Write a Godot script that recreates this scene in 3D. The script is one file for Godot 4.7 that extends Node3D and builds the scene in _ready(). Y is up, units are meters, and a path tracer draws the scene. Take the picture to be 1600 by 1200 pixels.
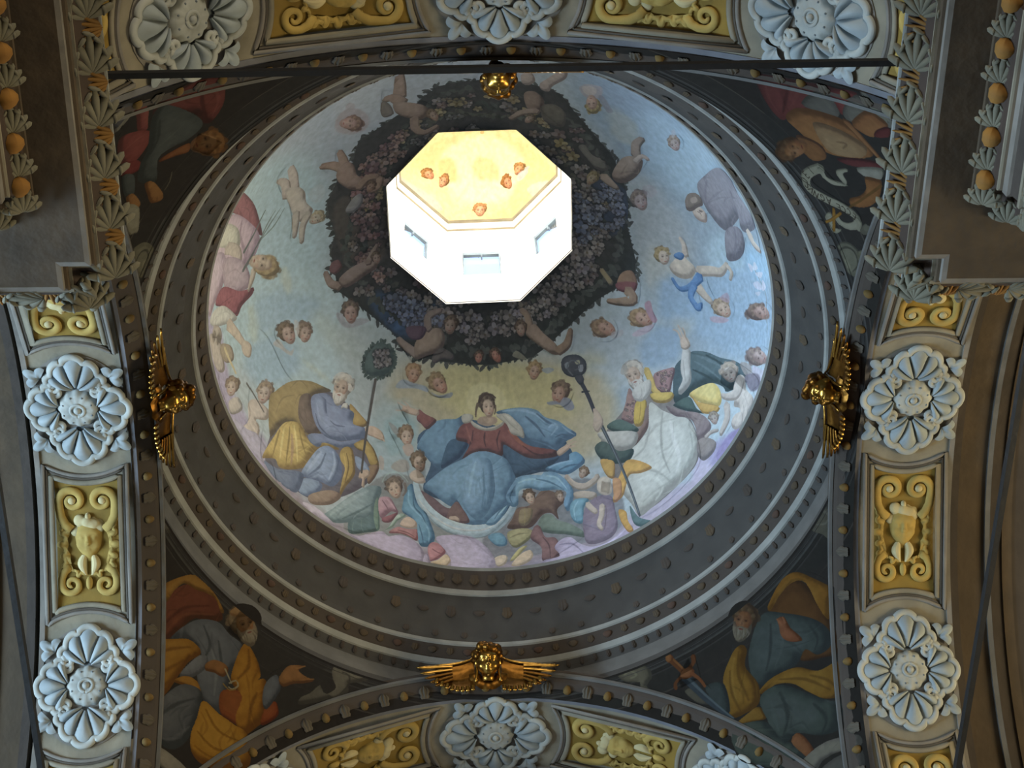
extends Node3D
# A frescoed church crossing seen from the nave floor. One unit of the plan is 4 m: V(x, h, z) turns plan units into metres, h counts from eye height.

const S := 4.0
const W := 1.06          # half the width of the crossing
const AR := 1.066        # radius of the four arches
const SPR := 3.21        # height of their springing
const TAU8 := PI / 4.0

var rng := RandomNumberGenerator.new()
var taken := {}
var M := {}

func V(x: float, h: float, z: float) -> Vector3:
	return Vector3(x * S, 1.6 + h * S, z * S)

func _ready():
	# ---- camera, sky, sun, window light, exposure
	var cam := Camera3D.new()
	cam.name = "camera"
	cam.fov = 25.80
	cam.near = 0.1
	cam.far = 200.0
	add_child(cam)
	var right := Vector3(0.99907442, -0.04217531, 0.00845822)
	var up := Vector3(0.01196197, 0.46128397, 0.88717192)
	var ahead := Vector3(0.04131839, 0.88624959, -0.46136152)
	cam.transform = Transform3D(Basis(right, up, -ahead).orthonormalized(), V(-0.15659, 0.0, 2.28374))
	cam.current = true
	var env := Environment.new()
	var sky := Sky.new()
	var sm := ProceduralSkyMaterial.new()
	sm.sky_top_color = Color(0.62, 0.78, 1.0)
	sm.sky_horizon_color = Color(0.88, 0.94, 1.0)
	sm.ground_bottom_color = Color(0.5, 0.5, 0.48)
	sm.ground_horizon_color = Color(0.7, 0.72, 0.72)
	sky.sky_material = sm
	env.sky = sky
	env.background_mode = Environment.BG_SKY
	env.background_energy_multiplier = 1.9
	env.ambient_light_source = Environment.AMBIENT_SOURCE_DISABLED
	env.tonemap_mode = Environment.TONE_MAPPER_LINEAR
	env.tonemap_exposure = 1.0
	env.sdfgi_enabled = true
	env.ssao_enabled = true
	env.ssil_enabled = true
	var we := WorldEnvironment.new()
	we.name = "sky"
	we.environment = env
	add_child(we)
	# daylight through the tall windows at the ends of the four arms
	window_light("left_window_light", Vector3(-17.6, 10.0, 0.0), Vector3(0, 11, 0), Vector2(5, 9), Color(0.78, 0.9, 1.0), 760.0)
	window_light("right_window_light", Vector3(17.6, 10.0, 0.0), Vector3(0, 11, 0), Vector2(5, 9), Color(1.0, 0.92, 0.74), 330.0)
	window_light("nave_window_light", Vector3(0.0, 11.0, 29.5), Vector3(0, 12, 0), Vector2(6, 8), Color(1.0, 0.95, 0.86), 350.0)
	window_light("choir_window_light", Vector3(0.0, 9.0, -21.5), Vector3(0, 12, 0), Vector2(5, 7), Color(0.95, 0.97, 1.0), 60.0)
	rng.seed = 7
	materials()
	build_shell()
	build_dome()
	build_lantern()
	build_cornice_ring()
	build_pendentives()
	build_arches()
	build_entablatures()
	build_small()

func window_light(called: String, at: Vector3, aim: Vector3, size: Vector2, tint: Color, energy: float):
	var l := AreaLight3D.new()
	l.name = called
	l.area_size = size
	l.light_color = tint
	l.light_energy = energy
	l.area_normalize_energy = true
	l.area_range = 80.0
	l.shadow_enabled = true
	add_child(l)
	l.look_at_from_position(at, aim, Vector3.UP)

# ---------------------------------------------------------------- nodes

func put(called: String, mesh: Mesh, material: Material, parent: Node = null, label := "") -> MeshInstance3D:
	var o := MeshInstance3D.new()
	o.name = named(called) if parent == null else called
	o.mesh = mesh
	o.material_override = material
	if label:
		o.set_meta("label", label)
	(parent if parent else self).add_child(o, true)
	return o

func named(called: String) -> String:
	taken[called] = taken.get(called, -1) + 1
	return called if taken[called] == 0 else "%s_%03d" % [called, taken[called]]

func thing(called: String, label: String, category: String, group := "") -> Node3D:
	var o := Node3D.new()
	o.name = named(called)
	o.set_meta("label", label)
	o.set_meta("category", category)
	if group:
		o.set_meta("group", group)
	add_child(o, true)
	return o

func fixed(o: Node3D, label := "") -> Node3D:
	o.set_meta("kind", "structure")
	if label:
		o.set_meta("label", label)
	return o

func sub(called: String, parent: Node, t := Transform3D()) -> Node3D:
	var o := Node3D.new()
	o.name = called
	o.transform = t
	parent.add_child(o, true)
	return o

# ---------------------------------------------------------------- meshes

func grid(nu: int, nv: int, f: Callable, flip := false, smooth := true) -> ArrayMesh:
	# a sheet of nu x nv cells; f(u, v) gives a Vector3, or [Vector3, Vector2] with the texture place
	var st := SurfaceTool.new()
	st.begin(Mesh.PRIMITIVE_TRIANGLES)
	if not smooth:
		st.set_smooth_group(-1)
	for j in nv + 1:
		for i in nu + 1:
			var p = f.call(float(i) / nu, float(j) / nv)
			if p is Array:
				st.set_uv(p[1])
				st.add_vertex(p[0])
			else:
				st.set_uv(Vector2(float(i) / nu, float(j) / nv))
				st.add_vertex(p)
	for j in nv:
		for i in nu:
			var a := j * (nu + 1) + i
			var q := [a, a + 1, a + nu + 2, a, a + nu + 2, a + nu + 1]
			if flip:
				q.reverse()
			for k in q:
				st.add_index(k)
	st.generate_normals()
	return st.commit()

func spun(profile: PackedVector2Array, steps: int, place: Callable, a0 := 0.0, a1 := 1.0, flip := false, hard := true) -> ArrayMesh:
	# sweeps a profile: place(p: Vector2, a: float) -> Vector3. With hard, every span of the profile keeps its own normals.
	var st := SurfaceTool.new()
	st.begin(Mesh.PRIMITIVE_TRIANGLES)
	for k in profile.size() - 1:
		st.set_smooth_group(k if hard else 0)
		for e in 2:
			for i in steps + 1:
				st.set_uv(Vector2(float(i) / steps, float(k + e) / profile.size()))
				st.add_vertex(place.call(profile[k + e], lerpf(a0, a1, float(i) / steps)))
		for i in steps:
			var b := k * 2 * (steps + 1) + i
			var q := [b, b + 1, b + steps + 2, b, b + steps + 2, b + steps + 1]
			if flip:
				q.reverse()
			for x in q:
				st.add_index(x)
	st.generate_normals()
	return st.commit()

func box_mesh(lo: Vector3, hi: Vector3) -> ArrayMesh:
	var st := SurfaceTool.new()
	st.begin(Mesh.PRIMITIVE_TRIANGLES)
	add_box(st, Transform3D(Basis.from_scale(hi - lo), (lo + hi) / 2))
	st.generate_normals()
	return st.commit()

func add_box(st: SurfaceTool, t: Transform3D):
	st.set_smooth_group(-1)
	for n in 6:
		var ax := n / 2
		var s := 1.0 if n % 2 else -1.0
		var d := Vector3.ZERO
		d[ax] = 0.5 * s
		var a := Vector3.ZERO
		a[(ax + 1) % 3] = 0.5
		var b := Vector3.ZERO
		b[(ax + 2) % 3] = 0.5 * s
		for v in [d - a - b, d + a + b, d + a - b, d - a - b, d - a + b, d + a + b]:
			st.add_vertex(t * v)

func tube(path: PackedVector3Array, radii: PackedFloat32Array, sides := 8, flat := 1.0, up := Vector3.UP, caps := true) -> ArrayMesh:
	var st := SurfaceTool.new()
	st.begin(Mesh.PRIMITIVE_TRIANGLES)
	add_tube(st, path, radii, sides, flat, up, caps)
	st.generate_normals()
	return st.commit()

var tube_base := {}

func add_tube(st: SurfaceTool, path: PackedVector3Array, radii: PackedFloat32Array, sides := 8, flat := 1.0, up := Vector3.UP, caps := true):
	# flat squashes the section along up
	st.set_smooth_group(0)
	var rings := []
	for i in path.size():
		var t := (path[mini(i + 1, path.size() - 1)] - path[maxi(i - 1, 0)]).normalized()
		var side := t.cross(up).normalized()
		var u := side.cross(t).normalized()
		var ring := PackedVector3Array()
		for k in sides:
			var a := TAU * k / sides
			ring.append(path[i] + side * cos(a) * radii[i] + u * sin(a) * radii[i] * flat)
		rings.append(ring)
	for i in path.size() - 1:
		for k in sides:
			var n := (k + 1) % sides
			for v in [rings[i][k], rings[i + 1][n], rings[i + 1][k], rings[i][k], rings[i][n], rings[i + 1][n]]:
				st.add_vertex(v)
	if caps:
		for e in 2:
			var r: PackedVector3Array = rings[0] if e == 0 else rings[-1]
			var c := path[0] if e == 0 else path[-1]
			for k in sides:
				var n := (k + 1) % sides
				for v in ([c, r[n], r[k]] if e == 0 else [c, r[k], r[n]]):
					st.add_vertex(v)

func ellipsoid(r: Vector3, nu := 14, nv := 10) -> ArrayMesh:
	return grid(nu, nv, func(u, v):
		var a: float = u * TAU
		var b: float = (v - 0.5) * PI
		return Vector3(cos(a) * cos(b) * r.x, sin(b) * r.y, sin(a) * cos(b) * r.z))

# ---------------------------------------------------------------- materials

func noise(freq: float, seed_: int, lo: float, hi: float, octaves := 4, as_normal := false, size := 512) -> NoiseTexture2D:
	var n := FastNoiseLite.new()
	n.seed = seed_
	n.frequency = freq
	n.fractal_octaves = octaves
	var t := NoiseTexture2D.new()
	t.width = size
	t.height = size
	t.seamless = true
	t.noise = n
	if as_normal:
		t.as_normal_map = true
		t.bump_strength = 3.0
	else:
		var g := Gradient.new()
		g.set_color(0, Color(lo, lo, lo))
		g.set_color(1, Color(hi, hi, hi))
		t.color_ramp = g
	return t

var soft_noise: NoiseTexture2D
var fine_noise: NoiseTexture2D
var bump_noise: NoiseTexture2D

func stone(called: String, c: Color, rough := 0.85, scale := 0.35, metal := 0.0) -> StandardMaterial3D:
	var m := StandardMaterial3D.new()
	m.resource_name = called
	m.albedo_color = c
	m.albedo_texture = soft_noise
	m.roughness = rough
	m.metallic = metal
	m.uv1_triplanar = true
	m.uv1_world_triplanar = true
	m.uv1_scale = Vector3.ONE * scale
	m.normal_enabled = true
	m.normal_texture = bump_noise
	m.normal_scale = 0.25
	M[called] = m
	return m

func materials():
	soft_noise = noise(0.012, 3, 0.72, 1.0, 5)
	fine_noise = noise(0.03, 11, 0.78, 1.0, 5)
	bump_noise = noise(0.04, 5, 0, 1, 4, true)
	stone("plaster", Color("867f71"))
	stone("buff", Color("837c6a"))
	stone("grey_buff", Color("7a756d"))
	stone("lavender", Color("6c6d73"))
	stone("line_dark", Color("4d463c"))
	stone("dark_brown", Color("3d342c"))
	stone("dark_grey", Color("3c3a37"))
	stone("mid_grey", Color("5c5b58"))
	stone("pale_line", Color("8e8f8a"))
	stone("umber", Color("493b28"))
	stone("leaf_grey", Color("6b6756"))
	stone("leaf_dark", Color("524b3f"))
	stone("gold_paint", Color("7a5516"))
	stone("egg_gold", Color("8a5f1c"))
	stone("ochre", Color("876c22"))
	stone("yellow", Color("aa9049"))
	stone("pale_yellow", Color("beb083"))
	stone("shell", Color("97a0a2"))
	stone("shell_shade", Color("6c757a"))
	stone("shell_rim", Color("a9aca6"))
	stone("red_brown", Color("4a3426"))
	stone("floor_stone", Color("8d8578"), 0.6)
	stone("white_wall", Color("f4f1e8"))
	stone("lantern_line", Color("857a62"))
	var g := stone("gilding", Color("a8803c"), 0.28, 0.8, 1.0)
	g.albedo_texture = fine_noise
	var g2 := stone("gilding_worn", Color("6f4c20"), 0.4, 0.8, 1.0)
	g2.albedo_texture = fine_noise
	stone("iron", Color("0f0f11"), 0.6)
	stone("lamp_black", Color("141416"), 0.35)
	stone("gold_dull", Color("6a5220"))
	stone("lantern_frame", Color("7d8a94"))
	paint_all()
	stone("corona", Color("4b3e2d"))
	stone("band_brown", Color("3a2a1e"))
	stone("chrome", Color("c9ccd4"), 0.08, 1.0, 1.0)
	var gl := StandardMaterial3D.new()
	gl.resource_name = "glass"
	gl.transparency = BaseMaterial3D.TRANSPARENCY_ALPHA
	gl.albedo_color = Color(0.9, 0.95, 1.0, 0.06)
	gl.roughness = 0.05
	M["glass"] = gl

# ---------------------------------------------------------------- the shell of the church

func wall(called: String, lo: Vector3, hi: Vector3, m := "plaster"):
	var o := put(called, box_mesh(lo, hi), M[m])
	fixed(o)

func build_shell():
	wall("floor", V(-9, -0.5, -9), V(9, -0.4, 11), "floor_stone")
	# the arms: two side walls, a barrel vault, an end wall round a tall window
	var arms := [["left", -PI / 2 * -1.0, 4.6], ["right", -PI / 2, 4.6], ["choir", 0.0, 5.6], ["nave", PI, 7.6]]
	var n := 0
	for a in arms:
		n += 1
		var o := Node3D.new()
		o.name = "wall_" + a[0]
		o.rotation.y = a[1]
		add_child(o)
		fixed(o)
		var far: float = a[2]
		for s in [-1.0, 1.0]:
			var x0: float = 1.1 * s
			var x1: float = 1.25 * s
			put("side_wall", box_mesh(V(minf(x0, x1), -0.4, -far), V(maxf(x0, x1), SPR, -1.36)), M["plaster"], o)
		# the vault is a little wider than the arch, with bands that stand proud of it
		var bands := [[1.36, 1.385, 1.085, "dark_brown"], [1.385, 1.47, 1.10, "umber"], [1.47, 1.485, 1.09, "mid_grey"], [1.485, 1.53, 1.12, "dark_brown"], [1.53, 1.56, 1.115, "umber"], [1.56, 1.63, 1.12, "dark_brown"], [1.63, 1.66, 1.115, "mid_grey"], [1.66, 1.76, 1.12, "umber"], [1.76, 1.80, 1.11, "mid_grey"], [1.80, far, 1.13, "dark_brown"]]
		for b in bands:
			var prof := PackedVector2Array([Vector2(b[0], 1.2), Vector2(b[0], b[2]), Vector2(b[1], b[2]), Vector2(b[1], 1.2)])
			put("vault_band", spun(prof, 64, func(q, t):
				return V(cos(t) * q.y, SPR + sin(t) * q.y, -q.x), 0.0, PI), M[b[3]], o)
		# end wall with an opening
		var e := [[-1.25, -0.4, -0.75, 4.6], [0.75, -0.4, 1.25, 4.6], [-0.75, -0.4, 0.75, 0.9], [-0.75, 3.4, 0.75, 4.6]]
		for q in e:
			put("end_wall", box_mesh(V(q[0], q[1], -far - 0.12), V(q[2], q[3], -far)), M["plaster"], o)
		var w := Node3D.new()
		w.name = "window_%d" % n
		w.rotation.y = a[1]
		add_child(w)
		fixed(w)
		for k in 4:
			put("pane", box_mesh(V(-0.75, 0.9 + k * 0.625, -far - 0.06), V(0.75, 1.5 + k * 0.625, -far - 0.055)), M["glass"], w)
			put("frame", box_mesh(V(-0.75, 1.5 + k * 0.625, -far - 0.08), V(0.75, 1.525 + k * 0.625, -far - 0.03)), M["iron"], w)
	# added unseen roof disc and dome skin that keep sky light from leaking in
	var roof := put("added_roof", spun(PackedVector2Array([Vector2(1.0, 4.6), Vector2(9, 4.6), Vector2(9, 4.7), Vector2(0.98, 4.75), Vector2(0.93, 5.1), Vector2(0.75, 5.5), Vector2(0.42, 5.9)]), 48, func(q, t):
		return V(cos(t) * q.x, q.y, sin(t) * q.x), 0.0, TAU), M["plaster"])
	fixed(roof)

# ---------------------------------------------------------------- dome, lantern

const RIM := 0.884
const RIM_H := 4.736
const RISE := 1.0435
const EYE := 0.3624
const EYE_TURN := 0.0334

func octagon(az: float, r: float) -> float:
	var d := fposmod(az - EYE_TURN - PI / 8, TAU8) - PI / 8
	return r * cos(PI / 8) / cos(d)

func dome_point(az: float, t: float, lift := 0.0) -> Vector3:
	# t is 0 at the rim and PI / 2 at the top; the eye sits a hand's breadth off the axis
	var shift := -0.0129 * sin(t) / 0.912
	var r := RIM * cos(t) - lift
	return V(shift + r * cos(az), RIM_H + (RISE - lift) * sin(t), r * sin(az))

func dome_uv(az: float, t: float) -> Vector2:
	var r := (1.0 - t / (PI / 2)) * 1000.0
	return Vector2(1024.0 + r * cos(az), 1024.0 - r * sin(az)) / 2048.0

func from_map(p: Vector2, lift: float) -> Array:
	# a place on the painter's map of the dome (pixels of 2048) -> [point, texture place]
	var d := p - Vector2(1024, 1024)
	var t := (1.0 - clampf(d.length() / 1000.0, 0.0, 1.0)) * PI / 2
	return [dome_point(atan2(-d.y, d.x), t, lift), p / 2048.0]

func build_dome():
	var o := thing("dome_fresco", "round painted dome full of sky, saints and cherubs round the bright eight-sided opening", "fresco")
	put("painted_sky", grid(192, 56, func(u, v):
		var az: float = u * TAU
		var t1 := acos(octagon(az, EYE) / RIM)
		var t := lerpf(0.0, t1, v)
		return [dome_point(az, t), dome_uv(az, t)], true), M["dome_paint"], o)
	dome_figures(o)

func build_lantern():
	var o := Node3D.new()
	o.name = "wall_lantern"
	add_child(o)
	fixed(o, "white eight-sided lantern above the dome opening with small windows")
	var cx := -0.0129
	var corner := func(k: int, r: float, h: float) -> Vector3:
		var a := PI / 8 + EYE_TURN + k * TAU8
		return V(cx + (h - 5.69) * 0.012 + r * cos(a), h, r * sin(a))
	var n := 0
	for k in 8:
		# each wall: splayed reveal round a window; built as strips round the opening
		var q := func(x: float, h: float, back: float) -> Vector3:
			var a: Vector3 = corner.call(k, EYE, h)
			var b: Vector3 = corner.call(k + 1, EYE, h)
			var mid := PI / 8 + EYE_TURN + (k + 0.5) * TAU8
			return a.lerp(b, x) + Vector3(cos(mid), 0, sin(mid)) * back * S
		var st := SurfaceTool.new()
		st.begin(Mesh.PRIMITIVE_TRIANGLES)
		st.set_smooth_group(-1)
		var face := func(p: Array):
			for i in [0, 1, 2, 0, 2, 3]:
				st.add_vertex(q.call(p[i][0], p[i][1], p[i][2]))
		var x0 := 0.2
		var x1 := 0.8
		var lo := 5.95
		var hi := 6.30
		face.call([[0, 5.69, 0], [0, 6.46, 0], [x0, 6.46, 0], [x0, 5.69, 0]])
		face.call([[x1, 5.69, 0], [x1, 6.46, 0], [1, 6.46, 0], [1, 5.69, 0]])
		face.call([[x0, 5.69, 0], [x0, lo, 0], [x1, lo, 0], [x1, 5.69, 0]])
		face.call([[x0, hi, 0], [x0, 6.46, 0], [x1, 6.46, 0], [x1, hi, 0]])
		var d := 0.05
		face.call([[x0, lo, 0], [x0, hi, 0], [x0 + 0.03, hi - 0.03, d], [x0 + 0.03, lo + 0.03, d]])
		face.call([[x1, hi, 0], [x1, lo, 0], [x1 - 0.03, lo + 0.03, d], [x1 - 0.03, hi - 0.03, d]])
		face.call([[x0, hi, 0], [x1, hi, 0], [x1 - 0.03, hi - 0.03, d], [x0 + 0.03, hi - 0.03, d]])
		face.call([[x1, lo, 0], [x0, lo, 0], [x0 + 0.03, lo + 0.03, d], [x1 - 0.03, lo + 0.03, d]])
		st.generate_normals()
		put("wall_face", st.commit(), M["white_wall"], o)
		var w := Node3D.new()
		w.name = "window_%d" % (k + 5)
		add_child(w)
		fixed(w, "small lantern window in the white wall")
		var bars := [[x0 + 0.02, x0 + 0.045, lo, hi], [x1 - 0.045, x1 - 0.02, lo, hi], [x0 + 0.02, x1 - 0.02, hi - 0.05, hi - 0.02], [x0 + 0.02, x1 - 0.02, lo + 0.02, lo + 0.05], [0.49, 0.51, hi - 0.075, hi - 0.04]]
		for b in bars:
			var sb := SurfaceTool.new()
			sb.begin(Mesh.PRIMITIVE_TRIANGLES)
			var c: Vector3 = (q.call(b[0], b[2], d) + q.call(b[1], b[3], d)) / 2.0
			var ex: Vector3 = q.call(b[1], b[2], d) - q.call(b[0], b[2], d)
			var ey := Vector3(0, (b[3] - b[2]) * S, 0)
			var ez := ex.cross(ey).normalized() * 0.05
			add_box(sb, Transform3D(Basis(ex, ey, ez), c))
			sb.generate_normals()
			put("frame", sb.commit(), M["lantern_frame"], w)
		var pane := SurfaceTool.new()
		pane.begin(Mesh.PRIMITIVE_TRIANGLES)
		for i in [0, 1, 2, 0, 2, 3]:
			var z = [[x0 + 0.03, lo], [x0 + 0.03, hi], [x1 - 0.03, hi], [x1 - 0.03, lo]][i]
			pane.add_vertex(q.call(z[0], z[1], d + 0.004))
		pane.generate_normals()
		put("pane", pane.commit(), M["glass"], w)
		# daylight through this window
		var mid := PI / 8 + EYE_TURN + (k + 0.5) * TAU8
		var outw := Vector3(cos(mid), 0, sin(mid))
		var l := AreaLight3D.new()
		l.name = "lantern_window_light"
		l.area_size = Vector2(0.6, 1.2)
		l.light_color = Color(1, 0.985, 0.95)
		l.light_energy = 11.0 if outw.z > 0.2 else 1.5
		l.area_normalize_energy = true
		l.area_range = 60.0
		l.shadow_enabled = true
		add_child(l, true)
		var at: Vector3 = q.call(0.5, (lo + hi) / 2, d - 0.012)
		l.look_at_from_position(at, at - outw - Vector3(0, 0.12, 0), Vector3.UP)
	# mouldings at the head of the walls and the painted cap
	for b in [[6.40, 6.415, 0.004, "lantern_line"], [6.43, 6.46, 0.012, "white_wall"], [6.455, 6.475, 0.02, "lantern_line"]]:
		var prof := PackedVector2Array([Vector2(EYE, b[0]), Vector2(EYE - b[2], b[0] + 0.003), Vector2(EYE - b[2], b[1]), Vector2(EYE, b[1])])
		put("moulding", spun(prof, 8, func(p, a):
			return V(cx + 0.009 + p.x * cos(a), p.y, p.x * sin(a)), PI / 8 + EYE_TURN, PI / 8 + EYE_TURN + TAU, true), M[b[3]], o)
	var cap := thing("lantern_fresco", "warm yellow painted cap of the lantern with little cherub heads", "fresco")
	put("painted_cap", grid(64, 16, func(u, v):
		var az: float = u * TAU
		var r := lerpf(octagon(az, EYE), 0.0, v)
		var k := 1.0 - pow(1.0 - v, 2.0)
		var h := 6.46 + 0.30 * k
		return [V(cx + 0.009 + r * cos(az), h, r * sin(az)), Vector2(0.5 + 0.5 * (1 - v) * cos(az), 0.5 - 0.5 * (1 - v) * sin(az))], true), M["cap_paint"], cap)
	var roof := put("ceiling_lantern", spun(PackedVector2Array([Vector2(0.5, 6.5), Vector2(0.4, 6.8), Vector2(0.0, 7.0)]), 8, func(p, a):
		return V(p.x * cos(a), p.y, p.x * sin(a)), 0.0, TAU), M["plaster"])
	fixed(roof)
	var skirt := put("wall_lantern_foot", spun(PackedVector2Array([Vector2(0.36, 5.70), Vector2(0.46, 5.70), Vector2(0.46, 5.9)]), 8, func(p, a):
		return V(cx + p.x * cos(a), p.y, p.x * sin(a)), PI / 8 + EYE_TURN, PI / 8 + EYE_TURN + TAU), M["plaster"])
	fixed(skirt)

# ---------------------------------------------------------------- the ring of mouldings under the dome

func ring_place(p: Vector2, a: float) -> Vector3:
	return V(p.x * cos(a), p.y, p.x * sin(a))

func ring_frame(r: float, h: float, a: float, slope: float) -> Transform3D:
	# x along the ring, y out of its face (inwards and down), z down the face
	var x := Vector3(-sin(a), 0, cos(a))
	var inw := Vector3(-cos(a), 0, -sin(a))
	var y := (inw * cos(slope) + Vector3.DOWN * sin(slope)).normalized()
	return Transform3D(Basis(x, y, x.cross(y)), V(r * cos(a), h, r * sin(a)))

func leaf_mesh(w: float, l: float, d: float, lobes := 3) -> ArrayMesh:
	# a small upright acanthus leaf: x across, z along, y out
	return grid(lobes * 4, 6, func(u, v):
		var side: float = u * 2.0 - 1.0
		var edge := 0.72 + 0.28 * absf(cos(v * PI * lobes * 0.5))
		var half := w * 0.5 * edge * sqrt(maxf(0.0, sin(PI * (0.12 + v * 0.86))))
		var rib := 1.0 - 0.5 * absf(sin(side * PI * lobes * 0.5))
		var y: float = d * (0.25 + 0.75 * sin(v * PI * 0.75)) * rib * (1.0 - 0.55 * side * side) + d * 0.35 * v * v
		return Vector3(side * half, y, (v - 0.5) * l), true)

func egg_mesh(w: float, l: float, d: float) -> ArrayMesh:
	return grid(10, 7, func(u, v):
		var a: float = u * TAU
		var b: float = v * PI * 0.5
		var zz := sin(a) * cos(b)
		return Vector3(cos(a) * cos(b) * w * 0.5 * (1.0 - 0.25 * zz), sin(b) * d, zz * l * 0.5), true)

func build_cornice_ring():
	var o := thing("dome_cornice", "dark circular cornice with thin pale rings framing the painted dome", "cornice")
	var bands := [
		["plaster_edge", "pale_line", [0.884, 4.737, 0.881, 4.735, 0.886, 4.724]],
		["border_moulding", "dark_brown", [0.886, 4.724, 0.894, 4.70, 0.906, 4.665, 0.912, 4.645]],
		["pale_fillet", "pale_line", [0.912, 4.645, 0.909, 4.643, 0.914, 4.624, 0.920, 4.622]],
		["frieze", "dark_grey", [0.920, 4.622, 0.940, 4.585, 0.960, 4.54, 0.985, 4.485, 0.992, 4.465]],
		["thin_fillet", "pale_line", [0.992, 4.465, 0.989, 4.463, 0.994, 4.454, 1.0, 4.452]],
		["egg_moulding", "dark_brown", [1.0, 4.452, 1.012, 4.441, 1.026, 4.424, 1.032, 4.418]],
		["broad_fillet", "pale_line", [1.032, 4.418, 1.028, 4.416, 1.040, 4.402, 1.046, 4.401]],
		["leaf_moulding", "dark_grey", [1.046, 4.401, 1.056, 4.385, 1.062, 4.37]],
		["grey_band", "mid_grey", [1.062, 4.37, 1.066, 4.34, 1.068, 4.315]],
		["lower_fillet", "dark_grey", [1.068, 4.315, 1.066, 4.29, 1.066, 4.262]],
	]
	for b in bands:
		var prof := PackedVector2Array()
		for i in range(0, b[2].size(), 2):
			prof.append(Vector2(b[2][i], b[2][i + 1]))
		put(b[0], spun(prof, 240, ring_place, 0.0, TAU, true), M[b[1]], o)
	# carved pieces on the mouldings: the nave side lies behind the arch and shows less
	var leaf := leaf_mesh(0.15, 0.17, 0.018)
	var small := leaf_mesh(0.10, 0.09, 0.014)
	var egg := egg_mesh(0.12, 0.09, 0.02)
	var fr := egg_mesh(0.16, 0.09, 0.018)
	var tip := leaf_mesh(0.06, 0.11, 0.02)
	for i in 96:
		var a := TAU * i / 96
		put("leaf", leaf, M["umber"], o).transform = ring_frame(0.897, 4.685, a, 0.35)
	for i in 110:
		var a := TAU * i / 110
		put("egg", egg if i % 2 else small, M["red_brown" if i % 4 == 1 else "umber"], o).transform = ring_frame(1.013, 4.436, a, 0.85)
	for i in 150:
		var a := TAU * i / 150
		put("tongue", tip, M["dark_brown"], o).transform = ring_frame(1.052, 4.388, a, 0.55)
	for i in 64:
		var a := TAU * (i + 0.5) / 64
		put("frieze_boss", fr if i % 2 else leaf, M["dark_brown" if i % 4 else "umber"], o).transform = ring_frame(0.948, 4.565, a, 0.42)
	for i in 64:
		var a := TAU * i / 64
		put("frieze_leaf", small, M["dark_brown"], o).transform = ring_frame(0.983, 4.487, a, 0.42)

# ---------------------------------------------------------------- pendentives

const PR := 1.499

func pend_point(az: float, e: float, lift := 0.0) -> Vector3:
	# on the sphere that carries the four pendentives
	var r := PR - lift
	return V(r * cos(e) * cos(az), SPR + r * sin(e), r * cos(e) * sin(az))

func pend_edge(az: float) -> float:
	# how low the pendentive reaches at this bearing: there it meets the arch
	var c := maxf(absf(cos(az)), absf(sin(az)))
	return acos(clampf(1.062 / c / PR, 0.0, 1.0))

func build_pendentives():
	for k in 4:
		var a0: float = [-PI * 0.75, -PI * 0.25, PI * 0.25, PI * 0.75][k]
		var lab: String = ["far left pendentive painted with a white bearded saint in an orange cloak holding keys", "far right pendentive painted with a bearded saint in ochre and green leaning on a sword", "near right pendentive painted with a bare-chested saint in a red cloak and a lettered scroll", "near left pendentive painted with a red-haired man in red and grey holding a paper"][k]
		var o := thing("pendentive_fresco", lab, "fresco")
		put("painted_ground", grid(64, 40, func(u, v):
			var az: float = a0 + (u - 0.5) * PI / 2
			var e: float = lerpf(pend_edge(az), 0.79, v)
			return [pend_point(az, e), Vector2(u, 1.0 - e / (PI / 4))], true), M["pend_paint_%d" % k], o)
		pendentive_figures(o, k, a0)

# ---------------------------------------------------------------- arches with their ornaments

# An arch lies in its own axes: it leads away along -Z, its crown is up, x runs along its width. turned() brings it to its side.
# A soffit place is (s, w, d): s along the arc from the crown in plan units, w outwards from the crossing, d down from the soffit.
func soffit(s: float, w: float, d: float) -> Vector3:
	var t := PI / 2 - s / AR
	return V((AR - d) * cos(t), SPR + (AR - d) * sin(t), -w) 

func about_axis(yaw: float, t: float) -> Transform3D:
	# moves a piece modelled at the crown to the angle t along the arch, then the arch to its side
	var c := V(0, SPR, 0)
	var turn := Transform3D(Basis(Vector3.BACK, t), Vector3.ZERO)
	var there := Transform3D(Basis(), c) * turn * Transform3D(Basis(), -c)
	return Transform3D(Basis(Vector3.UP, yaw), nudge(yaw)) * there

func nudge(yaw: float) -> Vector3:
	# the left arch stands a few centimetres further in than the right one
	return Vector3(0.014 * S, 0, 0) if yaw > 1.0 and yaw < 2.0 else Vector3.ZERO

const W0 := 1.062
const W1 := 1.352
const WM := 1.212

func strip(w0: float, w1: float, d: float, a0: float, a1: float, steps: int) -> ArrayMesh:
	var prof := PackedVector2Array([Vector2(w0, -0.004), Vector2(w0, d), Vector2(w1, d), Vector2(w1, -0.004)])
	return spun(prof, steps, func(q, s): return soffit(s, q.x, q.y), a0, a1, true)

func bent_tube(path: Array, r0: float, r1: float, d: float, sides := 7, flat := 0.7) -> ArrayMesh:
	# path of Vector2(s, w); radii in plan units
	var st := SurfaceTool.new()
	st.begin(Mesh.PRIMITIVE_TRIANGLES)
	add_bent_tube(st, path, r0, r1, d, sides, flat)
	st.generate_normals()
	return st.commit()

func add_bent_tube(st: SurfaceTool, path: Array, r0: float, r1: float, d: float, sides := 7, flat := 0.7):
	var pts := PackedVector3Array()
	var rad := PackedFloat32Array()
	for i in path.size():
		pts.append(soffit(path[i].x, path[i].y, d))
		rad.append(lerpf(r0, r1, float(i) / maxi(1, path.size() - 1)) * S)
	add_tube(st, pts, rad, sides, flat)

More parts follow.
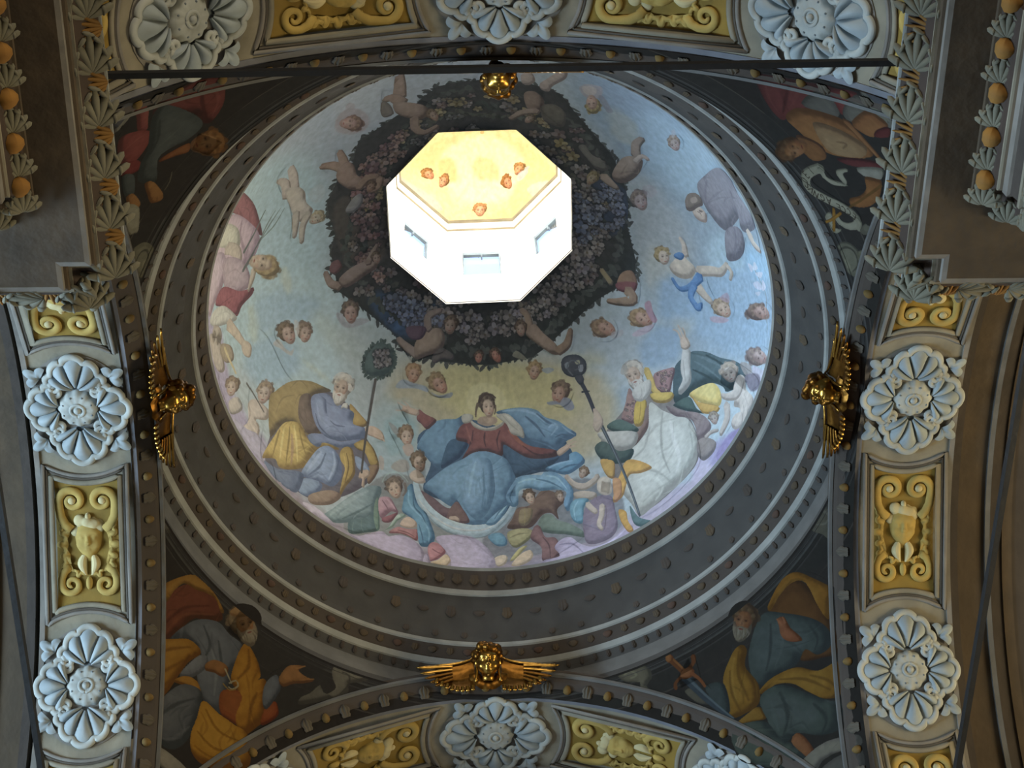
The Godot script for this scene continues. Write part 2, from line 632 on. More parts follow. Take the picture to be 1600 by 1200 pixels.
func relief(nu: int, nv: int, f: Callable) -> ArrayMesh:
	# f(u, v) -> Vector3(s, w, d)
	return grid(nu, nv, func(u, v):
		var p: Vector3 = f.call(u, v)
		return soffit(p.x, p.y, p.z), false)

func arc2(c: Vector2, r: float, a0: float, a1: float, n := 14) -> Array:
	var out := []
	for i in n + 1:
		var a := lerpf(a0, a1, float(i) / n)
		out.append(c + Vector2(cos(a), sin(a)) * r)
	return out

func spiral(c: Vector2, r0: float, r1: float, a0: float, a1: float, n := 22) -> Array:
	var out := []
	for i in n + 1:
		var f := float(i) / n
		out.append(c + Vector2(cos(lerpf(a0, a1, f)), sin(lerpf(a0, a1, f))) * lerpf(r0, r1, f))
	return out

func fan_shell(o: Node3D, c: Vector2, dir: float, len_: float, wide: float, lobes: int, spread: float):
	# a scallop shell whose hinge is at c, opening towards dir (angle in the s, w plane): broad swelling flutes inside a thick waved rim that curls in at the hinge
	var p := sub("shell", o)
	var cuts := [-1.0, -0.74, -0.31, 0.31, 0.74, 1.0]
	var at := func(q: float, f: float) -> Vector2:
		# q from -1 to 1 across the fan, f from the hinge to the edge; the middle lobes are the broadest
		var a: float = q * spread
		var k := 0
		while k < lobes - 1 and q > cuts[k + 1]:
			k += 1
		var wave: float = 0.88 + 0.14 * sqrt(maxf(0.0, sin(PI * (q - cuts[k]) / (cuts[k + 1] - cuts[k]))))
		var l := Vector2(cos(a) * len_ * (1.0 - 0.12 * q * q), sin(a) * wide * 0.5)
		return c + (l * lerpf(1.0, wave, f) * f).rotated(dir)
	put("shell_bed", relief(24, 4, func(u, v):
		var b: Vector2 = at.call(u * 2 - 1, v)
		return Vector3(b.x, b.y, 0.005)), M["shell_shade"], p)
	for i in lobes:
		var q0: float = cuts[i]
		put("flute", relief(8, 7, func(u, v):
			var q: float = lerpf(q0, cuts[i + 1], u)
			var f: float = 0.14 + 0.84 * v
			var b: Vector2 = at.call(q, f)
			return Vector3(b.x, b.y, 0.006 + (0.004 + 0.020 * sqrt(maxf(0.0, sin(u * PI)))) * sin(PI * (0.12 + 0.80 * v)))), M["shell"], p)
	var rim := []
	for i in 49:
		rim.append(at.call(-1.0 + i / 24.0, 1.03))
	put("shell_rim", bent_tube(rim, 0.0105, 0.0105, 0.010, 8, 0.8), M["shell_rim"], p)
	for s in [-1.0, 1.0]:
		var e: Vector2 = at.call(s, 1.03)
		var cc: Vector2 = e + Vector2(-0.010, -s * 0.014).rotated(dir)
		var a0: float = (e - cc).angle()
		put("volute", bent_tube(spiral(cc, 0.0172, 0.003, a0, a0 - s * 8.0), 0.0098, 0.005, 0.014), M["shell_rim"], p)

func rosette(_side: String, yaw: float, t: float, lab: String):
	var o := thing("shell_rosette", lab, "rosette", "painted shell rosettes under the arches")
	o.transform = about_axis(yaw, t)
	put("bed", relief(40, 3, func(u, v):
		var a: float = u * TAU
		return Vector3(cos(a) * 0.178 * v, WM + sin(a) * 0.143 * v, 0.003 + 0.002 * (1.0 - v))), M["grey_buff"], o)
	# the round boss
	var boss := sub("boss", o)
	put("disc", relief(48, 6, func(u, v):
		var a: float = u * TAU
		var r: float = (0.059 + 0.0025 * cos(a * 12)) * v
		var d: float = 0.020 * sqrt(maxf(0.0, 1.0 - pow(v, 6.0))) * (1.0 - 0.10 * absf(sin(a * 6)) * v)
		return Vector3(cos(a) * r, WM + sin(a) * r, d + 0.004)), M["shell_rim"], boss)
	put("ring", bent_tube(arc2(Vector2(0, WM), 0.019, 0.0, TAU, 24), 0.005, 0.005, 0.024), M["shell_rim"], boss)
	put("knob", relief(14, 5, func(u, v):
		return Vector3(cos(u * TAU) * 0.011 * v, WM + sin(u * TAU) * 0.011 * v, 0.021 + 0.012 * sqrt(maxf(0.0, 1.0 - v * v)))), M["shell_rim"], boss)
	for k in 8:
		var a := TAU * (k + 0.5) / 8
		put("bead", relief(8, 4, func(u, v):
			return Vector3(cos(a) * 0.043 + cos(u * TAU) * 0.0035 * v, WM + sin(a) * 0.043 + sin(u * TAU) * 0.0035 * v, 0.020 + 0.004 * sqrt(maxf(0.0, 1.0 - v * v)))), M["shell_shade"], boss)
	fan_shell(o, Vector2(0.056, WM), 0.0, 0.112, 0.168, 5, 1.30)
	fan_shell(o, Vector2(-0.056, WM), PI, 0.112, 0.168, 5, 1.30)
	fan_shell(o, Vector2(0, WM + 0.050), PI / 2, 0.090, 0.160, 5, 1.35)
	fan_shell(o, Vector2(0, WM - 0.050), -PI / 2, 0.090, 0.160, 5, 1.35)
	for q in [[1, 1], [1, -1], [-1, 1], [-1, -1]]:
		var c := Vector2(q[0] * 0.106, WM + q[1] * 0.106)
		var dir := Vector2(q[0] * 0.75, q[1]).angle()
		put("leaf", relief(18, 5, func(u, v):
			var a: float = (u - 0.5) * 2.9
			var l := 0.044 * (0.62 + 0.38 * absf(cos(a * 2.4)))
			var b := c + Vector2(cos(a) * l * v * 1.2 - 0.012, sin(a) * l * v * 0.9).rotated(dir)
			return Vector3(b.x, b.y, 0.006 + 0.014 * sin(v * PI * 0.85))), M["shell"], o)

func panel(yaw: float, t: float, lab: String):
	var o := thing("scroll_panel", lab, "panel", "yellow scrollwork panels under the arches")
	o.transform = about_axis(yaw, t)
	if t > 0.0:   # the child's head always points to the crown
		o.transform = o.transform * Transform3D(Basis(), V(0, SPR, -WM)) * Transform3D(Basis(Vector3.UP, PI), Vector3.ZERO) * Transform3D(Basis(), -V(0, SPR, -WM))
	var hw := 0.092
	var outline := func(grow: float) -> Array:
		# long sides straight, short ends hollowed by the circle round the neighbouring rosettes
		var out := []
		var big := AR * TAU8 * 0.5
		var r := 0.245 - grow
		var y := hw + grow
		for e in [1.0, -1.0]:
			for i in 17:
				var x: float = lerpf(-y, y, i / 16.0) * -e
				var l: float = big - sqrt(r * r - x * x)
				out.append(Vector2(e * l, WM + x))
		out.append(out[0])
		return out
	var ground := func(u: float, v: float) -> Vector3:
		var x: float = lerpf(-hw, hw, v)
		var l := AR * TAU8 * 0.5 - sqrt(0.245 * 0.245 - x * x)
		return Vector3(lerpf(-l, l, u), WM + x, 0.001)
	put("ground", relief(20, 8, ground), M["ochre"], o)
	put("inner_frame", bent_tube(outline.call(0.008), 0.0085, 0.0085, 0.004), M["buff"], o)
	put("outer_frame", bent_tube(outline.call(0.020), 0.004, 0.004, 0.003), M["line_dark"], o)
	put("frame_edge", bent_tube(outline.call(0.029), 0.006, 0.006, 0.003), M["grey_buff"], o)
	# scrolls: two at the head, two at the foot, leaves between, a child's head and two wings in the middle
	for s in [-1.0, 1.0]:
		var c := Vector2(-0.128, WM + s * 0.044)
		var path := spiral(c, 0.005, 0.037, s * (PI / 2 + 8.8), s * PI / 2, 36)
		for q in [[0.022, 0.0375], [0.048, 0.034], [0.072, 0.022], [0.088, 0.004]]:
			path.append(c + Vector2(q[0], s * q[1]))
		put("scroll", bent_tube(path, 0.006, 0.014, 0.006, 8, 0.6), M["yellow"], o)
		put("scroll_eye", relief(10, 5, func(u, v):
			return Vector3(c.x + cos(u * TAU) * 0.013 * v, c.y + sin(u * TAU) * 0.013 * v, 0.004 + 0.012 * sqrt(maxf(0.0, 1.0 - v * v)))), M["pale_yellow"], o)
		var c2 := Vector2(0.122, WM + s * 0.050)
		var path2 := spiral(c2, 0.005, 0.030, s * (PI / 2 - 8.0), s * PI / 2, 30)
		for q in [[-0.018, 0.030], [-0.038, 0.022], [-0.052, 0.004]]:
			path2.append(c2 + Vector2(q[0], s * q[1]))
		put("scroll", bent_tube(path2, 0.005, 0.012, 0.006, 8, 0.6), M["yellow"], o)
		# leaves
		for q in [[-0.052, 0.072, 2.4, 0.9], [-0.028, 0.066, 1.9, 1.1], [0.004, 0.070, 1.6, 1.2], [0.036, 0.066, 1.3, 1.1], [0.064, 0.064, 1.0, 1.1], [0.092, 0.030, 0.4, 0.8]]:
			var lc := Vector2(q[0], WM + s * q[1])
			var dir: float = q[2] * s
			put("leaf", relief(14, 5, func(u, v):
				var a: float = (u - 0.5) * 2.9
				var l: float = 0.026 * q[3] * (0.55 + 0.45 * absf(cos(a * 2.2)))
				var b := lc + Vector2(cos(a) * l * v * 1.1 - 0.012, sin(a) * l * v).rotated(dir)
				return Vector3(b.x, b.y, 0.002 + 0.009 * sin(v * PI * 0.85))), M["yellow"], o)
		# wing
		put("wing", relief(10, 8, func(u, v):
			var x: float = 0.035 + 0.060 * v
			var y: float = s * (0.006 + 0.028 * u * sin(PI * (0.18 + 0.75 * v)))
			return Vector3(x, WM + y, 0.004 + 0.016 * sin(u * PI) * sin(PI * (0.1 + v * 0.8)) * (1.0 - 0.25 * absf(sin(u * PI * 3))))), M["pale_yellow"], o)
	put("bud", relief(10, 5, func(u, v):
		return Vector3(-0.078 + cos(u * TAU) * 0.013 * v, WM + sin(u * TAU) * 0.009 * v, 0.004 + 0.012 * sqrt(maxf(0.0, 1.0 - v * v)))), M["pale_yellow"], o)
	put("pendant", relief(12, 6, func(u, v):
		return Vector3(0.118 + cos(u * TAU) * 0.020 * v, WM + sin(u * TAU) * 0.010 * v, 0.004 + 0.012 * sqrt(maxf(0.0, 1.0 - v * v)))), M["yellow"], o)
	var h := put("child_head", head_mesh, M["yellow"], o)
	h.transform = Transform3D(Basis(Vector3(0, 0, 1), Vector3(-1, 0, 0), Vector3(0, -0.6, 0)).scaled(Vector3.ONE * 0.9), soffit(-0.016, WM, -0.008))
	var hr := put("hair", hair_mesh, M["pale_yellow"], h)
	hr.transform = Transform3D()

func build_arches():
	build_heads()
	var sides := [["left", PI / 2, "left"], ["right", -PI / 2, "right"], ["choir", 0.0, "far"], ["nave", PI, "near"]]
	var egg := egg_mesh(0.10, 0.13, 0.06)
	var leaf := leaf_mesh(0.15, 0.16, 0.05)
	for q in sides:
		var o := thing("arch", "%s arch of the crossing with buff painted underside and brown leaf moulding along its edge" % q[2], "arch")
		o.rotation.y = q[1]
		o.position = nudge(q[1])
		var half := AR * PI / 2
		put("soffit", spun(PackedVector2Array([Vector2(W0, 0), Vector2(W1, 0), Vector2(W1, -0.15), Vector2(W0, -0.15)]), 96, func(p, s): return soffit(s, p.x, p.y), -half, half, true), M["buff"], o)
		put("edge_strip", strip(W0 - 0.002, W0 + 0.016, 0.003, -half, half, 96), M["lavender"], o)
		put("outer_strip", strip(W1 - 0.012, W1 + 0.003, 0.006, -half, half, 96), M["grey_buff"], o)
		# moulding on the crossing side
		var prof := PackedVector2Array([Vector2(1.066, 1.066), Vector2(1.060, 1.064), Vector2(1.052, 1.071), Vector2(1.020, 1.095), Vector2(1.010, 1.107), Vector2(1.004, 1.112), Vector2(1.003, 1.122), Vector2(1.0, 1.13)])
		put("moulding", spun(prof, 96, func(p, t): return V(cos(t) * p.y, SPR + sin(t) * p.y, -p.x), 0.0, PI), M["dark_brown"], o)
		put("bead_line", spun(PackedVector2Array([Vector2(1.009, 1.104), Vector2(1.0, 1.106), Vector2(0.998, 1.114), Vector2(1.004, 1.116)]), 96, func(p, t): return V(cos(t) * p.y, SPR + sin(t) * p.y, -p.x), 0.0, PI), M["mid_grey"], o)
		for i in 52:
			var t := PI * (i + 0.5) / 52
			if t < 0.35 or t > PI - 0.35:
				continue
			var er := Vector3(cos(t), sin(t), 0)
			var x := Vector3(-sin(t), cos(t), 0)
			var y := (-er * 0.55 + Vector3.BACK * 0.83).normalized()
			var f := Transform3D(Basis(x, y, x.cross(y)), V(cos(t) * 1.082, SPR + sin(t) * 1.082, -1.038))
			if i % 2 == 0:
				put("egg", egg, M["gold_dull"], o).transform = f
			else:
				put("leaf", leaf, M["leaf_dark"], o).transform = f
	# rosettes and panels: every eighth of the arch
	rosette("left", PI / 2, 0.0, "pale blue shell rosette at the crown of the left arch, beside the left gilded cherub")
	rosette("left", PI / 2, -TAU8, "pale blue shell rosette low on the left arch, beside the dark rod")
	rosette("right", -PI / 2, 0.0, "grey shell rosette at the crown of the right arch, beside the right gilded cherub")
	rosette("right", -PI / 2, TAU8, "grey shell rosette low on the right arch beside the saint in ochre and green")
	rosette("choir", 0.0, 0.0, "dark grey shell rosette under the lowest gilded cherub")
	rosette("choir", 0.0, TAU8, "dim shell rosette low on the far arch below the keys of the bearded saint")
	rosette("choir", 0.0, -TAU8, "dim shell rosette low on the far arch beneath the sword of the saint")
	rosette("nave", PI, 0.0, "grey shell rosette at the crown of the near arch above the topmost cherub")
	rosette("nave", PI, -TAU8, "grey shell rosette on the near arch above the man in red and grey")
	rosette("nave", PI, TAU8, "blue-grey shell rosette on the near arch above the bare-chested saint")
	panel(PI / 2, -TAU8 * 0.5, "yellow scrollwork panel with a child's head on the left arch between two blue rosettes")
	panel(PI / 2, TAU8 * 0.5, "yellow scrollwork panel on the left arch cut off by the left entablature")
	panel(PI / 2, -TAU8 * 1.5, "yellow scrollwork panel at the very foot of the left arch")
	panel(-PI / 2, TAU8 * 0.5, "yellow scrollwork panel with a child's head on the right arch between two grey rosettes")
	panel(-PI / 2, -TAU8 * 0.5, "yellow scrollwork panel on the right arch cut off by the right entablature")
	panel(-PI / 2, TAU8 * 1.5, "yellow scrollwork panel at the very foot of the right arch")
	panel(0.0, TAU8 * 0.5, "dim yellow scrollwork panel on the far arch beside the saint with keys")
	panel(0.0, -TAU8 * 0.5, "dim yellow scrollwork panel on the far arch beside the saint with the sword")
	panel(PI, -TAU8 * 0.5, "amber scrollwork panel on the near arch left of the topmost cherub")
	panel(PI, TAU8 * 0.5, "amber scrollwork panel on the near arch right of the topmost cherub")
	panel(PI, -TAU8 * 1.5, "sliver of yellow scrollwork panel on the near arch beside the left entablature")
	panel(PI, TAU8 * 1.5, "sliver of yellow scrollwork panel on the near arch beside the right entablature")

# ---------------------------------------------------------------- heads from a blended field

var head_mesh: ArrayMesh
var hair_mesh: ArrayMesh

func blend(a: float, b: float, k: float) -> float:
	var h := clampf(0.5 + 0.5 * (b - a) / k, 0.0, 1.0)
	return lerpf(b, a, h) - k * h * (1.0 - h)

func ell(p: Vector3, c: Vector3, r: Vector3) -> float:
	var q := (p - c) / r
	return (q.length() - 1.0) * minf(r.x, minf(r.y, r.z))

func nets(lo: Vector3, hi: Vector3, cell: float, f: Callable) -> ArrayMesh:
	# surface nets: one vertex in each cell the surface crosses
	var n := Vector3i(((hi - lo) / cell).ceil()) + Vector3i.ONE
	var val := PackedFloat32Array()
	val.resize(n.x * n.y * n.z)
	for z in n.z:
		for y in n.y:
			for x in n.x:
				val[(z * n.y + y) * n.x + x] = f.call(lo + Vector3(x, y, z) * cell)
	var id := {}
	var verts := PackedVector3Array()
	for z in n.z - 1:
		for y in n.y - 1:
			for x in n.x - 1:
				var sum := Vector3.ZERO
				var c := 0
				var b := (z * n.y + y) * n.x + x
				for e in [[0, 0, 0, 0], [0, 0, 0, 1], [0, 0, 0, 2], [1, 0, 0, 1], [1, 0, 0, 2], [0, 1, 0, 0], [0, 1, 0, 2], [0, 0, 1, 0], [0, 0, 1, 1], [1, 1, 0, 2], [1, 0, 1, 1], [0, 1, 1, 0]]:
					var i0: int = b + e[0] + e[1] * n.x + e[2] * n.x * n.y
					var i1: int = i0 + [1, n.x, n.x * n.y][e[3]]
					var v0 := val[i0]
					var v1 := val[i1]
					if (v0 < 0.0) != (v1 < 0.0):
						var q := Vector3(e[0], e[1], e[2])
						q[e[3]] += v0 / (v0 - v1)
						sum += q
						c += 1
				if c:
					id[b] = verts.size()
					verts.append(lo + (Vector3(x, y, z) + sum / c) * cell)
	var st := SurfaceTool.new()
	st.begin(Mesh.PRIMITIVE_TRIANGLES)
	for v in verts:
		st.add_vertex(v)
	var step := [1, n.x, n.x * n.y]
	for b in id:
		for ax in 3:
			var i1: int = b + step[ax]
			if i1 >= val.size() or (val[b] < 0.0) == (val[i1] < 0.0):
				continue
			var u: int = step[(ax + 1) % 3]
			var w: int = step[(ax + 2) % 3]
			if not (id.has(b - u) and id.has(b - w) and id.has(b - u - w)):
				continue
			var q := [id[b], id[b - u], id[b - u - w], id[b - w]]
			if val[b] < 0.0:
				q.reverse()
			for k in [0, 1, 2, 0, 2, 3]:
				st.add_index(q[k])
	st.generate_normals()
	return st.commit()

func build_heads():
	# a child's head, about 0.5 m high: face towards +Z, crown up
	head_mesh = nets(Vector3(-0.26, -0.32, -0.24), Vector3(0.26, 0.30, 0.34), 0.017, func(p: Vector3) -> float:
		p.x = absf(p.x)
		var d := ell(p, Vector3(0, 0.04, 0), Vector3(0.19, 0.22, 0.20))
		d = blend(d, ell(p, Vector3(0, -0.10, 0.06), Vector3(0.145, 0.14, 0.15)), 0.06)
		d = blend(d, ell(p, Vector3(0.085, -0.085, 0.135), Vector3(0.065, 0.06, 0.06)), 0.04)   # cheeks
		d = blend(d, ell(p, Vector3(0, -0.195, 0.13), Vector3(0.05, 0.04, 0.045)), 0.04)         # chin
		d = blend(d, ell(p, Vector3(0, 0.065, 0.165), Vector3(0.12, 0.05, 0.05)), 0.05)          # brow
		d = -blend(-d, ell(p, Vector3(0.075, 0.012, 0.235), Vector3(0.05, 0.032, 0.05)), 0.03)   # sockets
		d = blend(d, ell(p, Vector3(0.075, 0.008, 0.175), Vector3(0.03, 0.024, 0.028)), 0.008)    # eyes
		d = blend(d, ell(p, Vector3(0, -0.02, 0.215), Vector3(0.022, 0.065, 0.03)), 0.02)         # nose
		d = blend(d, ell(p, Vector3(0, -0.062, 0.235), Vector3(0.036, 0.026, 0.032)), 0.015)
		d = -blend(-d, ell(p, Vector3(0, -0.128, 0.225), Vector3(0.06, 0.010, 0.03)), 0.012)      # mouth
		d = blend(d, ell(p, Vector3(0, -0.108, 0.205), Vector3(0.045, 0.016, 0.02)), 0.012)
		d = blend(d, ell(p, Vector3(0, -0.148, 0.198), Vector3(0.036, 0.016, 0.02)), 0.012)
		d = blend(d, ell(p, Vector3(0.195, -0.02, 0.0), Vector3(0.022, 0.055, 0.04)), 0.02)       # ears
		d = blend(d, ell(p, Vector3(0, -0.27, 0.0), Vector3(0.10, 0.08, 0.10)), 0.05)             # neck
		return d)
	hair_mesh = nets(Vector3(-0.30, -0.20, -0.30), Vector3(0.30, 0.36, 0.26), 0.019, func(p: Vector3) -> float:
		var d := ell(p, Vector3(0, 0.07, -0.035), Vector3(0.205, 0.215, 0.195))
		for i in 26:
			var a := i * 2.399963
			var y := 0.98 - i / 26.0 * 1.1
			var r := sqrt(maxf(0.0, 1.0 - y * y))
			var c := Vector3(cos(a) * r * 0.20, 0.07 + y * 0.21, -0.035 + sin(a) * r * 0.19)
			if c.z > 0.10 and c.y < 0.17:
				c.y = 0.19 + 0.02 * (i % 3)
			if p.distance_squared_to(c) < 0.02:
				d = blend(d, ell(p, c, Vector3.ONE * (0.052 + 0.014 * (i % 3))), 0.015)
		return -blend(-d, ell(p, Vector3(0, -0.06, 0.17), Vector3(0.17, 0.19, 0.13)), 0.02))

# ---------------------------------------------------------------- entablatures on the near piers

func run(profile: PackedVector2Array, plan: PackedVector2Array, mirror: float, close := false) -> ArrayMesh:
	# sweeps a moulding along a plan line with mitred corners. profile: x = how far it stands back from the line, y = height. The back lies to the left of the walk.
	var st := SurfaceTool.new()
	st.begin(Mesh.PRIMITIVE_TRIANGLES)
	var n := plan.size()
	var off := PackedVector2Array()
	for i in n:
		var d0 := (plan[i] - plan[maxi(i - 1, 0)]).normalized() if i > 0 else (plan[1] - plan[0]).normalized()
		var d1 := (plan[mini(i + 1, n - 1)] - plan[i]).normalized() if i < n - 1 else d0
		var a := Vector2(-d0.y, d0.x)
		var b := Vector2(-d1.y, d1.x)
		var m := (a + b).normalized()
		off.append(m / maxf(0.3, m.dot(a)))
	for k in profile.size() - 1:
		for i in n - 1:
			st.set_smooth_group(-1)
			var q := []
			for e in [[i, k], [i + 1, k], [i + 1, k + 1], [i, k + 1]]:
				var p := plan[e[0]] - off[e[0]] * profile[e[1]].x
				q.append(V(p.x * mirror, profile[e[1]].y, p.y))
			for z in ([0, 1, 2, 0, 2, 3] if mirror < 0 else [0, 2, 1, 0, 3, 2]):
				st.add_vertex(q[z])
	st.generate_normals()
	if close:
		pass
	return st.commit()

func prof(a: Array) -> PackedVector2Array:
	var out := PackedVector2Array()
	for i in range(0, a.size(), 2):
		out.append(Vector2(a[i], a[i + 1]))
	return out

func add_lump(st: SurfaceTool, t: Transform3D, nu := 8, nv := 5):
	# a half buried drop: long along x, swelling out of the xz plane along y
	st.set_smooth_group(0)
	var p := []
	for j in nv + 1:
		for i in nu + 1:
			var a := PI * i / nu
			var b := PI * j / nv
			p.append(t * Vector3(-cos(b) * 0.5, sin(a) * sin(b) * 0.5, cos(a) * sin(b) * 0.5 * (1.0 - 0.35 * cos(b))))
	for j in nv:
		for i in nu:
			var k := j * (nu + 1) + i
			for v in [p[k], p[k + 1], p[k + nu + 2], p[k], p[k + nu + 2], p[k + nu + 1]]:
				st.add_vertex(v)

func acanthus_mesh(w: float, l: float, d: float) -> ArrayMesh:
	# curling lobes fanned from a stem at -x, the tips hooked over: x along the band, z across it
	var st := SurfaceTool.new()
	st.begin(Mesh.PRIMITIVE_TRIANGLES)
	for i in 7:
		var f := (i - 3) / 3.0
		var a := f * 1.25
		var ln := w * (0.95 - 0.25 * absf(f))
		var c := Vector3(-w * 0.42 + cos(a) * ln * 0.5, d * 0.15, sin(a) * l * 0.44)
		add_lump(st, Transform3D(Basis(Vector3.UP, -a) * Basis.from_scale(Vector3(ln, d * (1.5 - 0.3 * absf(f)), l * 0.24)), c))
		var tip := Vector3(-w * 0.42 + cos(a * 1.1) * ln * 0.92, d * 0.45, sin(a * 1.1) * l * 0.50)
		add_lump(st, Transform3D(Basis(Vector3.UP, -a + 1.2 * signf(f + 0.01)) * Basis.from_scale(Vector3(ln * 0.34, d * 1.2, l * 0.13)), tip), 6, 4)
	st.generate_normals()
	return st.commit()

func sprig_mesh(w: float, l: float, d: float) -> ArrayMesh:
	# thin flames fanned across the band
	var st := SurfaceTool.new()
	st.begin(Mesh.PRIMITIVE_TRIANGLES)
	for i in 5:
		var f := (i - 2) / 2.0
		var a := PI / 2 + f * 0.5
		add_lump(st, Transform3D(Basis(Vector3.UP, -a) * Basis.from_scale(Vector3(l * (1.0 - 0.15 * absf(f)), d, w * 0.16)), Vector3(f * w * 0.36, d * 0.1, l * 0.05 * absf(f))), 6, 5)
	st.generate_normals()
	return st.commit()

func build_entablatures():
	var cyma_leaf := acanthus_mesh(0.36, 0.29, 0.05)
	var cyma_gold := sprig_mesh(0.24, 0.27, 0.04)
	var egg := egg_mesh(0.17, 0.17, 0.08)
	var dart := acanthus_mesh(0.22, 0.22, 0.03)
	for s in [1.0, -1.0]:
		var o := thing("entablature", "dark %s entablature with rows of acanthus leaves and golden eggs seen from below" % ("right" if s > 0 else "left"), "entablature", "")
		# plan lines, walked towards the choir; for the right pier the back lies to the left of the walk after mirroring
		var ex := 0.753 if s > 0 else 0.800
		var top := prof([])
		var plan := prof([ex, 2.4, ex, 0.886, ex + 0.058, 0.886, ex + 0.058, 0.832, 2.2, 0.832])
		var rev := PackedVector2Array()
		for p in plan:
			rev.append(p)
		top = rev
		# back is on the side of growing x: to the left of a walk towards -z is -x, so widths are negative
		var H := 3.2
		put("top_edge", run(prof([-0.0, H, 0.0, H - 0.010, -0.004, H - 0.012]), top, s), M["pale_line"], o)
		put("cyma", run(prof([-0.004, H - 0.012, -0.012, H - 0.022, -0.030, H - 0.050, -0.042, H - 0.062]), top, s), M["band_brown"], o)
		put("fillet", run(prof([-0.042, H - 0.062, -0.042, H - 0.066, -0.048, H - 0.066]), top, s), M["buff"], o)
		put("hollow", run(prof([-0.048, H - 0.066, -0.050, H - 0.076, -0.056, H - 0.078]), top, s), M["umber"], o)
		put("corona_edge", run(prof([-0.056, H - 0.078, -0.056, H - 0.092, -0.066, H - 0.094]), top, s), M["grey_buff"], o)
		put("corona_soffit", run(prof([-0.066, H - 0.094, -0.40, H - 0.094]), top, s), M["corona"], o)
		put("top_slab", run(prof([0.0, H, -0.45, H]), top, s), M["plaster"], o)
		# the bed mouldings under the slab follow a narrower block
		var bx := ex + 0.148
		var bed := prof([bx + 0.12, 2.4, bx + 0.12, 1.50, bx, 1.50, bx, 1.085, bx + 0.055, 1.085, bx + 0.055, 1.03, 2.2, 1.03])
		var B := H - 0.094
		put("bed_fillet", run(prof([0.0, B + 0.001, 0.0, B - 0.012, -0.006, B - 0.014]), bed, s), M["umber"], o)
		put("bed_moulding", run(prof([-0.006, B - 0.014, -0.012, B - 0.022, -0.026, B - 0.050, -0.032, B - 0.056]), bed, s), M["band_brown"], o)
		put("bed_line", run(prof([-0.032, B - 0.056, -0.030, B - 0.060, -0.030, B - 0.066, -0.034, B - 0.068]), bed, s), M["buff"], o)
		put("bed_hollow", run(prof([-0.034, B - 0.068, -0.036, B - 0.082]), bed, s), M["umber"], o)
		put("bed_edge", run(prof([-0.036, B - 0.082, -0.034, B - 0.084, -0.034, B - 0.110, -0.040, B - 0.112]), bed, s), M["grey_buff"], o)
		put("frieze", run(prof([-0.040, B - 0.112, -0.042, B - 0.165]), bed, s), M["dark_brown"], o)
		put("frieze_line", run(prof([-0.042, B - 0.165, -0.036, B - 0.168, -0.036, B - 0.180, -0.042, B - 0.182]), bed, s), M["buff"], o)
		put("leaf_band", run(prof([-0.042, B - 0.182, -0.044, B - 0.26]), bed, s), M["leaf_grey"], o)
		put("lower_line", run(prof([-0.044, B - 0.26, -0.036, B - 0.264, -0.036, B - 0.28, -0.042, B - 0.282]), bed, s), M["buff"], o)
		put("frieze_face", run(prof([-0.042, B - 0.282, -0.042, B - 0.75, -0.05, -0.4]), bed, s), M["dark_brown"], o)
		# acanthus on the cyma, gold sprig after every leaf
		for i in 27:
			var z := 0.918 + i * 0.0535
			if i % 2 == 0:
				put("acanthus", cyma_leaf, M["leaf_grey"], o).transform = piece(s, ex + 0.023, H - 0.038, z + 0.012, 0.95)
			else:
				put("gold_sprig", cyma_gold, M["gold_paint"], o).transform = piece(s, ex + 0.023, H - 0.038, z + 0.006, 0.95)
		put("acanthus", cyma_leaf, M["leaf_grey"], o).transform = piece(s, ex + 0.081, H - 0.038, 0.862, 0.95)
		for i in 13:
			var x := ex + 0.10 + i * 0.0535
			var f := piece(s, x, H - 0.036, 0.852, 0.95, true)
			if i % 2 == 0:
				put("acanthus", cyma_leaf, M["leaf_grey"], o).transform = f
			else:
				put("gold_sprig", cyma_gold, M["egg_gold"], o).transform = f
		for i in 5:
			var z := 1.125 + i * 0.088
			put("egg", egg, M["egg_gold"], o).transform = piece(s, bx + 0.017, B - 0.034, z, 0.95)
			if i < 4:
				put("dart", dart, M["leaf_grey"], o).transform = piece(s, bx + 0.017, B - 0.034, z + 0.044, 0.95)
		put("dart", dart, M["leaf_grey"], o).transform = piece(s, bx + 0.017, B - 0.034, 1.095, 0.95)
		put("leaf", dart, M["leaf_grey"], o).transform = piece(s, bx + 0.072, B - 0.034, 1.057, 0.95)
		var frieze_leaf := acanthus_mesh(0.20, 0.22, 0.03)
		for i in 9:
			put("frieze_leaf", frieze_leaf, M["leaf_grey"], o).transform = piece(s, bx + 0.042, B - 0.22, 1.11 + i * 0.055, 0.1)

func piece(s: float, x: float, h: float, z: float, slope: float, across := false) -> Transform3D:
	# x of the piece runs along the moulding, y out of its face, z down the face; across: the run along the transept
	var along := Vector3(0, 0, 1) if not across else Vector3(s, 0, 0)
	var outw := Vector3(-s, 0, 0) if not across else Vector3(0, 0, -1)
	var y := (outw * cos(slope) + Vector3.DOWN * sin(slope)).normalized()
	return Transform3D(Basis(along, y, along.cross(y)), V(x * s, h, z))

# ---------------------------------------------------------------- gilded cherubs, rods, lamps

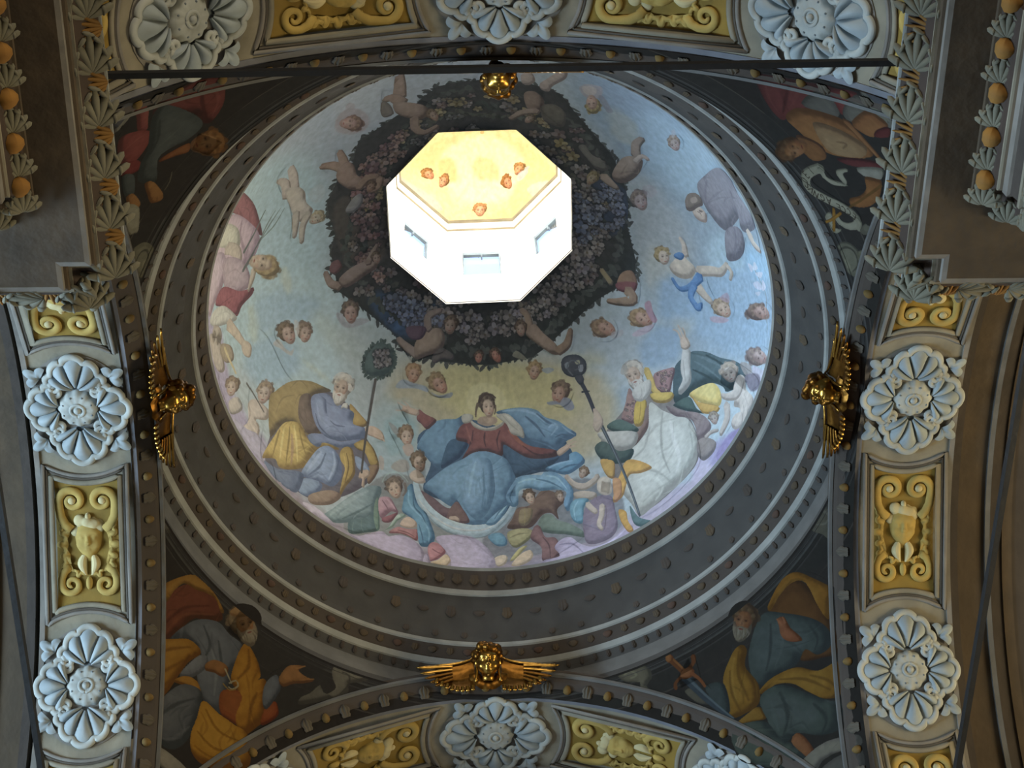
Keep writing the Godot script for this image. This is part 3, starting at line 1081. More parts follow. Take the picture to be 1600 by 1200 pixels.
func feather(l: float, w: float, d: float) -> ArrayMesh:
	# along -x, rounded at its end, a ridge down the middle
	var st := SurfaceTool.new()
	st.begin(Mesh.PRIMITIVE_TRIANGLES)
	var nu := 8
	var rows := []
	for i in nu + 1:
		var f := float(i) / nu
		var half := w * 0.5 * (0.8 + 0.2 * f) * sqrt(maxf(0.02, 1.0 - pow(f, 8.0)))
		rows.append([Vector3(f * l, -half, 0), Vector3(f * l, -half * 0.7, d * 0.7), Vector3(f * l, 0, d), Vector3(f * l, half * 0.7, d * 0.6), Vector3(f * l, half, 0), Vector3(f * l, 0, -d * 0.4)])
	for i in nu:
		for k in 6:
			var n := (k + 1) % 6
			for v in [rows[i][k], rows[i + 1][k], rows[i + 1][n], rows[i][k], rows[i + 1][n], rows[i][n]]:
				st.add_vertex(v)
	for k in 4:
		for v in [rows[nu][0], rows[nu][k + 2], rows[nu][k + 1]]:
			st.add_vertex(v)
	st.generate_normals()
	return st.commit()

func cherub(yaw: float, lab: String, at: Vector3):
	# in its own axes: faces +Z and a little down (into the crossing), wings spread along x
	var o := thing("gilded_cherub", lab, "cherub", "")
	o.transform = Transform3D(Basis(Vector3.UP, yaw), nudge(yaw)) * Transform3D(Basis(Vector3.RIGHT, 0.34), at)
	var h := put("head", head_mesh, M["gilding"], o)
	h.transform = Transform3D(Basis(Vector3.RIGHT, 0.42).scaled(Vector3.ONE * 0.80), Vector3(0, 0, 0.20))
	put("hair", hair_mesh, M["gilding_worn"], h)
	put("collar", grid(16, 5, func(u, v):
		var a: float = PI * (1.0 + u)
		var r: float = lerpf(0.10, 0.27, v)
		return Vector3(cos(a) * r * 0.9, -0.12 + sin(a) * r * 0.85, 0.10 + 0.03 * sin(v * PI) + 0.015 * sin(u * PI * 9) * v)), M["gilding_worn"], o)
	for s in [-1.0, 1.0]:
		var w := sub("wing", o, Transform3D(Basis(), Vector3(0.17 * s, 0, 0.13)))
		var place := func(x: float, y: float, z: float) -> Vector3: return Vector3(x * s, y, z)
		# hollow plate: high beside the head, falling away to the tip
		var top := func(f: float) -> float: return lerpf(0.115, -0.005, sqrt(f)) - 0.02 * sin(f * PI)
		var low := func(f: float) -> float: return lerpf(-0.34, -0.21, f * f) - 0.045 * sin(f * PI)
		put("plate", grid(14, 10, func(u, v):
			var x: float = 0.50 * u
			return place.call(x, lerpf(low.call(u), top.call(u), v), -0.01 - 0.045 * sin(v * PI) * sin(PI * (0.15 + 0.7 * u)) + 0.006 * sin(v * 24.0)), s < 0), M["gilding_worn"], w)
		var ridge := PackedVector3Array()
		var rr := PackedFloat32Array()
		for i in 11:
			var f := i / 10.0
			ridge.append(place.call(0.50 * f, top.call(f) + 0.006, 0.004))
			rr.append(lerpf(0.012, 0.022, sin(f * PI)))
		put("wing_ridge", tube(ridge, rr, 8, 0.8, Vector3.BACK), M["gilding"], w)
		var inner := PackedVector3Array()
		for i in 8:
			inner.append(place.call(-0.01 - 0.02 * sin(i / 7.0 * PI), lerpf(0.115, -0.25, i / 7.0), 0.01 - 0.01 * i / 7.0))
		put("wing_edge", tube(inner, PackedFloat32Array([0.008, 0.010, 0.012, 0.017, 0.022, 0.02, 0.018, 0.015]), 8, 0.8, Vector3.BACK), M["gilding"], w)
		# long feathers reach out past the plate
		for i in 5:
			var f := put("feather", feather([0.46, 0.41, 0.36, 0.30, 0.24][i], 0.060, 0.020 * s), M["gilding" if i < 2 else "gilding_worn"], w)
			f.transform = Transform3D(Basis(Vector3(s, 0, 0), Vector3(0, 1, 0), Vector3(0, 0, s)) * Basis(Vector3(0, 0, 1), -0.02 - 0.10 * i), Vector3(0.28 * s, -0.02 - 0.042 * i, 0.0 - 0.006 * i))
		# short scalloped feathers along the foot of the plate
		for i in 8:
			var f := (i + 0.5) / 8.0
			var c := put("covert", feather(0.075, 0.066, 0.026 * s), M["gilding"], w)
			c.transform = Transform3D(Basis(Vector3(s, 0, 0), Vector3(0, 1, 0), Vector3(0, 0, s)) * Basis(Vector3(0, 0, 1), -1.5 + 0.5 * (f - 0.4)), Vector3(0.50 * f * s, low.call(f) + 0.035, 0.005))

func build_small():
	cherub(0.0, "gilded winged cherub head on the far arch at the bottom centre, seen frontally", V(-0.024, 4.315, -0.99))
	cherub(PI / 2, "gilded winged cherub head in profile on the left arch beside the blue rosette", V(0.0, 4.335, -0.995))
	cherub(-PI / 2, "gilded winged cherub head in profile on the right arch beside the grey rosette", V(0.0, 4.335, -1.01))
	cherub(PI, "gilded winged cherub head seen from below at the top, just above the black tie rod", V(0.0, 4.33, -1.0))
	rod("black iron tie rod running straight across the top of the dome", [V(-1.03, 3.5, 1.212), V(1.03, 3.5, 1.238)], 0.032)
	rod("dark iron tie rod crossing the pale blue rosette low on the left arch", [V(-1.225, 3.5, 1.0), V(-1.225, 3.5, -1.02)], 0.036)
	rod("dark iron tie rod in front of the right arch near the saint with a sword", [V(1.225, 3.5, 1.0), V(1.225, 3.5, -1.02)], 0.036)
	spot(1.0, "small chrome spotlight under the right entablature")
	spot(-1.0, "small chrome spotlight under the left entablature, cut by the picture edge")

func rod(lab: String, ends: Array, r: float):
	var o := thing("tie_rod", lab, "tie rod", "")
	var st := SurfaceTool.new()
	st.begin(Mesh.PRIMITIVE_TRIANGLES)
	var a: Vector3 = ends[0]
	var b: Vector3 = ends[1]
	var z := (b - a).normalized()
	var x := z.cross(Vector3.UP).normalized()
	add_box(st, Transform3D(Basis(x * r * 1.6, x.cross(z) * r * 2.6, b - a), (a + b) / 2))
	st.generate_normals()
	put("bar", st.commit(), M["iron"], o)
	for e in [a, b]:
		var c := SurfaceTool.new()
		c.begin(Mesh.PRIMITIVE_TRIANGLES)
		add_box(c, Transform3D(Basis(x * r * 5, x.cross(z) * r * 5, z * 0.04), e))
		c.generate_normals()
		put("anchor_plate", c.commit(), M["iron"], o)

func spot(s: float, lab: String):
	var o := thing("spotlight", lab, "spotlight", "")
	o.position = V(1.085 if s > 0 else -1.075, 3.105, 0.865)
	put("housing", spun(PackedVector2Array([Vector2(0, -0.10), Vector2(0.06, -0.09), Vector2(0.075, 0.0), Vector2(0.085, 0.06)]), 20, func(p, a): return Vector3(cos(a) * p.x, sin(a) * p.x, -p.y), 0.0, TAU, false, false), M["chrome"], o)
	put("lens", ellipsoid(Vector3(0.078, 0.078, 0.03)), M["chrome"], o).position = Vector3(0, 0, -0.06)
	put("bracket", box_mesh(Vector3(-0.02, 0.05, -0.02), Vector3(0.02, 0.16, 0.02)), M["lamp_black"], o)
	put("mount", box_mesh(Vector3(-0.05, 0.05, -0.04), Vector3(0.05, 0.075, 0.04)), M["lamp_black"], o)

# ---------------------------------------------------------------- the painter: fills, soft shades and strokes on an Image

var cv: Image
var grade := [0.0, Color(0.46, 0.49, 0.52), 1.0]   # share and colour of the grey haze mixed into the pigment colours, then strength
var exposure_k := 0.6      # the light that falls on the painting: colours below are as they look, the pigment is lighter
var clip: Image
var clip_at := Vector2i.ZERO
var light_dir := Vector2(-0.6, -0.8)

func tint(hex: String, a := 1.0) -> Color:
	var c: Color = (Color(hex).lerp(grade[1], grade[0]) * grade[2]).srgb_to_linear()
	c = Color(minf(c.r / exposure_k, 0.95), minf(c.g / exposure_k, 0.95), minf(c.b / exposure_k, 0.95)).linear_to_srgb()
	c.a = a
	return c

func curve(p: PackedVector2Array, closed: bool) -> PackedVector2Array:
	var out := PackedVector2Array()
	var n := p.size()
	if n < 3:
		return p
	for i in (n if closed else n - 1):
		var a := p[(i - 1 + n) % n] if closed or i > 0 else p[0]
		var b := p[i]
		var c := p[(i + 1) % n]
		var d := p[(i + 2) % n] if closed or i < n - 2 else p[n - 1]
		var m := clampi(int(b.distance_to(c) / 7.0), 2, 9)
		for k in m:
			out.append(b.cubic_interpolate(c, a, d, float(k) / m))
	if not closed:
		out.append(p[n - 1])
	return out

func ribbon(p: PackedVector2Array, w0: float, w1: float, w2: float) -> PackedVector2Array:
	# the outline of a stroke along p, w0 to w1 to w2 wide
	var c := curve(p, false)
	var n := c.size()
	var l := PackedVector2Array()
	var r := PackedVector2Array()
	for i in n:
		var f := float(i) / maxi(1, n - 1)
		var w := (lerpf(w0, w1, f * 2) if f < 0.5 else lerpf(w1, w2, f * 2 - 1)) * 0.5
		var t := (c[mini(i + 1, n - 1)] - c[maxi(i - 1, 0)]).normalized()
		var nrm := Vector2(-t.y, t.x) * w
		if i == 0:
			l.append(c[i] - t * w * 0.7)
		l.append(c[i] + nrm)
		r.append(c[i] - nrm)
		if i == n - 1:
			l.append(c[i] + t * w * 0.7)
	r.reverse()
	l.append_array(r)
	return l

func layer(p: PackedVector2Array, blur: float, c: Color) -> Array:
	# [Image, corner]: the outline p filled with c, its edge softened over about blur pixels
	var lo := p[0]
	var hi := p[0]
	for q in p:
		lo = lo.min(q)
		hi = hi.max(q)
	var pad := ceilf(blur * 1.2) + 2.0
	lo = (lo - Vector2(pad, pad)).floor()
	hi = (hi + Vector2(pad, pad)).ceil()
	lo = lo.max(Vector2(-200, -200))
	hi = hi.min(Vector2(cv.get_width() + 200, cv.get_height() + 200))
	var cell := 0.5 if blur < 1.5 else maxf(0.5, blur * 0.25)
	var w := maxi(2, int(ceilf((hi.x - lo.x) / cell)))
	var h := maxi(2, int(ceilf((hi.y - lo.y) / cell)))
	w += w % 2
	h += h % 2
	var im := Image.create(w, h, false, Image.FORMAT_RGBA8)
	im.fill(Color(c.r, c.g, c.b, 0))
	var rows := []
	rows.resize(h)
	var n := p.size()
	for i in n:
		var a := (p[i] - lo) / cell
		var b := (p[(i + 1) % n] - lo) / cell
		if a.y > b.y:
			var s := a
			a = b
			b = s
		var y0 := maxi(0, int(ceilf(a.y - 0.5)))
		var y1 := mini(h - 1, int(ceilf(b.y - 0.5)) - 1)
		if y1 < y0:
			continue
		var k := (b.x - a.x) / (b.y - a.y)
		var x := a.x + (y0 + 0.5 - a.y) * k
		for y in range(y0, y1 + 1):
			if rows[y] == null:
				rows[y] = PackedFloat32Array()
			rows[y].append(x)
			x += k
	for y in h:
		if rows[y] == null:
			continue
		var r: PackedFloat32Array = rows[y]
		r.sort()
		for i in range(0, r.size() - 1, 2):
			var x0 := maxi(0, int(roundf(r[i])))
			var x1 := mini(w, int(roundf(r[i + 1])))
			if x1 > x0:
				im.fill_rect(Rect2i(x0, y, x1 - x0, 1), c)
	im.resize(w / 2, h / 2, Image.INTERPOLATE_BILINEAR)
	if cell > 0.5:
		var fw := int(w * cell)
		var fh := int(h * cell)
		im.resize(fw, fh, Image.INTERPOLATE_CUBIC if fw * fh < 60000 else Image.INTERPOLATE_BILINEAR)
	return [im, Vector2i(lo)]

func lay(l: Array):
	# blends a layer into the picture, inside the clip if there is one
	var im: Image = l[0]
	var at: Vector2i = l[1]
	if clip == null:
		cv.blend_rect(im, Rect2i(Vector2i.ZERO, im.get_size()), at)
		return
	var r := Rect2i(at, im.get_size()).intersection(Rect2i(clip_at, clip.get_size()))
	if r.size.x < 1 or r.size.y < 1:
		return
	cv.blend_rect_mask(im.get_region(Rect2i(r.position - at, r.size)), clip.get_region(Rect2i(r.position - clip_at, r.size)), Rect2i(Vector2i.ZERO, r.size), r.position)

func moved(p: PackedVector2Array, by: Vector2, shrink := 1.0) -> PackedVector2Array:
	var c := Vector2.ZERO
	for q in p:
		c += q
	c /= p.size()
	var out := PackedVector2Array()
	for q in p:
		out.append(c + (q - c) * shrink + by)
	return out

func form(p: PackedVector2Array, dark: String, mid: String, bright: String, size: float):
	# a rounded form as a fresco painter models it: shade, half tone and light, softly inside its outline
	clip = null
	var l := layer(p, 0.0, tint(dark))
	lay(l)
	clip = l[0]
	clip_at = l[1]
	lay(layer(moved(p, light_dir * size, 0.97), size, tint(mid)))
	lay(layer(moved(p, light_dir * size * 1.2, 0.70), size * 1.8, tint(bright, 0.6)))
	if size > 14.0:
		folds(p, dark, bright, size)

func folds(p: PackedVector2Array, dark: String, bright: String, size: float):
	# soft folds in larger pieces of cloth, along their length
	var g := RandomNumberGenerator.new()
	g.seed = int(p[0].x * 3 + p[0].y * 5)
	var c := Vector2.ZERO
	for q in p:
		c += q
	c /= p.size()
	var xx := 0.0
	var xy := 0.0
	var yy := 0.0
	for q in p:
		var e := q - c
		xx += e.x * e.x
		xy += e.x * e.y
		yy += e.y * e.y
	var d := Vector2.from_angle(0.5 * atan2(2.0 * xy, xx - yy))
	var l := sqrt(maxf(xx, yy) / p.size())
	var w := sqrt(minf(xx, yy) / p.size()) + l * 0.3
	for i in 7:
		var b := c + d.orthogonal() * g.randf_range(-1.3, 1.3) * w + d * g.randf_range(-1.2, 0.1) * l
		var t := d.rotated(g.randf_range(-0.45, 0.45))
		var n := t.orthogonal() * l * g.randf_range(-0.3, 0.3)
		var k := l * g.randf_range(0.6, 1.6)
		var wd := size * g.randf_range(0.22, 0.42)
		for e in 2:
			var off := t.orthogonal() * wd * (0.5 if e else -0.5)
			lay(layer(ribbon(PackedVector2Array([b + off, b + t * k * 0.5 + n + off, b + t * k + off * 0.4]), wd * 0.2, wd, wd * 0.15), wd * 0.45, tint(dark if e else bright, 0.26)))

func oval(c: Vector2, ux: Vector2, uy: Vector2, n := 14) -> PackedVector2Array:
	var out := PackedVector2Array()
	for i in n:
		var a := TAU * i / n
		out.append(c + ux * cos(a) + uy * sin(a))
	return out

func mixed(a: String, b: String, f: float) -> String:
	return Color(a).lerp(Color(b), f).to_html(false)

func face(c: Vector2, ux: Vector2, uy: Vector2, skin: String, hair: String, turn: float, beard := ""):
	# ux points to the right of the face, uy from crown to chin; both as long as half the head
	var at := func(x: float, y: float) -> Vector2:
		return c + ux * x + uy * y
	var g := RandomNumberGenerator.new()
	g.seed = int(c.x * 7 + c.y * 13)
	var r := uy.length()
	var dark := mixed(skin, "2a1c18", 0.5)
	var warm := mixed(skin, "9a4a3a", 0.4)
	var lit := mixed(skin, "fff0dc", 0.16)
	var hair_dark := mixed(hair, "17110e", 0.45)
	clip = null
	for i in 22:
		var a := PI * (0.98 + 1.04 * g.randf()) if i < 16 else PI * g.randf_range(-0.2, 1.2)
		var k := g.randf_range(0.72, 0.98) if i < 16 else g.randf_range(0.6, 0.72)
		lay(layer(oval(at.call(-turn * 0.14 + cos(a) * k * 0.92, -0.12 + sin(a) * k * 0.9), ux * g.randf_range(0.16, 0.28), uy * g.randf_range(0.14, 0.24), 8), r * 0.10, tint(mixed(hair_dark, hair, g.randf()), 0.75)))
	form(oval(at.call(-turn * 0.14, -0.16), ux * 0.86, uy * 0.82), hair_dark, hair, mixed(hair, "e8d2a0", 0.18), r * 0.22)
	var f := PackedVector2Array()
	for q in [[0, -0.55], [0.42, -0.46], [0.62, -0.05], [0.60, 0.38], [0.36, 0.80], [0, 0.95], [-0.36, 0.80], [-0.60, 0.38], [-0.62, -0.05], [-0.42, -0.46]]:
		f.append(at.call(q[0] + turn * 0.20, q[1]))
	f = curve(f, true)
	clip = null
	lay(layer(f, r * 0.12, tint(mixed(skin, "3a2620", 0.40))))
	clip = layer(f, 0.0, tint("000000"))[0]
	clip_at = layer(f, 0.0, tint("000000"))[1]
	lay(layer(moved(f, light_dir * r * 0.16, 0.95), r * 0.22, tint(skin)))
	lay(layer(moved(f, light_dir * r * 0.22, 0.6), r * 0.35, tint(lit, 0.8)))
	if beard:
		clip = null
		var b := PackedVector2Array()
		for q in [[-0.60, 0.15], [-0.4, 0.46], [0, 0.42], [0.4, 0.46], [0.60, 0.15], [0.66, 0.7], [0.3, 1.2], [-0.1, 1.38], [-0.45, 1.1], [-0.68, 0.6]]:
			b.append(at.call(q[0] + turn * 0.15, q[1]))
		form(curve(b, true), mixed(beard, "2a221c", 0.45), beard, mixed(beard, "ffffff", 0.15), r * 0.2)
		for i in 14:
			var x := g.randf_range(-0.5, 0.5) + turn * 0.15
			var y := g.randf_range(0.4, 0.8)
			lay(layer(ribbon(PackedVector2Array([at.call(x, y), at.call(x * 1.1 + 0.06, y + 0.2), at.call(x * 0.9, y + 0.42)]), r * 0.03, r * 0.06, r * 0.02), r * 0.04, tint(mixed(beard, ["2a221c", "ffffff"][i % 2], 0.3), 0.6)))
		clip = null
	clip = null
	var e := turn * 0.34
	for s in [-1.0, 1.0]:
		lay(layer(oval(at.call(e + s * 0.27, 0.03), ux * 0.19, uy * 0.12, 10), r * 0.14, tint(dark, 0.50)))
		lay(layer(oval(at.call(e + s * 0.27, 0.06), ux * 0.085, uy * 0.045, 8), r * 0.06, tint("1c1412", 0.62)))
		lay(layer(ribbon(PackedVector2Array([at.call(e + s * 0.12, -0.12), at.call(e + s * 0.28, -0.16), at.call(e + s * 0.44, -0.09)]), r * 0.04, r * 0.06, r * 0.03), r * 0.08, tint(dark, 0.5)))
		lay(layer(oval(at.call(e * 0.7 + s * 0.34, 0.38), ux * 0.17, uy * 0.15, 10), r * 0.2, tint(warm, 0.38)))
	lay(layer(PackedVector2Array([at.call(e * 1.2 + 0.02, 0.0), at.call(e * 1.3 + 0.14, 0.34), at.call(e * 1.2 - 0.02, 0.40)]), r * 0.10, tint(dark, 0.45)))
	lay(layer(ribbon(PackedVector2Array([at.call(e * 1.2 - 0.02, 0.0), at.call(e * 1.35 - 0.02, 0.30)]), r * 0.06, r * 0.08, r * 0.10), r * 0.10, tint(lit, 0.6)))
	if not beard:
		lay(layer(oval(at.call(e, 0.76), ux * 0.22, uy * 0.07, 10), r * 0.12, tint(dark, 0.28)))
	lay(layer(oval(at.call(e, 0.59), ux * 0.16, uy * 0.055, 10), r * 0.07, tint(mixed("8a3a32", skin, 0.35), 0.75)))
	lay(layer(ribbon(PackedVector2Array([at.call(e - 0.16, 0.58), at.call(e, 0.575), at.call(e + 0.16, 0.58)]), r * 0.02, r * 0.035, r * 0.02), r * 0.05, tint("3a1a18", 0.6)))
	# locks over the brow
	for i in 12:
		var a := PI + PI * (i + 0.5) / 12
		var q: Vector2 = at.call(turn * 0.05 + cos(a) * 0.64, -0.08 + sin(a) * 0.55)
		lay(layer(oval(q, ux * g.randf_range(0.12, 0.2), uy * g.randf_range(0.09, 0.18), 8), r * 0.12, tint(mixed(hair, ["17110e", "e8d2a0", "4a3420"][i % 3], 0.22), 0.65)))
	clip = null

const GLYPHS := {
	"E": [[0.8, 0, 0.1, 0, 0.1, 1, 0.8, 1], [0.1, 0.5, 0.65, 0.5]],
	"C": [[0.85, 0.15, 0.5, 0, 0.12, 0.3, 0.12, 0.7, 0.5, 1, 0.85, 0.85]],
	"A": [[0, 1, 0.45, 0, 0.9, 1], [0.2, 0.65, 0.7, 0.65]],
	"G": [[0.85, 0.15, 0.5, 0, 0.12, 0.3, 0.12, 0.7, 0.5, 1, 0.85, 0.85, 0.85, 0.55, 0.55, 0.55]],
	"N": [[0.1, 1, 0.1, 0, 0.85, 1, 0.85, 0]],
	"V": [[0, 0, 0.45, 1, 0.9, 0]],
	"S": [[0.8, 0.12, 0.45, 0, 0.15, 0.2, 0.45, 0.5, 0.8, 0.75, 0.5, 1, 0.1, 0.88]],
	"D": [[0.1, 0, 0.1, 1, 0.55, 0.95, 0.85, 0.5, 0.55, 0.05, 0.1, 0]],
	"I": [[0.45, 0, 0.45, 1]],
}

func lettering(text: String, col: String, size: float, p: PackedVector2Array):
	# painted capitals along a line
	clip = null
	var c := curve(p, false)
	for k in text.length():
		var f := (k + 0.5) / text.length() * (c.size() - 1)
		var i := clampi(int(f), 0, c.size() - 2)
		var at := c[i].lerp(c[i + 1], f - i)
		var d := (c[mini(i + 2, c.size() - 1)] - c[maxi(i - 1, 0)]).normalized()
		var down := d.orthogonal() * -1.0
		if d.cross(down) < 0:
			down = -down
		for s in GLYPHS[text[k]]:
			var q := PackedVector2Array()
			for n in range(0, s.size(), 2):
				q.append(at + d * (s[n] - 0.45) * size * 0.72 + down * (s[n + 1] - 0.5) * size)
			for n in q.size() - 1:
				lay(layer(ribbon(PackedVector2Array([q[n], q[n + 1]]), size * 0.13, size * 0.15, size * 0.13), 0.5, tint(col, 0.95)))

func numbers(t: PackedStringArray, from: int) -> PackedVector2Array:
	var out := PackedVector2Array()
	for i in range(from, t.size() - 1, 2):
		out.append(Vector2(t[i].to_float(), t[i + 1].to_float()))
	return out

func paint(script_: String):
	# one mark per line: F form, B soft patch, S stroke, L limb, H head, N nothing clipped
	for line in script_.split("\n", false):
		var t := line.strip_edges().split(" ", false)
		if t.is_empty():
			continue
		match t[0]:
			"N":
				clip = null
			"F":
				form(curve(numbers(t, 5), true), t[1], t[2], t[3], t[4].to_float())
			"G":
				form(numbers(t, 5), t[1], t[2], t[3], t[4].to_float())
			"L":
				form(ribbon(numbers(t, 8), t[5].to_float(), t[6].to_float(), t[7].to_float()), t[1], t[2], t[3], t[4].to_float())
			"B":
				lay(layer(curve(numbers(t, 4), true), t[3].to_float(), tint(t[1], t[2].to_float())))
			"b":
				clip = null
				lay(layer(curve(numbers(t, 4), true), t[3].to_float(), tint(t[1], t[2].to_float())))
			"T":
				lettering(t[3], t[1], t[2].to_float(), numbers(t, 5))
			"S", "s":
				if t[0] == "s":
					clip = null
				var w := t[4].to_float()
				if t[0] == "s":
					lay(layer(ribbon(numbers(t, 6), w, (w + t[5].to_float()) * 0.5, t[5].to_float()), t[3].to_float(), tint(t[1], t[2].to_float())))
				else:
					lay(layer(ribbon(numbers(t, 6), w * 0.5, w, t[5].to_float()), t[3].to_float() * 1.3, tint(t[1], t[2].to_float() * 0.8)))
			"H":
				var p := numbers(t, 4)
				face(p[0], p[1], p[2], t[1], t[2], t[3].to_float(), t[10] if t.size() > 10 else "")
			"R":
				scatter(numbers(t, 5), t[1].to_int(), t[2].to_int(), t[3].split(","), t[4].to_float())
			"Y":
				foliage(curve(numbers(t, 5), true), t[1], t[2].to_int(), t[3].to_float(), t[4].to_float())

func scatter(p: PackedVector2Array, seed_: int, n: int, colors: PackedStringArray, size: float):
	# n blossoms of five petals inside the outline
	clip = null
	var g := RandomNumberGenerator.new()
	g.seed = seed_
	var lo := p[0]
	var hi := p[0]
	for q in p:
		lo = lo.min(q)
		hi = hi.max(q)
	var made := 0
	for k in n * 12:
		if made >= n:
			break
		var c := Vector2(g.randf_range(lo.x, hi.x), g.randf_range(lo.y, hi.y))
		if not Geometry2D.is_point_in_polygon(c, p):
			continue
		made += 1
		var r := size * g.randf_range(0.55, 1.15)
		var a0 := g.randf() * TAU
		var col := mixed(colors[g.randi() % colors.size()], "3a3634", g.randf() * 0.4)
		var squash := g.randf_range(0.55, 1.0)
		lay(layer(oval(c, Vector2(r * 1.3, 0), Vector2(0, r * 1.3 * squash), 8), r * 0.5, tint("1e1e1f", 0.6)))
		for i in 5:
			var a := a0 + TAU * i / 5
			var d := Vector2(cos(a), sin(a) * squash)
			lay(layer(oval(c + d * r * 0.62, d * r * 0.52, d.orthogonal() * r * 0.40, 8), r * 0.12, tint(mixed(col, ["1c1a1a", "ffffff", "8a7a74", "2a2526", "d8d0c8"][(i + made) % 5], 0.14), 0.9)))
		lay(layer(oval(c, Vector2(r * 0.22, 0), Vector2(0, r * 0.22), 6), r * 0.1, tint(mixed(col, "3a2a14", 0.5), 0.9)))

func foliage(p: PackedVector2Array, color: String, n: int, w: float, l: float):
	# leaves that stand out of an outline
	clip = null
	var g := RandomNumberGenerator.new()
	g.seed = n
	for k in n:
		var i := g.randi() % p.size()
		var c := p[i].lerp(p[(i + 1) % p.size()], g.randf())
		var t := (p[(i + 1) % p.size()] - p[i]).normalized()
		var d := t.orthogonal().rotated(g.randf_range(-1.0, 1.0)) * (1.0 if g.randf() < 0.75 else -1.0)
		var e := l * g.randf_range(0.4, 1.0)
		var col := mixed(color, ["4a5250", "1c1e1e", "3a423c"][k % 3], g.randf() * 0.6)
		lay(layer(curve(PackedVector2Array([c - d * e * 0.3, c + d * e * 0.35 + t * w, c + d * e, c + d * e * 0.35 - t * w]), true), 0.8, tint(col, 0.92)))

func fresco(called: String, size: int, ground: String, marks: String, k: float, haze: float, haze_color: Color, strength: float) -> StandardMaterial3D:
	exposure_k = k
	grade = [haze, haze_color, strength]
	clip = null
	cv = Image.create(size, size, false, Image.FORMAT_RGBA8)
	cv.fill(tint(ground))
	paint(marks)
	cv.convert(Image.FORMAT_RGB8)
	var m := StandardMaterial3D.new()
	m.resource_name = called
	m.albedo_texture = ImageTexture.create_from_image(cv)
	m.roughness = 0.92
	m.metallic_specular = 0.25
	m.detail_enabled = true
	m.detail_albedo = mottle
	m.detail_blend_mode = BaseMaterial3D.BLEND_MODE_MUL
	m.detail_uv_layer = BaseMaterial3D.DETAIL_UV_2
	m.uv2_triplanar = true
	m.uv2_world_triplanar = true
	m.uv2_scale = Vector3.ONE * 0.42
	M[called] = m
	return m

var mottle: NoiseTexture2D

func paint_all():
	mottle = noise(0.02, 21, 0.80, 1.0, 6, false, 1024)
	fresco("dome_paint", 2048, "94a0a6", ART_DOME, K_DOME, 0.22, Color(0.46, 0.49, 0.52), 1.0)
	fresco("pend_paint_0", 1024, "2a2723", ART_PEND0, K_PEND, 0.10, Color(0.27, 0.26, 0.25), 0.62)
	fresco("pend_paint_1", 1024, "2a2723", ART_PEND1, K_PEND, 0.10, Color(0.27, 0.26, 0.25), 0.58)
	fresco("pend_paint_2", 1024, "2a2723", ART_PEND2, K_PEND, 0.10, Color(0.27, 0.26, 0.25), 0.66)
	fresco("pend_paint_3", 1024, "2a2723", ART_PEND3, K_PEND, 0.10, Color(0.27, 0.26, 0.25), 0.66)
	fresco("cap_paint", 512, "e2d09a", ART_CAP, K_CAP, 0.0, Color.GRAY, 1.0)

const K_DOME := 0.47
const K_PEND := 0.75
const K_CAP := 1.5

func patches(o: Node3D, list: String, place: Callable, m: Material, cell: float):
	# every painted figure is a part: its own skin of plaster, cut out along its outline and a few millimetres proud
	for line in list.split("\n", false):
		var t: PackedStringArray = line.split("|")
		var poly := curve(numbers(t[2].split(" ", false), 0), true)
		var lo := poly[0]
		var hi := poly[0]
		for q in poly:
			lo = lo.min(q)
			hi = hi.max(q)
		var st := SurfaceTool.new()
		st.begin(Mesh.PRIMITIVE_TRIANGLES)
		var any := false
		var y := floorf(lo.y / cell) * cell
		while y < hi.y:
			var x := floorf(lo.x / cell) * cell
			while x < hi.x:
				for piece_ in Geometry2D.intersect_polygons(poly, PackedVector2Array([Vector2(x, y), Vector2(x + cell, y), Vector2(x + cell, y + cell), Vector2(x, y + cell)])):
					var ids := Geometry2D.triangulate_polygon(piece_)
					for i in range(0, ids.size(), 3):
						var a: Vector2 = piece_[ids[i]]
						var b: Vector2 = piece_[ids[i + 1]]
						var c: Vector2 = piece_[ids[i + 2]]
						if (b - a).cross(c - a) < 0:
							var s := b
							b = c
							c = s
						for q in [a, b, c]:
							var r: Array = place.call(q)
							st.set_uv(r[1])
							st.add_vertex(r[0])
						any = true
				x += cell
			y += cell
		if any:
			st.generate_normals()
			put(t[0], st.commit(), m, o, t[1])

func dome_figures(o: Node3D):
	patches(o, PARTS_DOME, func(q): return from_map(q, 0.0012), M["dome_paint"], 32.0)

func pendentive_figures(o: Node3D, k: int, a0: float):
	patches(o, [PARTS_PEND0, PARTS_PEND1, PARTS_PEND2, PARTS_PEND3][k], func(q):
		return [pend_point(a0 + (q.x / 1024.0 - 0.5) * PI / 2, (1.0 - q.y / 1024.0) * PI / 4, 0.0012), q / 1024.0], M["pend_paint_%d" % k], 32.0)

# ---------------------------------------------------------------- the paintings, in places on their own walls

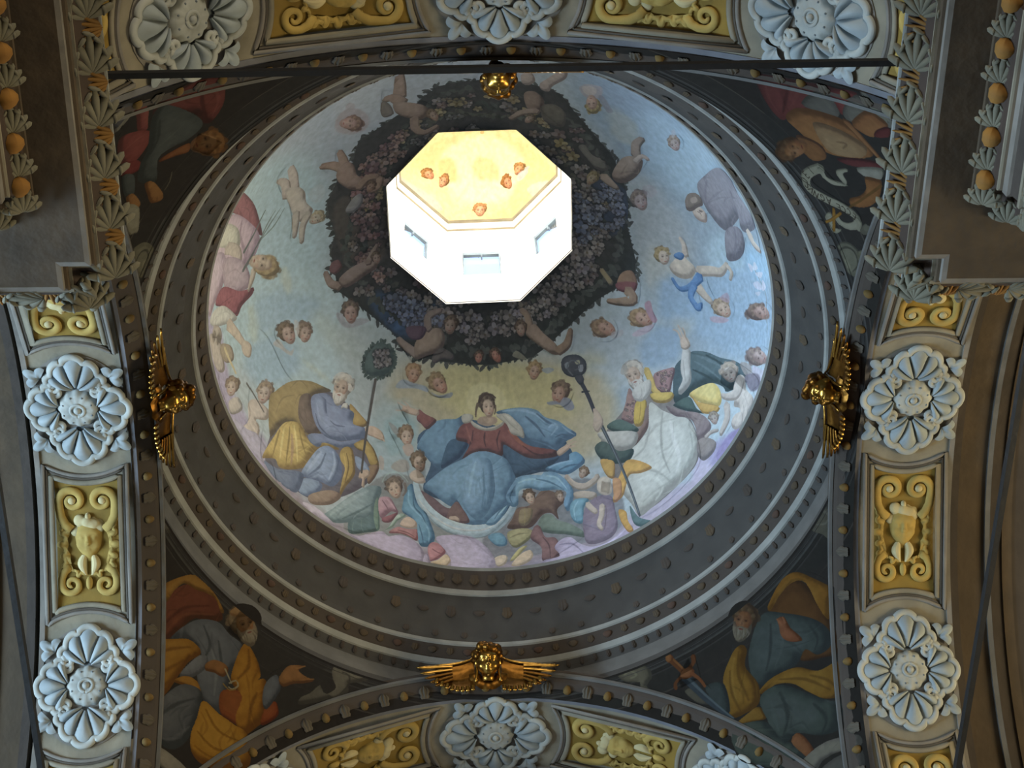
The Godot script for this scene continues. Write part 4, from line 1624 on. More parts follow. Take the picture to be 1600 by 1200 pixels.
const ART_DOME := """
B 9199a2 1 129.7 399 395 1093 231 1111 1025 693 983 397 780 131 630
B 8d97a2 0.8 117.4 448 392 811 378 801 741 656 829 445 765
B a0a5aa 0.7 93.2 604 319 927 461 918 613 764 705 652 711
B 93a8b0 1 120.6 207 564 509 705 617 960 560 1202 494 1343 86 1155 9 767
B 98acb2 0.8 69.0 337 1075 607 1144 744 1364 651 1450 319 1394 258 1174
B 8299ad 0.65 51.1 326 1110 433 1130 498 1168 560 1202 532 1248 442 1236 328 1208
B 8199ae 0.7 54.8 278 1224 365 1234 455 1295 468 1353 383 1380 274 1339 232 1261
B a8aea0 0.55 20.7 441 1062 466 1087 467 1144 451 1143 437 1103
B a2aa9e 0.5 27.8 296 1114 326 1149 316 1222 288 1209
B a5ab9c 0.5 23.6 471 1336 531 1388 568 1433 528 1405
B 9aa39a 0.5 46.9 537 1213 630 1308 701 1391 621 1375 548 1288
B 8f9797 0.8 73.3 634 1274 819 1374 822 1542 675 1558 610 1442
B 99988a 0.7 53.5 740 1397 928 1416 960 1518 802 1540
B 7a868f 1 127.8 1201 239 1453 289 1746 425 1983 689 2057 1036 1664 1320 1471 1125 1385 816
B 708396 0.7 94.0 1315 433 1500 343 1632 569 1479 822 1384 747 1277 633
B 8fa5b4 0.7 99.3 1483 540 1684 536 1801 711 1579 839 1459 711
B 8c8f86 0.6 40.2 1366 622 1441 638 1459 736 1384 734
B 8d9090 0.7 79.0 1432 842 1580 905 1654 1056 1599 1176 1471 1125
B 9fa097 0.6 39.2 1505 1039 1593 1121 1670 1205 1609 1265 1493 1156
B 6f89a4 0.75 43.6 1532 1143 1592 1103 1649 1118 1668 1187 1604 1230 1540 1232
B 7d93a6 0.8 71.1 1680 1084 1892 847 2006 949 1977 1167 1757 1265 1650 1232
B 93a6ae 0.6 47.7 1693 930 1795 882 1828 953 1700 1034
B 86a4ba 0.7 49.9 1841 856 1987 738 2006 836 1876 939
B 8a949a 0.8 54.5 1293 1303 1440 1241 1509 1330 1415 1420 1297 1404
B 7389a0 0.7 34.9 1488 1335 1544 1267 1609 1265 1619 1335 1557 1380 1504 1384
B 7b90a2 0.7 28.3 1372 1505 1420 1471 1471 1465 1456 1517 1398 1562
B 9c9a80 0.6 36.0 1260 1408 1334 1385 1393 1390 1337 1424
B 9a937a 1 80.6 815 1423 1039 1420 1260 1425 1420 1471 1438 1627 1231 1685 789 1642 722 1530
B a39c70 0.9 71.0 909 1432 1112 1427 1262 1459 1305 1539 1188 1566 919 1550
B aca577 0.8 32.2 970 1510 1037 1478 1111 1510 1120 1586 956 1585
B 8b9da2 0.8 47.8 705 1510 822 1542 825 1681 730 1726 654 1661
B 7f9aa0 0.7 28.3 717 1564 800 1557 812 1627 723 1652
B 7c7480 1 51.6 160 1534 444 1800 729 1923 1106 1918 1479 1854 1812 1622 1993 1401 2144 1511 1605 2249 610 2228 99 1754
B 8e86a0 0.9 41.5 20 913 136 1101 139 1274 186 1399 255 1526 158 1561 12 1319 -13 1062
B 9f94a6 0.9 25.7 1761 1585 1864 1500 1956 1387 2004 1242 2071 1348 1935 1590 1801 1755
B 7f7896 0.9 26.8 1809 1540 1915 1438 1977 1347 2010 1321 1973 1454 1863 1589
B 968c9c 0.9 29.7 1565 1780 1708 1691 1841 1616 1825 1756 1638 1895 1470 1979 1348 2006 1489 1896
Y 30312f 380 7.0 26.1 1053 572 906 596 854 654 764 718 692 755 677 833 634 866 600 926 610 991 622 1033 606 1082 619 1192 718 1283 775 1336 803 1389 893 1421 1003 1436 1058 1436 1171 1412 1207 1386 1289 1305 1349 1241 1401 1201 1460 1165 1456 1102 1429 1018 1426 928 1410 868 1376 799 1334 754 1274 675 1233 608 1159 586
G 242525 2d2d2c 353433 52.2 1053 572 906 596 854 654 764 718 692 755 677 833 634 866 600 926 610 991 622 1033 606 1082 619 1192 718 1283 775 1336 803 1389 893 1421 1003 1436 1058 1436 1171 1412 1207 1386 1289 1305 1349 1241 1401 1201 1460 1165 1456 1102 1429 1018 1426 928 1410 868 1376 799 1334 754 1274 675 1233 608 1159 586
B 2f394c 0.8 26.0 1281 948 1359 888 1420 910 1427 998 1374 1059 1284 1042
B 2e3d55 0.9 24.7 707 1238 756 1221 846 1251 897 1314 820 1357 766 1325
B 3a5277 0.6 17.5 827 1257 918 1252 916 1291 823 1324 776 1326
B 463f39 0.8 22.3 617 960 694 925 766 1001 761 1126 658 1122
Y 3a3c38 420 8.7 22.7 935 629 835 725 740 835 684 961 650 1102 726 1242 850 1335 1002 1403 1176 1374 1300 1251 1396 1145 1407 974 1349 828 1251 707 1114 631
Y 2c2f2d 420 8.7 24.5 937 682 854 764 776 866 721 990 706 1115 775 1216 879 1304 1004 1353 1148 1325 1253 1223 1332 1141 1344 991 1288 866 1209 753 1090 698
Y 42423a 380 7.0 21.0 921 717 837 805 767 884 729 1011 724 1137 810 1238 897 1314 1005 1320 1130 1301 1235 1208 1304 1128 1309 999 1271 890 1175 736 1057 724
R 11 260 5b5656,6c6664,54484a,5c5046,4a4a4c,71696a,6a5f45,4d3f40 16.6 919 641 835 713 758 808 694 905 664 1013 657 1139 681 1207 762 1265 841 1326 913 1357 1003 1378 1112 1369 1202 1313 1272 1246 1342 1183 1385 1112 1400 1034 1387 921 1349 828 1286 733 1225 663 1139 627 1037 622
R 23 150 7f7771,746c6a,857c78,6b6462,77707a 18.1 810 1238 865 1236 917 1282 934 1300 1112 1302 1165 1265 1286 1131 1281 948 1360 929 1364 1043 1350 1155 1255 1265 1166 1329 1094 1361 968 1360 878 1338 798 1287
R 31 70 7a6844,7a6a3e,66504e,6c504e,8a7a50 18.1 767 864 836 761 921 705 1004 649 1105 645 1157 715 1262 830 1297 884 1261 809 1174 687 1038 649 920 680 784 782 713 870 675 959 748 997
R 37 60 6e4a4c,7c5a54,5e4448,866a60 16.7 694 864 766 777 836 749 837 816 767 884 743 1123 757 1196 685 1146 664 1013
R 41 50 5a6480,66708a,4c5670,747a8c 17.5 1281 948 1368 886 1415 932 1418 1010 1356 1082 1294 1094
R 43 40 566080,626c86,4a5470 16.7 735 1243 792 1235 898 1289 915 1316 841 1334 769 1300
N
B 8d8286 0.7 12.0 615 650 628 607 661 602 703 641 722 688 707 719 664 714 629 690
B 8f8a90 0.8 7.3 643 581 653 569 672 590 669 624 651 613
H 8e736a 6a5248 0.1 665 669 3 39 -38 -19
B 8d8486 0.8 8.6 1286 561 1304 532 1331 521 1352 524 1345 578 1304 598
B 6f7076 0.8 5.4 1340 571 1356 571 1371 608 1382 628 1366 641 1350 611
B a29890 0.8 4.3 1294 552 1315 536 1335 539 1330 572 1304 585
H 957a6a 86764e 0.4 1324 619 -24 16 -3 -44
H 8a7a76 7b6a60 -0.3 1570 644 22 -37 13 24
B 9a9ba2 0.6 4.8 1560 597 1571 571 1576 592 1565 622
H 7f7272 5e5250 0.3 1462 922 26 -21 13 29
B 8a8288 0.5 8.2 1469 877 1496 858 1513 876 1486 906
B 9a9796 0.8 4.8 376 1263 397 1255 409 1270 419 1289 438 1306 453 1301 442 1318 423 1306 399 1282
H 8b7870 54483e 0.6 434 1253 35 3 8 36
H 8a766c 63544a 0.8 496 1271 28 13 -11 26
B a7a6a6 0.7 3.5 466 1227 481 1238 476 1267 462 1273
B 85828a 0.7 5.3 608 1249 630 1260 634 1280 680 1280 707 1291 672 1299 632 1295 611 1270
H 877067 4c403a 0.0 651 1257 30 4 0 33
H 8f6f5a 84664a 0.5 824 1448 25 8 -11 26
B 7f8894 0.9 4.1 769 1471 790 1459 822 1472 860 1485 864 1500 827 1487 771 1480
H 8e6c5c 7a6448 0.2 896 1481 25 -13 19 27
B 6f7684 0.8 4.1 870 1500 897 1512 936 1505 929 1519 891 1516
H 7c4d42 3f302c 0.2 1066 1414 16 -8 11 17
B 7e7a68 0.7 2.5 1112 1411 1123 1398 1139 1405 1154 1418 1144 1421 1123 1417
H 8d7260 806848 0.3 1177 1448 23 2 -5 26
B 7b828e 0.8 3.1 1197 1444 1219 1436 1235 1441 1214 1453
H 876a5c 54443a -0.6 1254 1500 31 -1 -2 33
B 6f7585 0.9 4.2 1216 1528 1243 1523 1255 1527 1265 1512 1288 1514 1300 1537 1278 1545 1255 1532 1222 1535
H 8a6a5a 6f5846 0.7 1376 1313 14 -27 33 11
B 8f8b90 0.7 5.3 1398 1321 1431 1305 1432 1319 1405 1335
H 967666 846a50 0.5 1487 1261 16 -28 34 11
B 8f6f7c 0.9 3.8 1492 1219 1509 1206 1520 1231 1537 1252 1526 1263 1506 1246
B 9a8a96 0.8 4.3 1460 1313 1481 1293 1526 1266 1516 1289 1478 1314
H 97806f 7f6c58 0.2 1760 1129 29 -33 30 14
B 937c86 0.8 5.1 1714 1179 1745 1162 1790 1148 1770 1170 1726 1188
B 8f7884 0.7 5.3 1745 1102 1772 1072 1786 1094 1768 1104
H 876a60 5c4840 0.5 1936 1030 35 -56 61 -23
H 8f7a74 6d5c58 0.5 1958 1175 11 -39 67 -26
B 9e98a4 0.9 6.9 1935 1221 1995 1196 2015 1170 2007 1238 1946 1251
s 6c6a60 0.9 1.8 4.5 3.6 1881 903 1925 922 1964 945 1990 1066
B a9a9b4 0.9 2.5 1852 913 1881 903 1872 932
B b2b2bb 0.9 2.6 1886 876 1907 886 1881 914
B aaa9b2 0.9 2.7 1892 919 1936 873 1925 908
B a5a4b0 0.9 2.6 1884 964 1914 932 1938 940 1906 968
B a8a6b0 0.9 2.9 1936 904 1962 909 1939 947
B a3a2ac 0.8 2.5 1897 989 1928 960 1918 985
N
L 6d635c 9a9088 aaa298 6.8 23.1 32.6 27.1 475 739 487 782 496 834
L 6d635c 9a9088 aaa298 6.9 16.6 31.9 30.5 431 760 458 791 467 844
F 6b625b 989088 b0a89c 13.6 460 819 499 826 527 857 533 897 554 930 541 948 517 955 492 926 477 881
L 675e58 908880 a39b90 6.1 26.6 24.2 14.5 499 917 495 963 490 990
L 675e58 908880 a39b90 5.9 25.9 23.6 14.1 542 937 519 968 514 1017
H 91887a 8a8068 0.4 565 961 11 23 -25 4
B 9aa4aa 0.6 7.2 542 871 578 856 595 888 578 916 554 907
N
L 4c3d36 7c685c 8c7768 6.1 18.2 26.7 30.3 580 797 617 810 651 836
L 4c3d36 7c685c 8c7768 6.0 18.0 26.4 30.0 636 768 648 803 656 838
F 4a3c36 78645a 8c7668 12.6 629 840 656 813 681 834 689 868 711 892 705 919 668 908 635 873
L 4a3c36 755f54 86705f 5.5 26.5 22.1 16.6 694 911 721 889 752 892
L 4a3c36 755f54 86705f 4.4 21.8 19.6 14.1 755 898 750 925 731 932
H 745c50 4a3a30 0.3 729 917 13 12 -10 15
F 4c4a4c 6f6d70 85837f 5.5 656 967 683 936 705 934 704 964 683 981 661 980
N
L 4e3f38 7c685c 8c7667 7.0 25.2 35.1 42.1 795 501 801 573 801 617
L 4c3e37 77645a 87705f 6.6 28.9 35.5 36.8 762 610 785 611 813 645
F 4a3c35 77645a 8f7a6a 12.2 787 636 818 642 869 667 885 692 871 721 826 707 794 677
H 806a5c 57463a 0.5 898 712 14 -9 11 25
L 4a3c35 77645a 846f60 4.6 25.3 21.8 13.8 848 713 852 754 877 772 911 754
F 48403c 5d554f 6a6158 6.4 754 615 777 640 789 683 764 689 752 662
B 8f775f 0.8 4.2 827 546 844 533 855 574 840 583
N
L 4a3d38 75645c 85736a 5.4 14.1 21.7 23.8 584 1130 599 1165 627 1181
F 473b38 71625b 80706a 10.5 623 1162 658 1140 703 1130 735 1132 739 1153 700 1170 660 1186 638 1186
L 473b38 6e5f58 7a6b62 4.2 20.8 17.7 10.4 713 1137 731 1110 743 1092
H 6c5b54 43362f 0.3 738 1127 16 0 2 19
F 3c2b2c 5b3f40 65484a 5.4 604 1110 627 1106 637 1129 613 1143 596 1128
N
L 4b3f3b 75665e 86756a 5.1 14.3 22.4 24.5 787 1352 807 1374 840 1401
F 493d39 746458 8a7768 11.1 837 1367 882 1338 913 1340 922 1365 910 1393 866 1406 834 1410
L 463b39 6c5e59 7b6c64 4.0 23.0 20.0 13.0 876 1338 878 1304 915 1290
H 75635a 453830 -0.2 940 1330 23 3 -4 26
F 352c36 4a3b46 54424c 5.0 813 1326 856 1326 871 1337 854 1360 822 1356
F 312d30 45403f 524b48 4.0 882 1410 910 1388 946 1409 940 1421 914 1417 887 1427
B 85756a 0.9 3.0 824 1390 847 1378 857 1389 844 1411 828 1410
H 82564a 3d2f2a 0.0 1017 1416 16 0 -1 17
H 85594c 44342c 0.2 1063 1409 15 -3 3 17
N
L 4a3d36 756256 87725f 5.0 24.9 19.9 14.9 1164 1355 1156 1308 1138 1292
F 4a3d36 77655a 8a7666 11.1 1154 1356 1174 1326 1201 1348 1238 1374 1250 1397 1229 1401 1191 1382
L 483b35 6f5c4e 7d6856 5.1 25.4 23.3 13.2 1244 1392 1270 1370 1279 1330
H 7a665a 463830 -0.4 1138 1340 19 -4 4 22
N
F 46352f 6f5748 7f664f 7.4 1420 1150 1447 1138 1465 1159 1466 1179 1434 1193 1406 1184
F 3e2529 643c40 744a4a 5.3 1403 1185 1433 1172 1466 1169 1457 1197 1424 1203 1407 1199
L 4c3d35 7d6858 907a66 5.3 31.5 26.3 12.6 1440 1194 1458 1217 1414 1233 1382 1237
L 48413a 746852 857858 4.1 13.5 15.6 15.6 1359 1156 1373 1171 1390 1188
N
L 4c4440 76685f 86766a 6.3 18.9 27.6 31.4 1467 697 1448 733 1448 776
F 463c38 6e5f57 8b7a6c 15.1 1383 853 1408 800 1440 779 1467 780 1462 822 1436 865 1404 886 1383 878
L 4a403c 7a6a60 8e7c6e 5.5 29.9 25.5 14.4 1357 880 1379 897 1397 906
H 7c6f5c 6a5f46 0.3 1325 895 14 10 -14 23
F 3a3937 53504c 605c56 7.9 1285 802 1305 790 1321 817 1356 831 1367 858 1337 862 1316 843
L 6e625c 8f8078 9f9086 4.9 12.2 14.7 17.1 1484 772 1467 766 1446 797
N
F 453934 6a594f 79675a 12.2 1137 630 1164 614 1189 644 1185 690 1151 696
L 4a3e38 77665c 8a786c 4.6 13.9 19.7 23.2 1103 733 1136 705 1175 695
H 75655a 4a3e34 0.0 1154 727 9 13 -12 16
F 3a3834 4c4740 5a544a 8.3 1184 675 1219 660 1249 689 1244 740 1215 740 1190 724
F 655a55 8e7f76 a09086 9.4 1128 545 1153 525 1166 566 1149 591 1132 586
F 655a55 8e7f76 a09086 9.6 1178 580 1198 547 1233 492 1253 482 1248 529 1213 580 1203 608 1184 605
B 9fa0a0 0.7 6.4 1163 584 1179 614 1208 623 1243 605 1248 558 1253 610 1209 636 1174 632
N
F 4a3034 73474a 85585a 19.9 216 583 323 756 357 846 373 922 330 871 277 784 165 611
F 7a6874 a08d98 b3a2aa 25.2 143 635 232 720 329 853 361 915 352 960 293 985 196 949 45 800 88 699
S 74606c 0.8 4.7 11.0 4.7 278 797 273 851 296 936 276 980
S 74606c 0.7 4.4 8.8 3.7 338 873 313 922 294 967
F 7c7a70 a7a598 bcbaaa 19.6 130 651 243 787 273 858 264 887 193 831 91 698
L 756b62 9c9286 b0a698 9.9 37.8 36.1 24.6 193 831 255 900 263 965 226 985
F 7b6974 a0909c b4a4ae 27.4 50 733 167 823 197 910 172 958 114 972 43 958
F 6f6068 93838c a5959c 15.2 184 870 277 945 309 1003 312 1054 242 1035 183 974
F 4a2c31 74444a 854f54 16.6 171 965 260 1041 327 1068 317 1085 267 1093 230 1107 163 1032 113 979
F 7a7a78 a3a39e b5b5ae 15.5 85 989 164 1026 222 1090 232 1118 175 1097 99 1053 51 995
L 7a6e64 a09486 b3a798 7.3 36.7 26.5 17.6 186 1104 234 1175 258 1216
F 7a6e64 a09486 b3a798 5.6 249 1194 278 1214 286 1235 271 1256 246 1238 239 1212
L 756b62 9c9286 b0a698 6.8 27.3 21.9 9.6 333 1012 323 1036 302 1066
H 9c8d7c 8f7d5e -0.5 371 1018 -12 32 -63 -45
s 4f5450 0.95 2.2 11.6 2.9 291 929 338 895 387 842
S 535a55 0.9 2.0 6.0 1.3 361 940 406 904 447 871
S 535a55 0.9 2.0 6.1 1.4 357 944 395 898 427 869
S 535a55 0.9 2.0 5.3 1.3 365 936 420 919 461 879
s 4b4f4c 0.95 2.1 12.6 5.6 284 989 337 957 369 926
N
F 6b635e 938a84 a79e96 13.3 39 1035 116 1108 126 1165 118 1215 74 1194 43 1134
L 6a625c 908780 a29a90 7.5 37.7 33.9 28.3 80 1054 121 1092 121 1117
F 5c5248 7f7465 90856f 8.3 123 1132 183 1175 186 1219 139 1204 111 1161
s a89c78 0.95 2.4 11.2 6.4 144 1157 160 1204 186 1265
N
H 93867e 6e6054 -0.4 142 1284 49 25 -16 25
F 6e6a68 96908c a8a29c 10.2 100 1309 165 1331 175 1371 120 1362 84 1338
S 5c5f62 0.8 3.2 11.1 4.8 163 1336 181 1374 164 1389
N
F 7a7069 a09690 b2a8a0 11.8 214 1371 255 1378 303 1429 283 1450 229 1429 238 1455 196 1462 132 1429 190 1413
L 7a7069 a09690 b2a8a0 7.8 31.4 36.1 31.4 132 1429 208 1444 219 1465
H 948780 7a6b5e -0.3 303 1377 41 20 -22 27
s 4b4844 0.9 1.4 6.3 4.2 230 1316 257 1373 279 1426
F 736f80 918da0 a09cb0 16.2 100 1364 163 1430 223 1478 247 1568 203 1559 140 1475 102 1402
N
F 454048 56525a 615d66 14.8 289 1487 346 1406 529 1440 619 1512 642 1577 672 1664 625 1721 500 1744 363 1716 231 1592 216 1544
F 4c4236 7b6b49 94825a 19.6 278 1492 318 1400 351 1390 417 1385 483 1402 527 1427 557 1450 506 1446 479 1464 476 1505 495 1551 441 1546 412 1504 351 1486 290 1501
F 463c38 5c4f48 6b5c52 14.5 445 1436 482 1440 477 1480 492 1542 449 1544 431 1522 422 1482
S a8976a 0.9 3.9 11.6 3.9 322 1432 361 1402 420 1397 481 1410 540 1440
S 5a4c38 0.9 3.1 7.2 2.1 375 1399 347 1432 335 1472
S 5a4c38 0.9 3.0 7.0 2.0 410 1410 382 1439 371 1479
S 94835c 0.8 4.1 8.1 2.0 394 1401 371 1432 357 1470
S 564838 0.9 2.9 6.9 2.0 439 1415 415 1437 402 1476
S 9c8a60 0.7 2.9 5.7 1.9 495 1423 449 1422 427 1437
F 56452f 8b7345 a58c58 6.3 614 1497 637 1523 663 1560 636 1566 610 1556 611 1527
F 474f63 69738d 7d88a2 18.4 489 1446 542 1454 570 1486 604 1508 623 1525 613 1551 646 1569 646 1592 596 1594 543 1584 499 1556 480 1522 477 1480
F 4a5268 657088 7681a0 11.4 442 1545 494 1555 553 1589 629 1597 635 1613 569 1610 501 1589 455 1581
L 4a5369 6f7a95 8792ac 15.7 44.3 55.4 29.6 513 1464 507 1521 554 1562 646 1582
S 424a5e 0.9 2.4 5.7 1.9 488 1495 494 1534 524 1570
S 424a5e 0.8 2.3 4.6 1.9 536 1527 554 1544 584 1554
S 8e99b2 0.7 3.3 7.5 2.3 500 1469 501 1511 531 1547
S 444c60 0.8 2.7 5.4 1.8 576 1495 581 1521 608 1542
S 444c60 0.8 2.7 5.5 1.8 550 1469 564 1501 587 1518
F 4e3f2a 8a7343 a68e56 8.3 603 1607 642 1601 667 1626 677 1660 677 1681 650 1678 638 1638 615 1624
F 4a3a30 6f5a48 7f6a52 6.6 640 1676 677 1681 652 1712 625 1723
S 5a4830 0.9 2.3 5.5 1.8 644 1614 654 1640 663 1671
F 5a6880 74829a 8795ae 5.7 600 1640 628 1657 641 1681 636 1692 610 1684 598 1669
F 6b5836 a08b55 bba56a 20.9 202 1535 286 1509 351 1486 396 1493 422 1511 442 1564 474 1589 489 1579 521 1591 547 1611 475 1593 448 1600 396 1627 318 1614 271 1591 269 1567 216 1545
S 6f5d3a 0.9 3.4 9.0 2.3 331 1497 292 1529 259 1554
S 6f5d3a 0.9 3.2 8.6 2.2 376 1502 356 1540 308 1602
S 6f5d3a 0.9 3.1 7.2 2.0 413 1517 411 1560 414 1600
S cbb87e 0.9 4.4 11.0 2.7 352 1499 320 1538 291 1574
S cbb87e 0.9 4.2 9.4 2.6 395 1504 388 1549 369 1606
S 8b7060 0.8 5.4 13.9 4.3 377 1524 363 1564 335 1606
F 5f4d30 947c4a ae9558 7.8 551 1616 575 1608 595 1622 590 1672 579 1694 534 1721 499 1747 532 1696 553 1666 544 1638
S 54432b 0.9 2.4 5.8 1.9 571 1626 568 1664 539 1707
S b8a064 0.8 2.4 5.8 1.9 560 1624 558 1658 542 1690
F 505c76 7383a0 8c9cb6 22.4 366 1642 423 1611 476 1590 516 1596 541 1629 540 1672 518 1698 483 1707 445 1686 381 1656
S 48546c 0.9 3.1 8.2 2.6 494 1610 457 1641 397 1654
S 48546c 0.9 3.0 8.0 2.5 539 1637 515 1671 481 1695
S 9aaac2 0.8 5.2 13.4 4.1 478 1603 438 1624 394 1644
S 9aaac2 0.8 5.0 10.9 4.0 523 1612 517 1650 478 1686
F 4c5872 6b7b96 7f8fa8 11.2 373 1657 444 1688 423 1710 358 1710 329 1683
F 414a60 566179 667189 16.6 206 1550 267 1597 369 1636 366 1662 307 1685 232 1617
F 5a4a42 7a685c 8a7868 13.2 370 1710 472 1716 510 1742 453 1757 372 1739
H 9a8778 aaa69e -0.45 597 1448 35 14 -17 34 b2aea6
b b5b1aa 0.7 2.2 571 1417 593 1407 612 1412 605 1423 585 1423
b a8a49c 0.7 2.2 612 1414 632 1428 631 1446 620 1440
b b5b1aa 0.7 2.2 622 1444 632 1458 623 1466 614 1457
b 9c9890 0.7 1.7 629 1430 637 1443 631 1450
F 87857f a9a8a4 bab8b2 2.7 580 1504 592 1491 607 1495 602 1508 590 1502
F 7a6a5e a48e7c b5a08e 5.5 652 1569 680 1569 707 1590 709 1613 694 1609 674 1598 654 1587
s a48e7c 0.95 1.7 5.5 3.3 682 1592 699 1602 710 1615
F 7a6a5e a48e7c b5a08e 4.8 608 1684 638 1686 637 1702 618 1709 608 1732 599 1725 609 1705 595 1703
N
s 3f3b38 1 1.1 8.9 7.2 707 1447 679 1521 644 1606 610 1689
Y 34413f 110 5.2 15.7 682 1428 681 1394 704 1368 734 1354 760 1377 768 1407 751 1434 716 1439
F 2f3b3a 3c4a48 4a5856 11.5 682 1428 681 1394 704 1368 734 1354 760 1377 768 1407 751 1434 716 1439
R 5 16 625c60,6f6a6c,5a5a60 12.5 711 1409 720 1376 743 1375 757 1401 738 1422
B b5ae86 0.7 9.0 987 1497 1035 1483 1082 1504 1088 1552 984 1552
N
b 6d6f70 0.9 7.9 661 1714 789 1729 850 1843 904 1920 833 1931 714 1906 511 1866 492 1816
b 62656a 0.9 10.8 1024 1879 1121 1795 1289 1733 1469 1740 1498 1870 1291 1949 1084 2003 998 1985
F 2b3d50 35495f 3f566e 16.8 840 1600 964 1577 1074 1598 1186 1594 1275 1626 1303 1702 1125 1736 1095 1835 1026 1878 947 1876 906 1814 816 1767 851 1689 816 1640
F 3a5066 56748f 6e8ea8 16.3 1063 1562 1092 1552 1143 1546 1185 1551 1211 1568 1250 1575 1282 1591 1310 1603 1304 1617 1284 1625 1258 1647 1250 1656 1213 1646 1169 1641 1143 1607 1100 1575
S 84a2b8 0.9 3.2 8.8 2.4 1083 1558 1134 1553 1177 1561 1211 1581
S 36495e 0.9 2.8 8.1 2.0 1151 1569 1186 1594 1213 1623
S 36495e 0.9 2.8 7.3 2.0 1185 1560 1220 1581 1255 1589
S 7f9db4 0.9 2.4 8.2 2.0 1223 1596 1233 1587 1251 1590 1230 1618
S 7f9db4 0.8 2.5 5.8 1.7 1264 1588 1287 1602 1305 1608
S 3a4e63 0.9 2.5 5.8 1.7 1244 1621 1265 1611 1292 1613
F 273646 34485d 405870 14.2 1077 1643 1116 1662 1170 1687 1233 1684 1260 1674 1225 1708 1175 1726 1120 1737 1098 1697 1081 1674
F 3a546b 567d9b 6f96b0 8.6 1216 1709 1256 1690 1292 1679 1291 1664 1313 1654 1338 1667 1343 1682 1317 1705 1286 1721 1243 1717
S 86a8be 0.9 2.6 6.8 2.1 1229 1706 1265 1689 1306 1680
S 364d63 0.9 2.6 6.0 1.7 1262 1710 1293 1695 1325 1688
F 3a5066 54738d 6d8da6 16.4 971 1563 942 1576 908 1575 877 1580 844 1604 815 1636 815 1651 831 1664 851 1689 872 1707 900 1704 934 1683 969 1634 962 1596
F 26364a 33495f 3e566e 10.8 920 1632 969 1632 973 1649 947 1679 919 1694 883 1707 895 1669
S 84a3b8 0.9 3.3 9.8 2.5 903 1582 878 1610 871 1637 881 1668
S 84a3b8 0.9 3.3 9.0 2.5 942 1582 922 1609 897 1642 886 1668
S 34495f 0.9 2.9 7.4 2.1 885 1584 852 1612 839 1638 855 1662
S 34495f 0.9 2.8 6.5 2.0 924 1587 900 1612 893 1638
S 34495f 0.9 2.8 6.5 2.0 955 1584 940 1606 921 1628
S 6d8ea8 0.9 2.9 8.4 2.5 825 1645 846 1658 871 1675
F 3a2b2d 643f3f 7a4d4a 12.2 954 1596 985 1585 1001 1597 1031 1610 1074 1598 1091 1586 1102 1601 1125 1623 1165 1648 1250 1656 1253 1671 1201 1682 1156 1680 1116 1662 1084 1647 1079 1678 1037 1667 997 1670 951 1688 977 1646 938 1630
S 33262a 0.9 2.0 6.5 1.6 1028 1614 1025 1635 1029 1654
S 33262a 0.8 2.0 5.7 1.6 992 1608 986 1635 966 1665
S 33262a 0.8 2.0 5.7 1.6 1074 1609 1064 1635 1068 1662
S 85564f 0.8 2.8 8.1 2.4 971 1596 978 1619 986 1642
S 8f5a48 0.8 3.3 12.2 4.1 1100 1608 1125 1631 1152 1653
S 33262a 0.8 2.1 5.0 1.7 1143 1649 1187 1671 1241 1667
F 3c2b2d 623e3e 764a46 6.5 831 1543 849 1557 882 1575 865 1591 849 1598 833 1581 821 1568
F 3f5a72 5f7f99 7b9bb2 19.9 818 1755 860 1726 909 1701 956 1684 988 1669 1024 1665 1063 1674 1094 1689 1112 1720 1121 1744 1106 1777 1091 1802 1098 1818 1071 1837 1046 1861 1016 1878 947 1876 938 1824 922 1799 905 1818 874 1801 844 1774
F 4a667e 6685a0 82a2b8 21.6 978 1696 1010 1681 1040 1689 1049 1721 1051 1777 1028 1835 988 1862 952 1833 937 1787 956 1743
S 31485d 0.95 2.6 9.5 2.1 1050 1689 1059 1729 1053 1777 1040 1835
S 31485d 0.95 2.6 8.5 2.1 969 1696 954 1735 928 1782
S 31485d 0.9 2.6 7.8 2.2 917 1713 881 1743 841 1763
S 8fb0c4 0.9 3.4 10.9 2.9 1067 1685 1094 1705 1113 1736
S 31485d 0.9 2.5 6.7 1.7 1076 1685 1094 1701 1098 1721
S 8fb0c4 0.9 3.4 9.4 3.0 932 1702 897 1728 857 1752
S 3a536a 0.9 3.0 7.7 2.1 955 1699 929 1734 891 1776
S 7f9fb6 0.8 3.5 8.6 2.6 1080 1713 1074 1761 1058 1818
S 3a536a 0.8 3.1 7.9 2.2 1097 1752 1087 1793 1067 1827
S 90b0c4 0.8 4.3 11.1 3.4 996 1693 979 1736 965 1792
S 4d6a82 0.8 3.5 6.9 2.2 1017 1713 1018 1768 1005 1826
S 8fb0c4 0.9 2.5 6.6 1.7 997 1673 1024 1670 1050 1676
F 33292c 57444a 655254 11.9 799 1763 843 1787 886 1821 933 1823 953 1856 896 1860 843 1836 801 1798
F 453638 604b4a 6c5852 7.5 881 1852 919 1805 941 1827 960 1867 920 1869
L 7a6a5e a08c7c b09c8c 4.5 12.1 13.6 9.1 893 1854 913 1854 924 1862
F 7c8f9b 9db0b9 b6c6cc 10.3 800 1707 783 1742 781 1782 803 1829 859 1884 938 1915 1021 1912 1080 1879 1117 1836 1130 1788 1125 1738 1113 1795 1081 1847 1032 1872 959 1876 881 1852 831 1811 806 1767 800 1730
S 6f8491 0.8 3.1 6.1 2.3 806 1812 870 1870 949 1895 1031 1890
S c4d2d6 0.8 3.0 6.0 2.3 794 1790 833 1842 909 1886 1006 1893 1081 1858
F 44627a 6b8ea8 87abc0 7.1 1016 1874 1057 1839 1096 1814 1092 1789 1115 1752 1125 1748 1115 1785 1096 1822 1075 1852 1045 1878
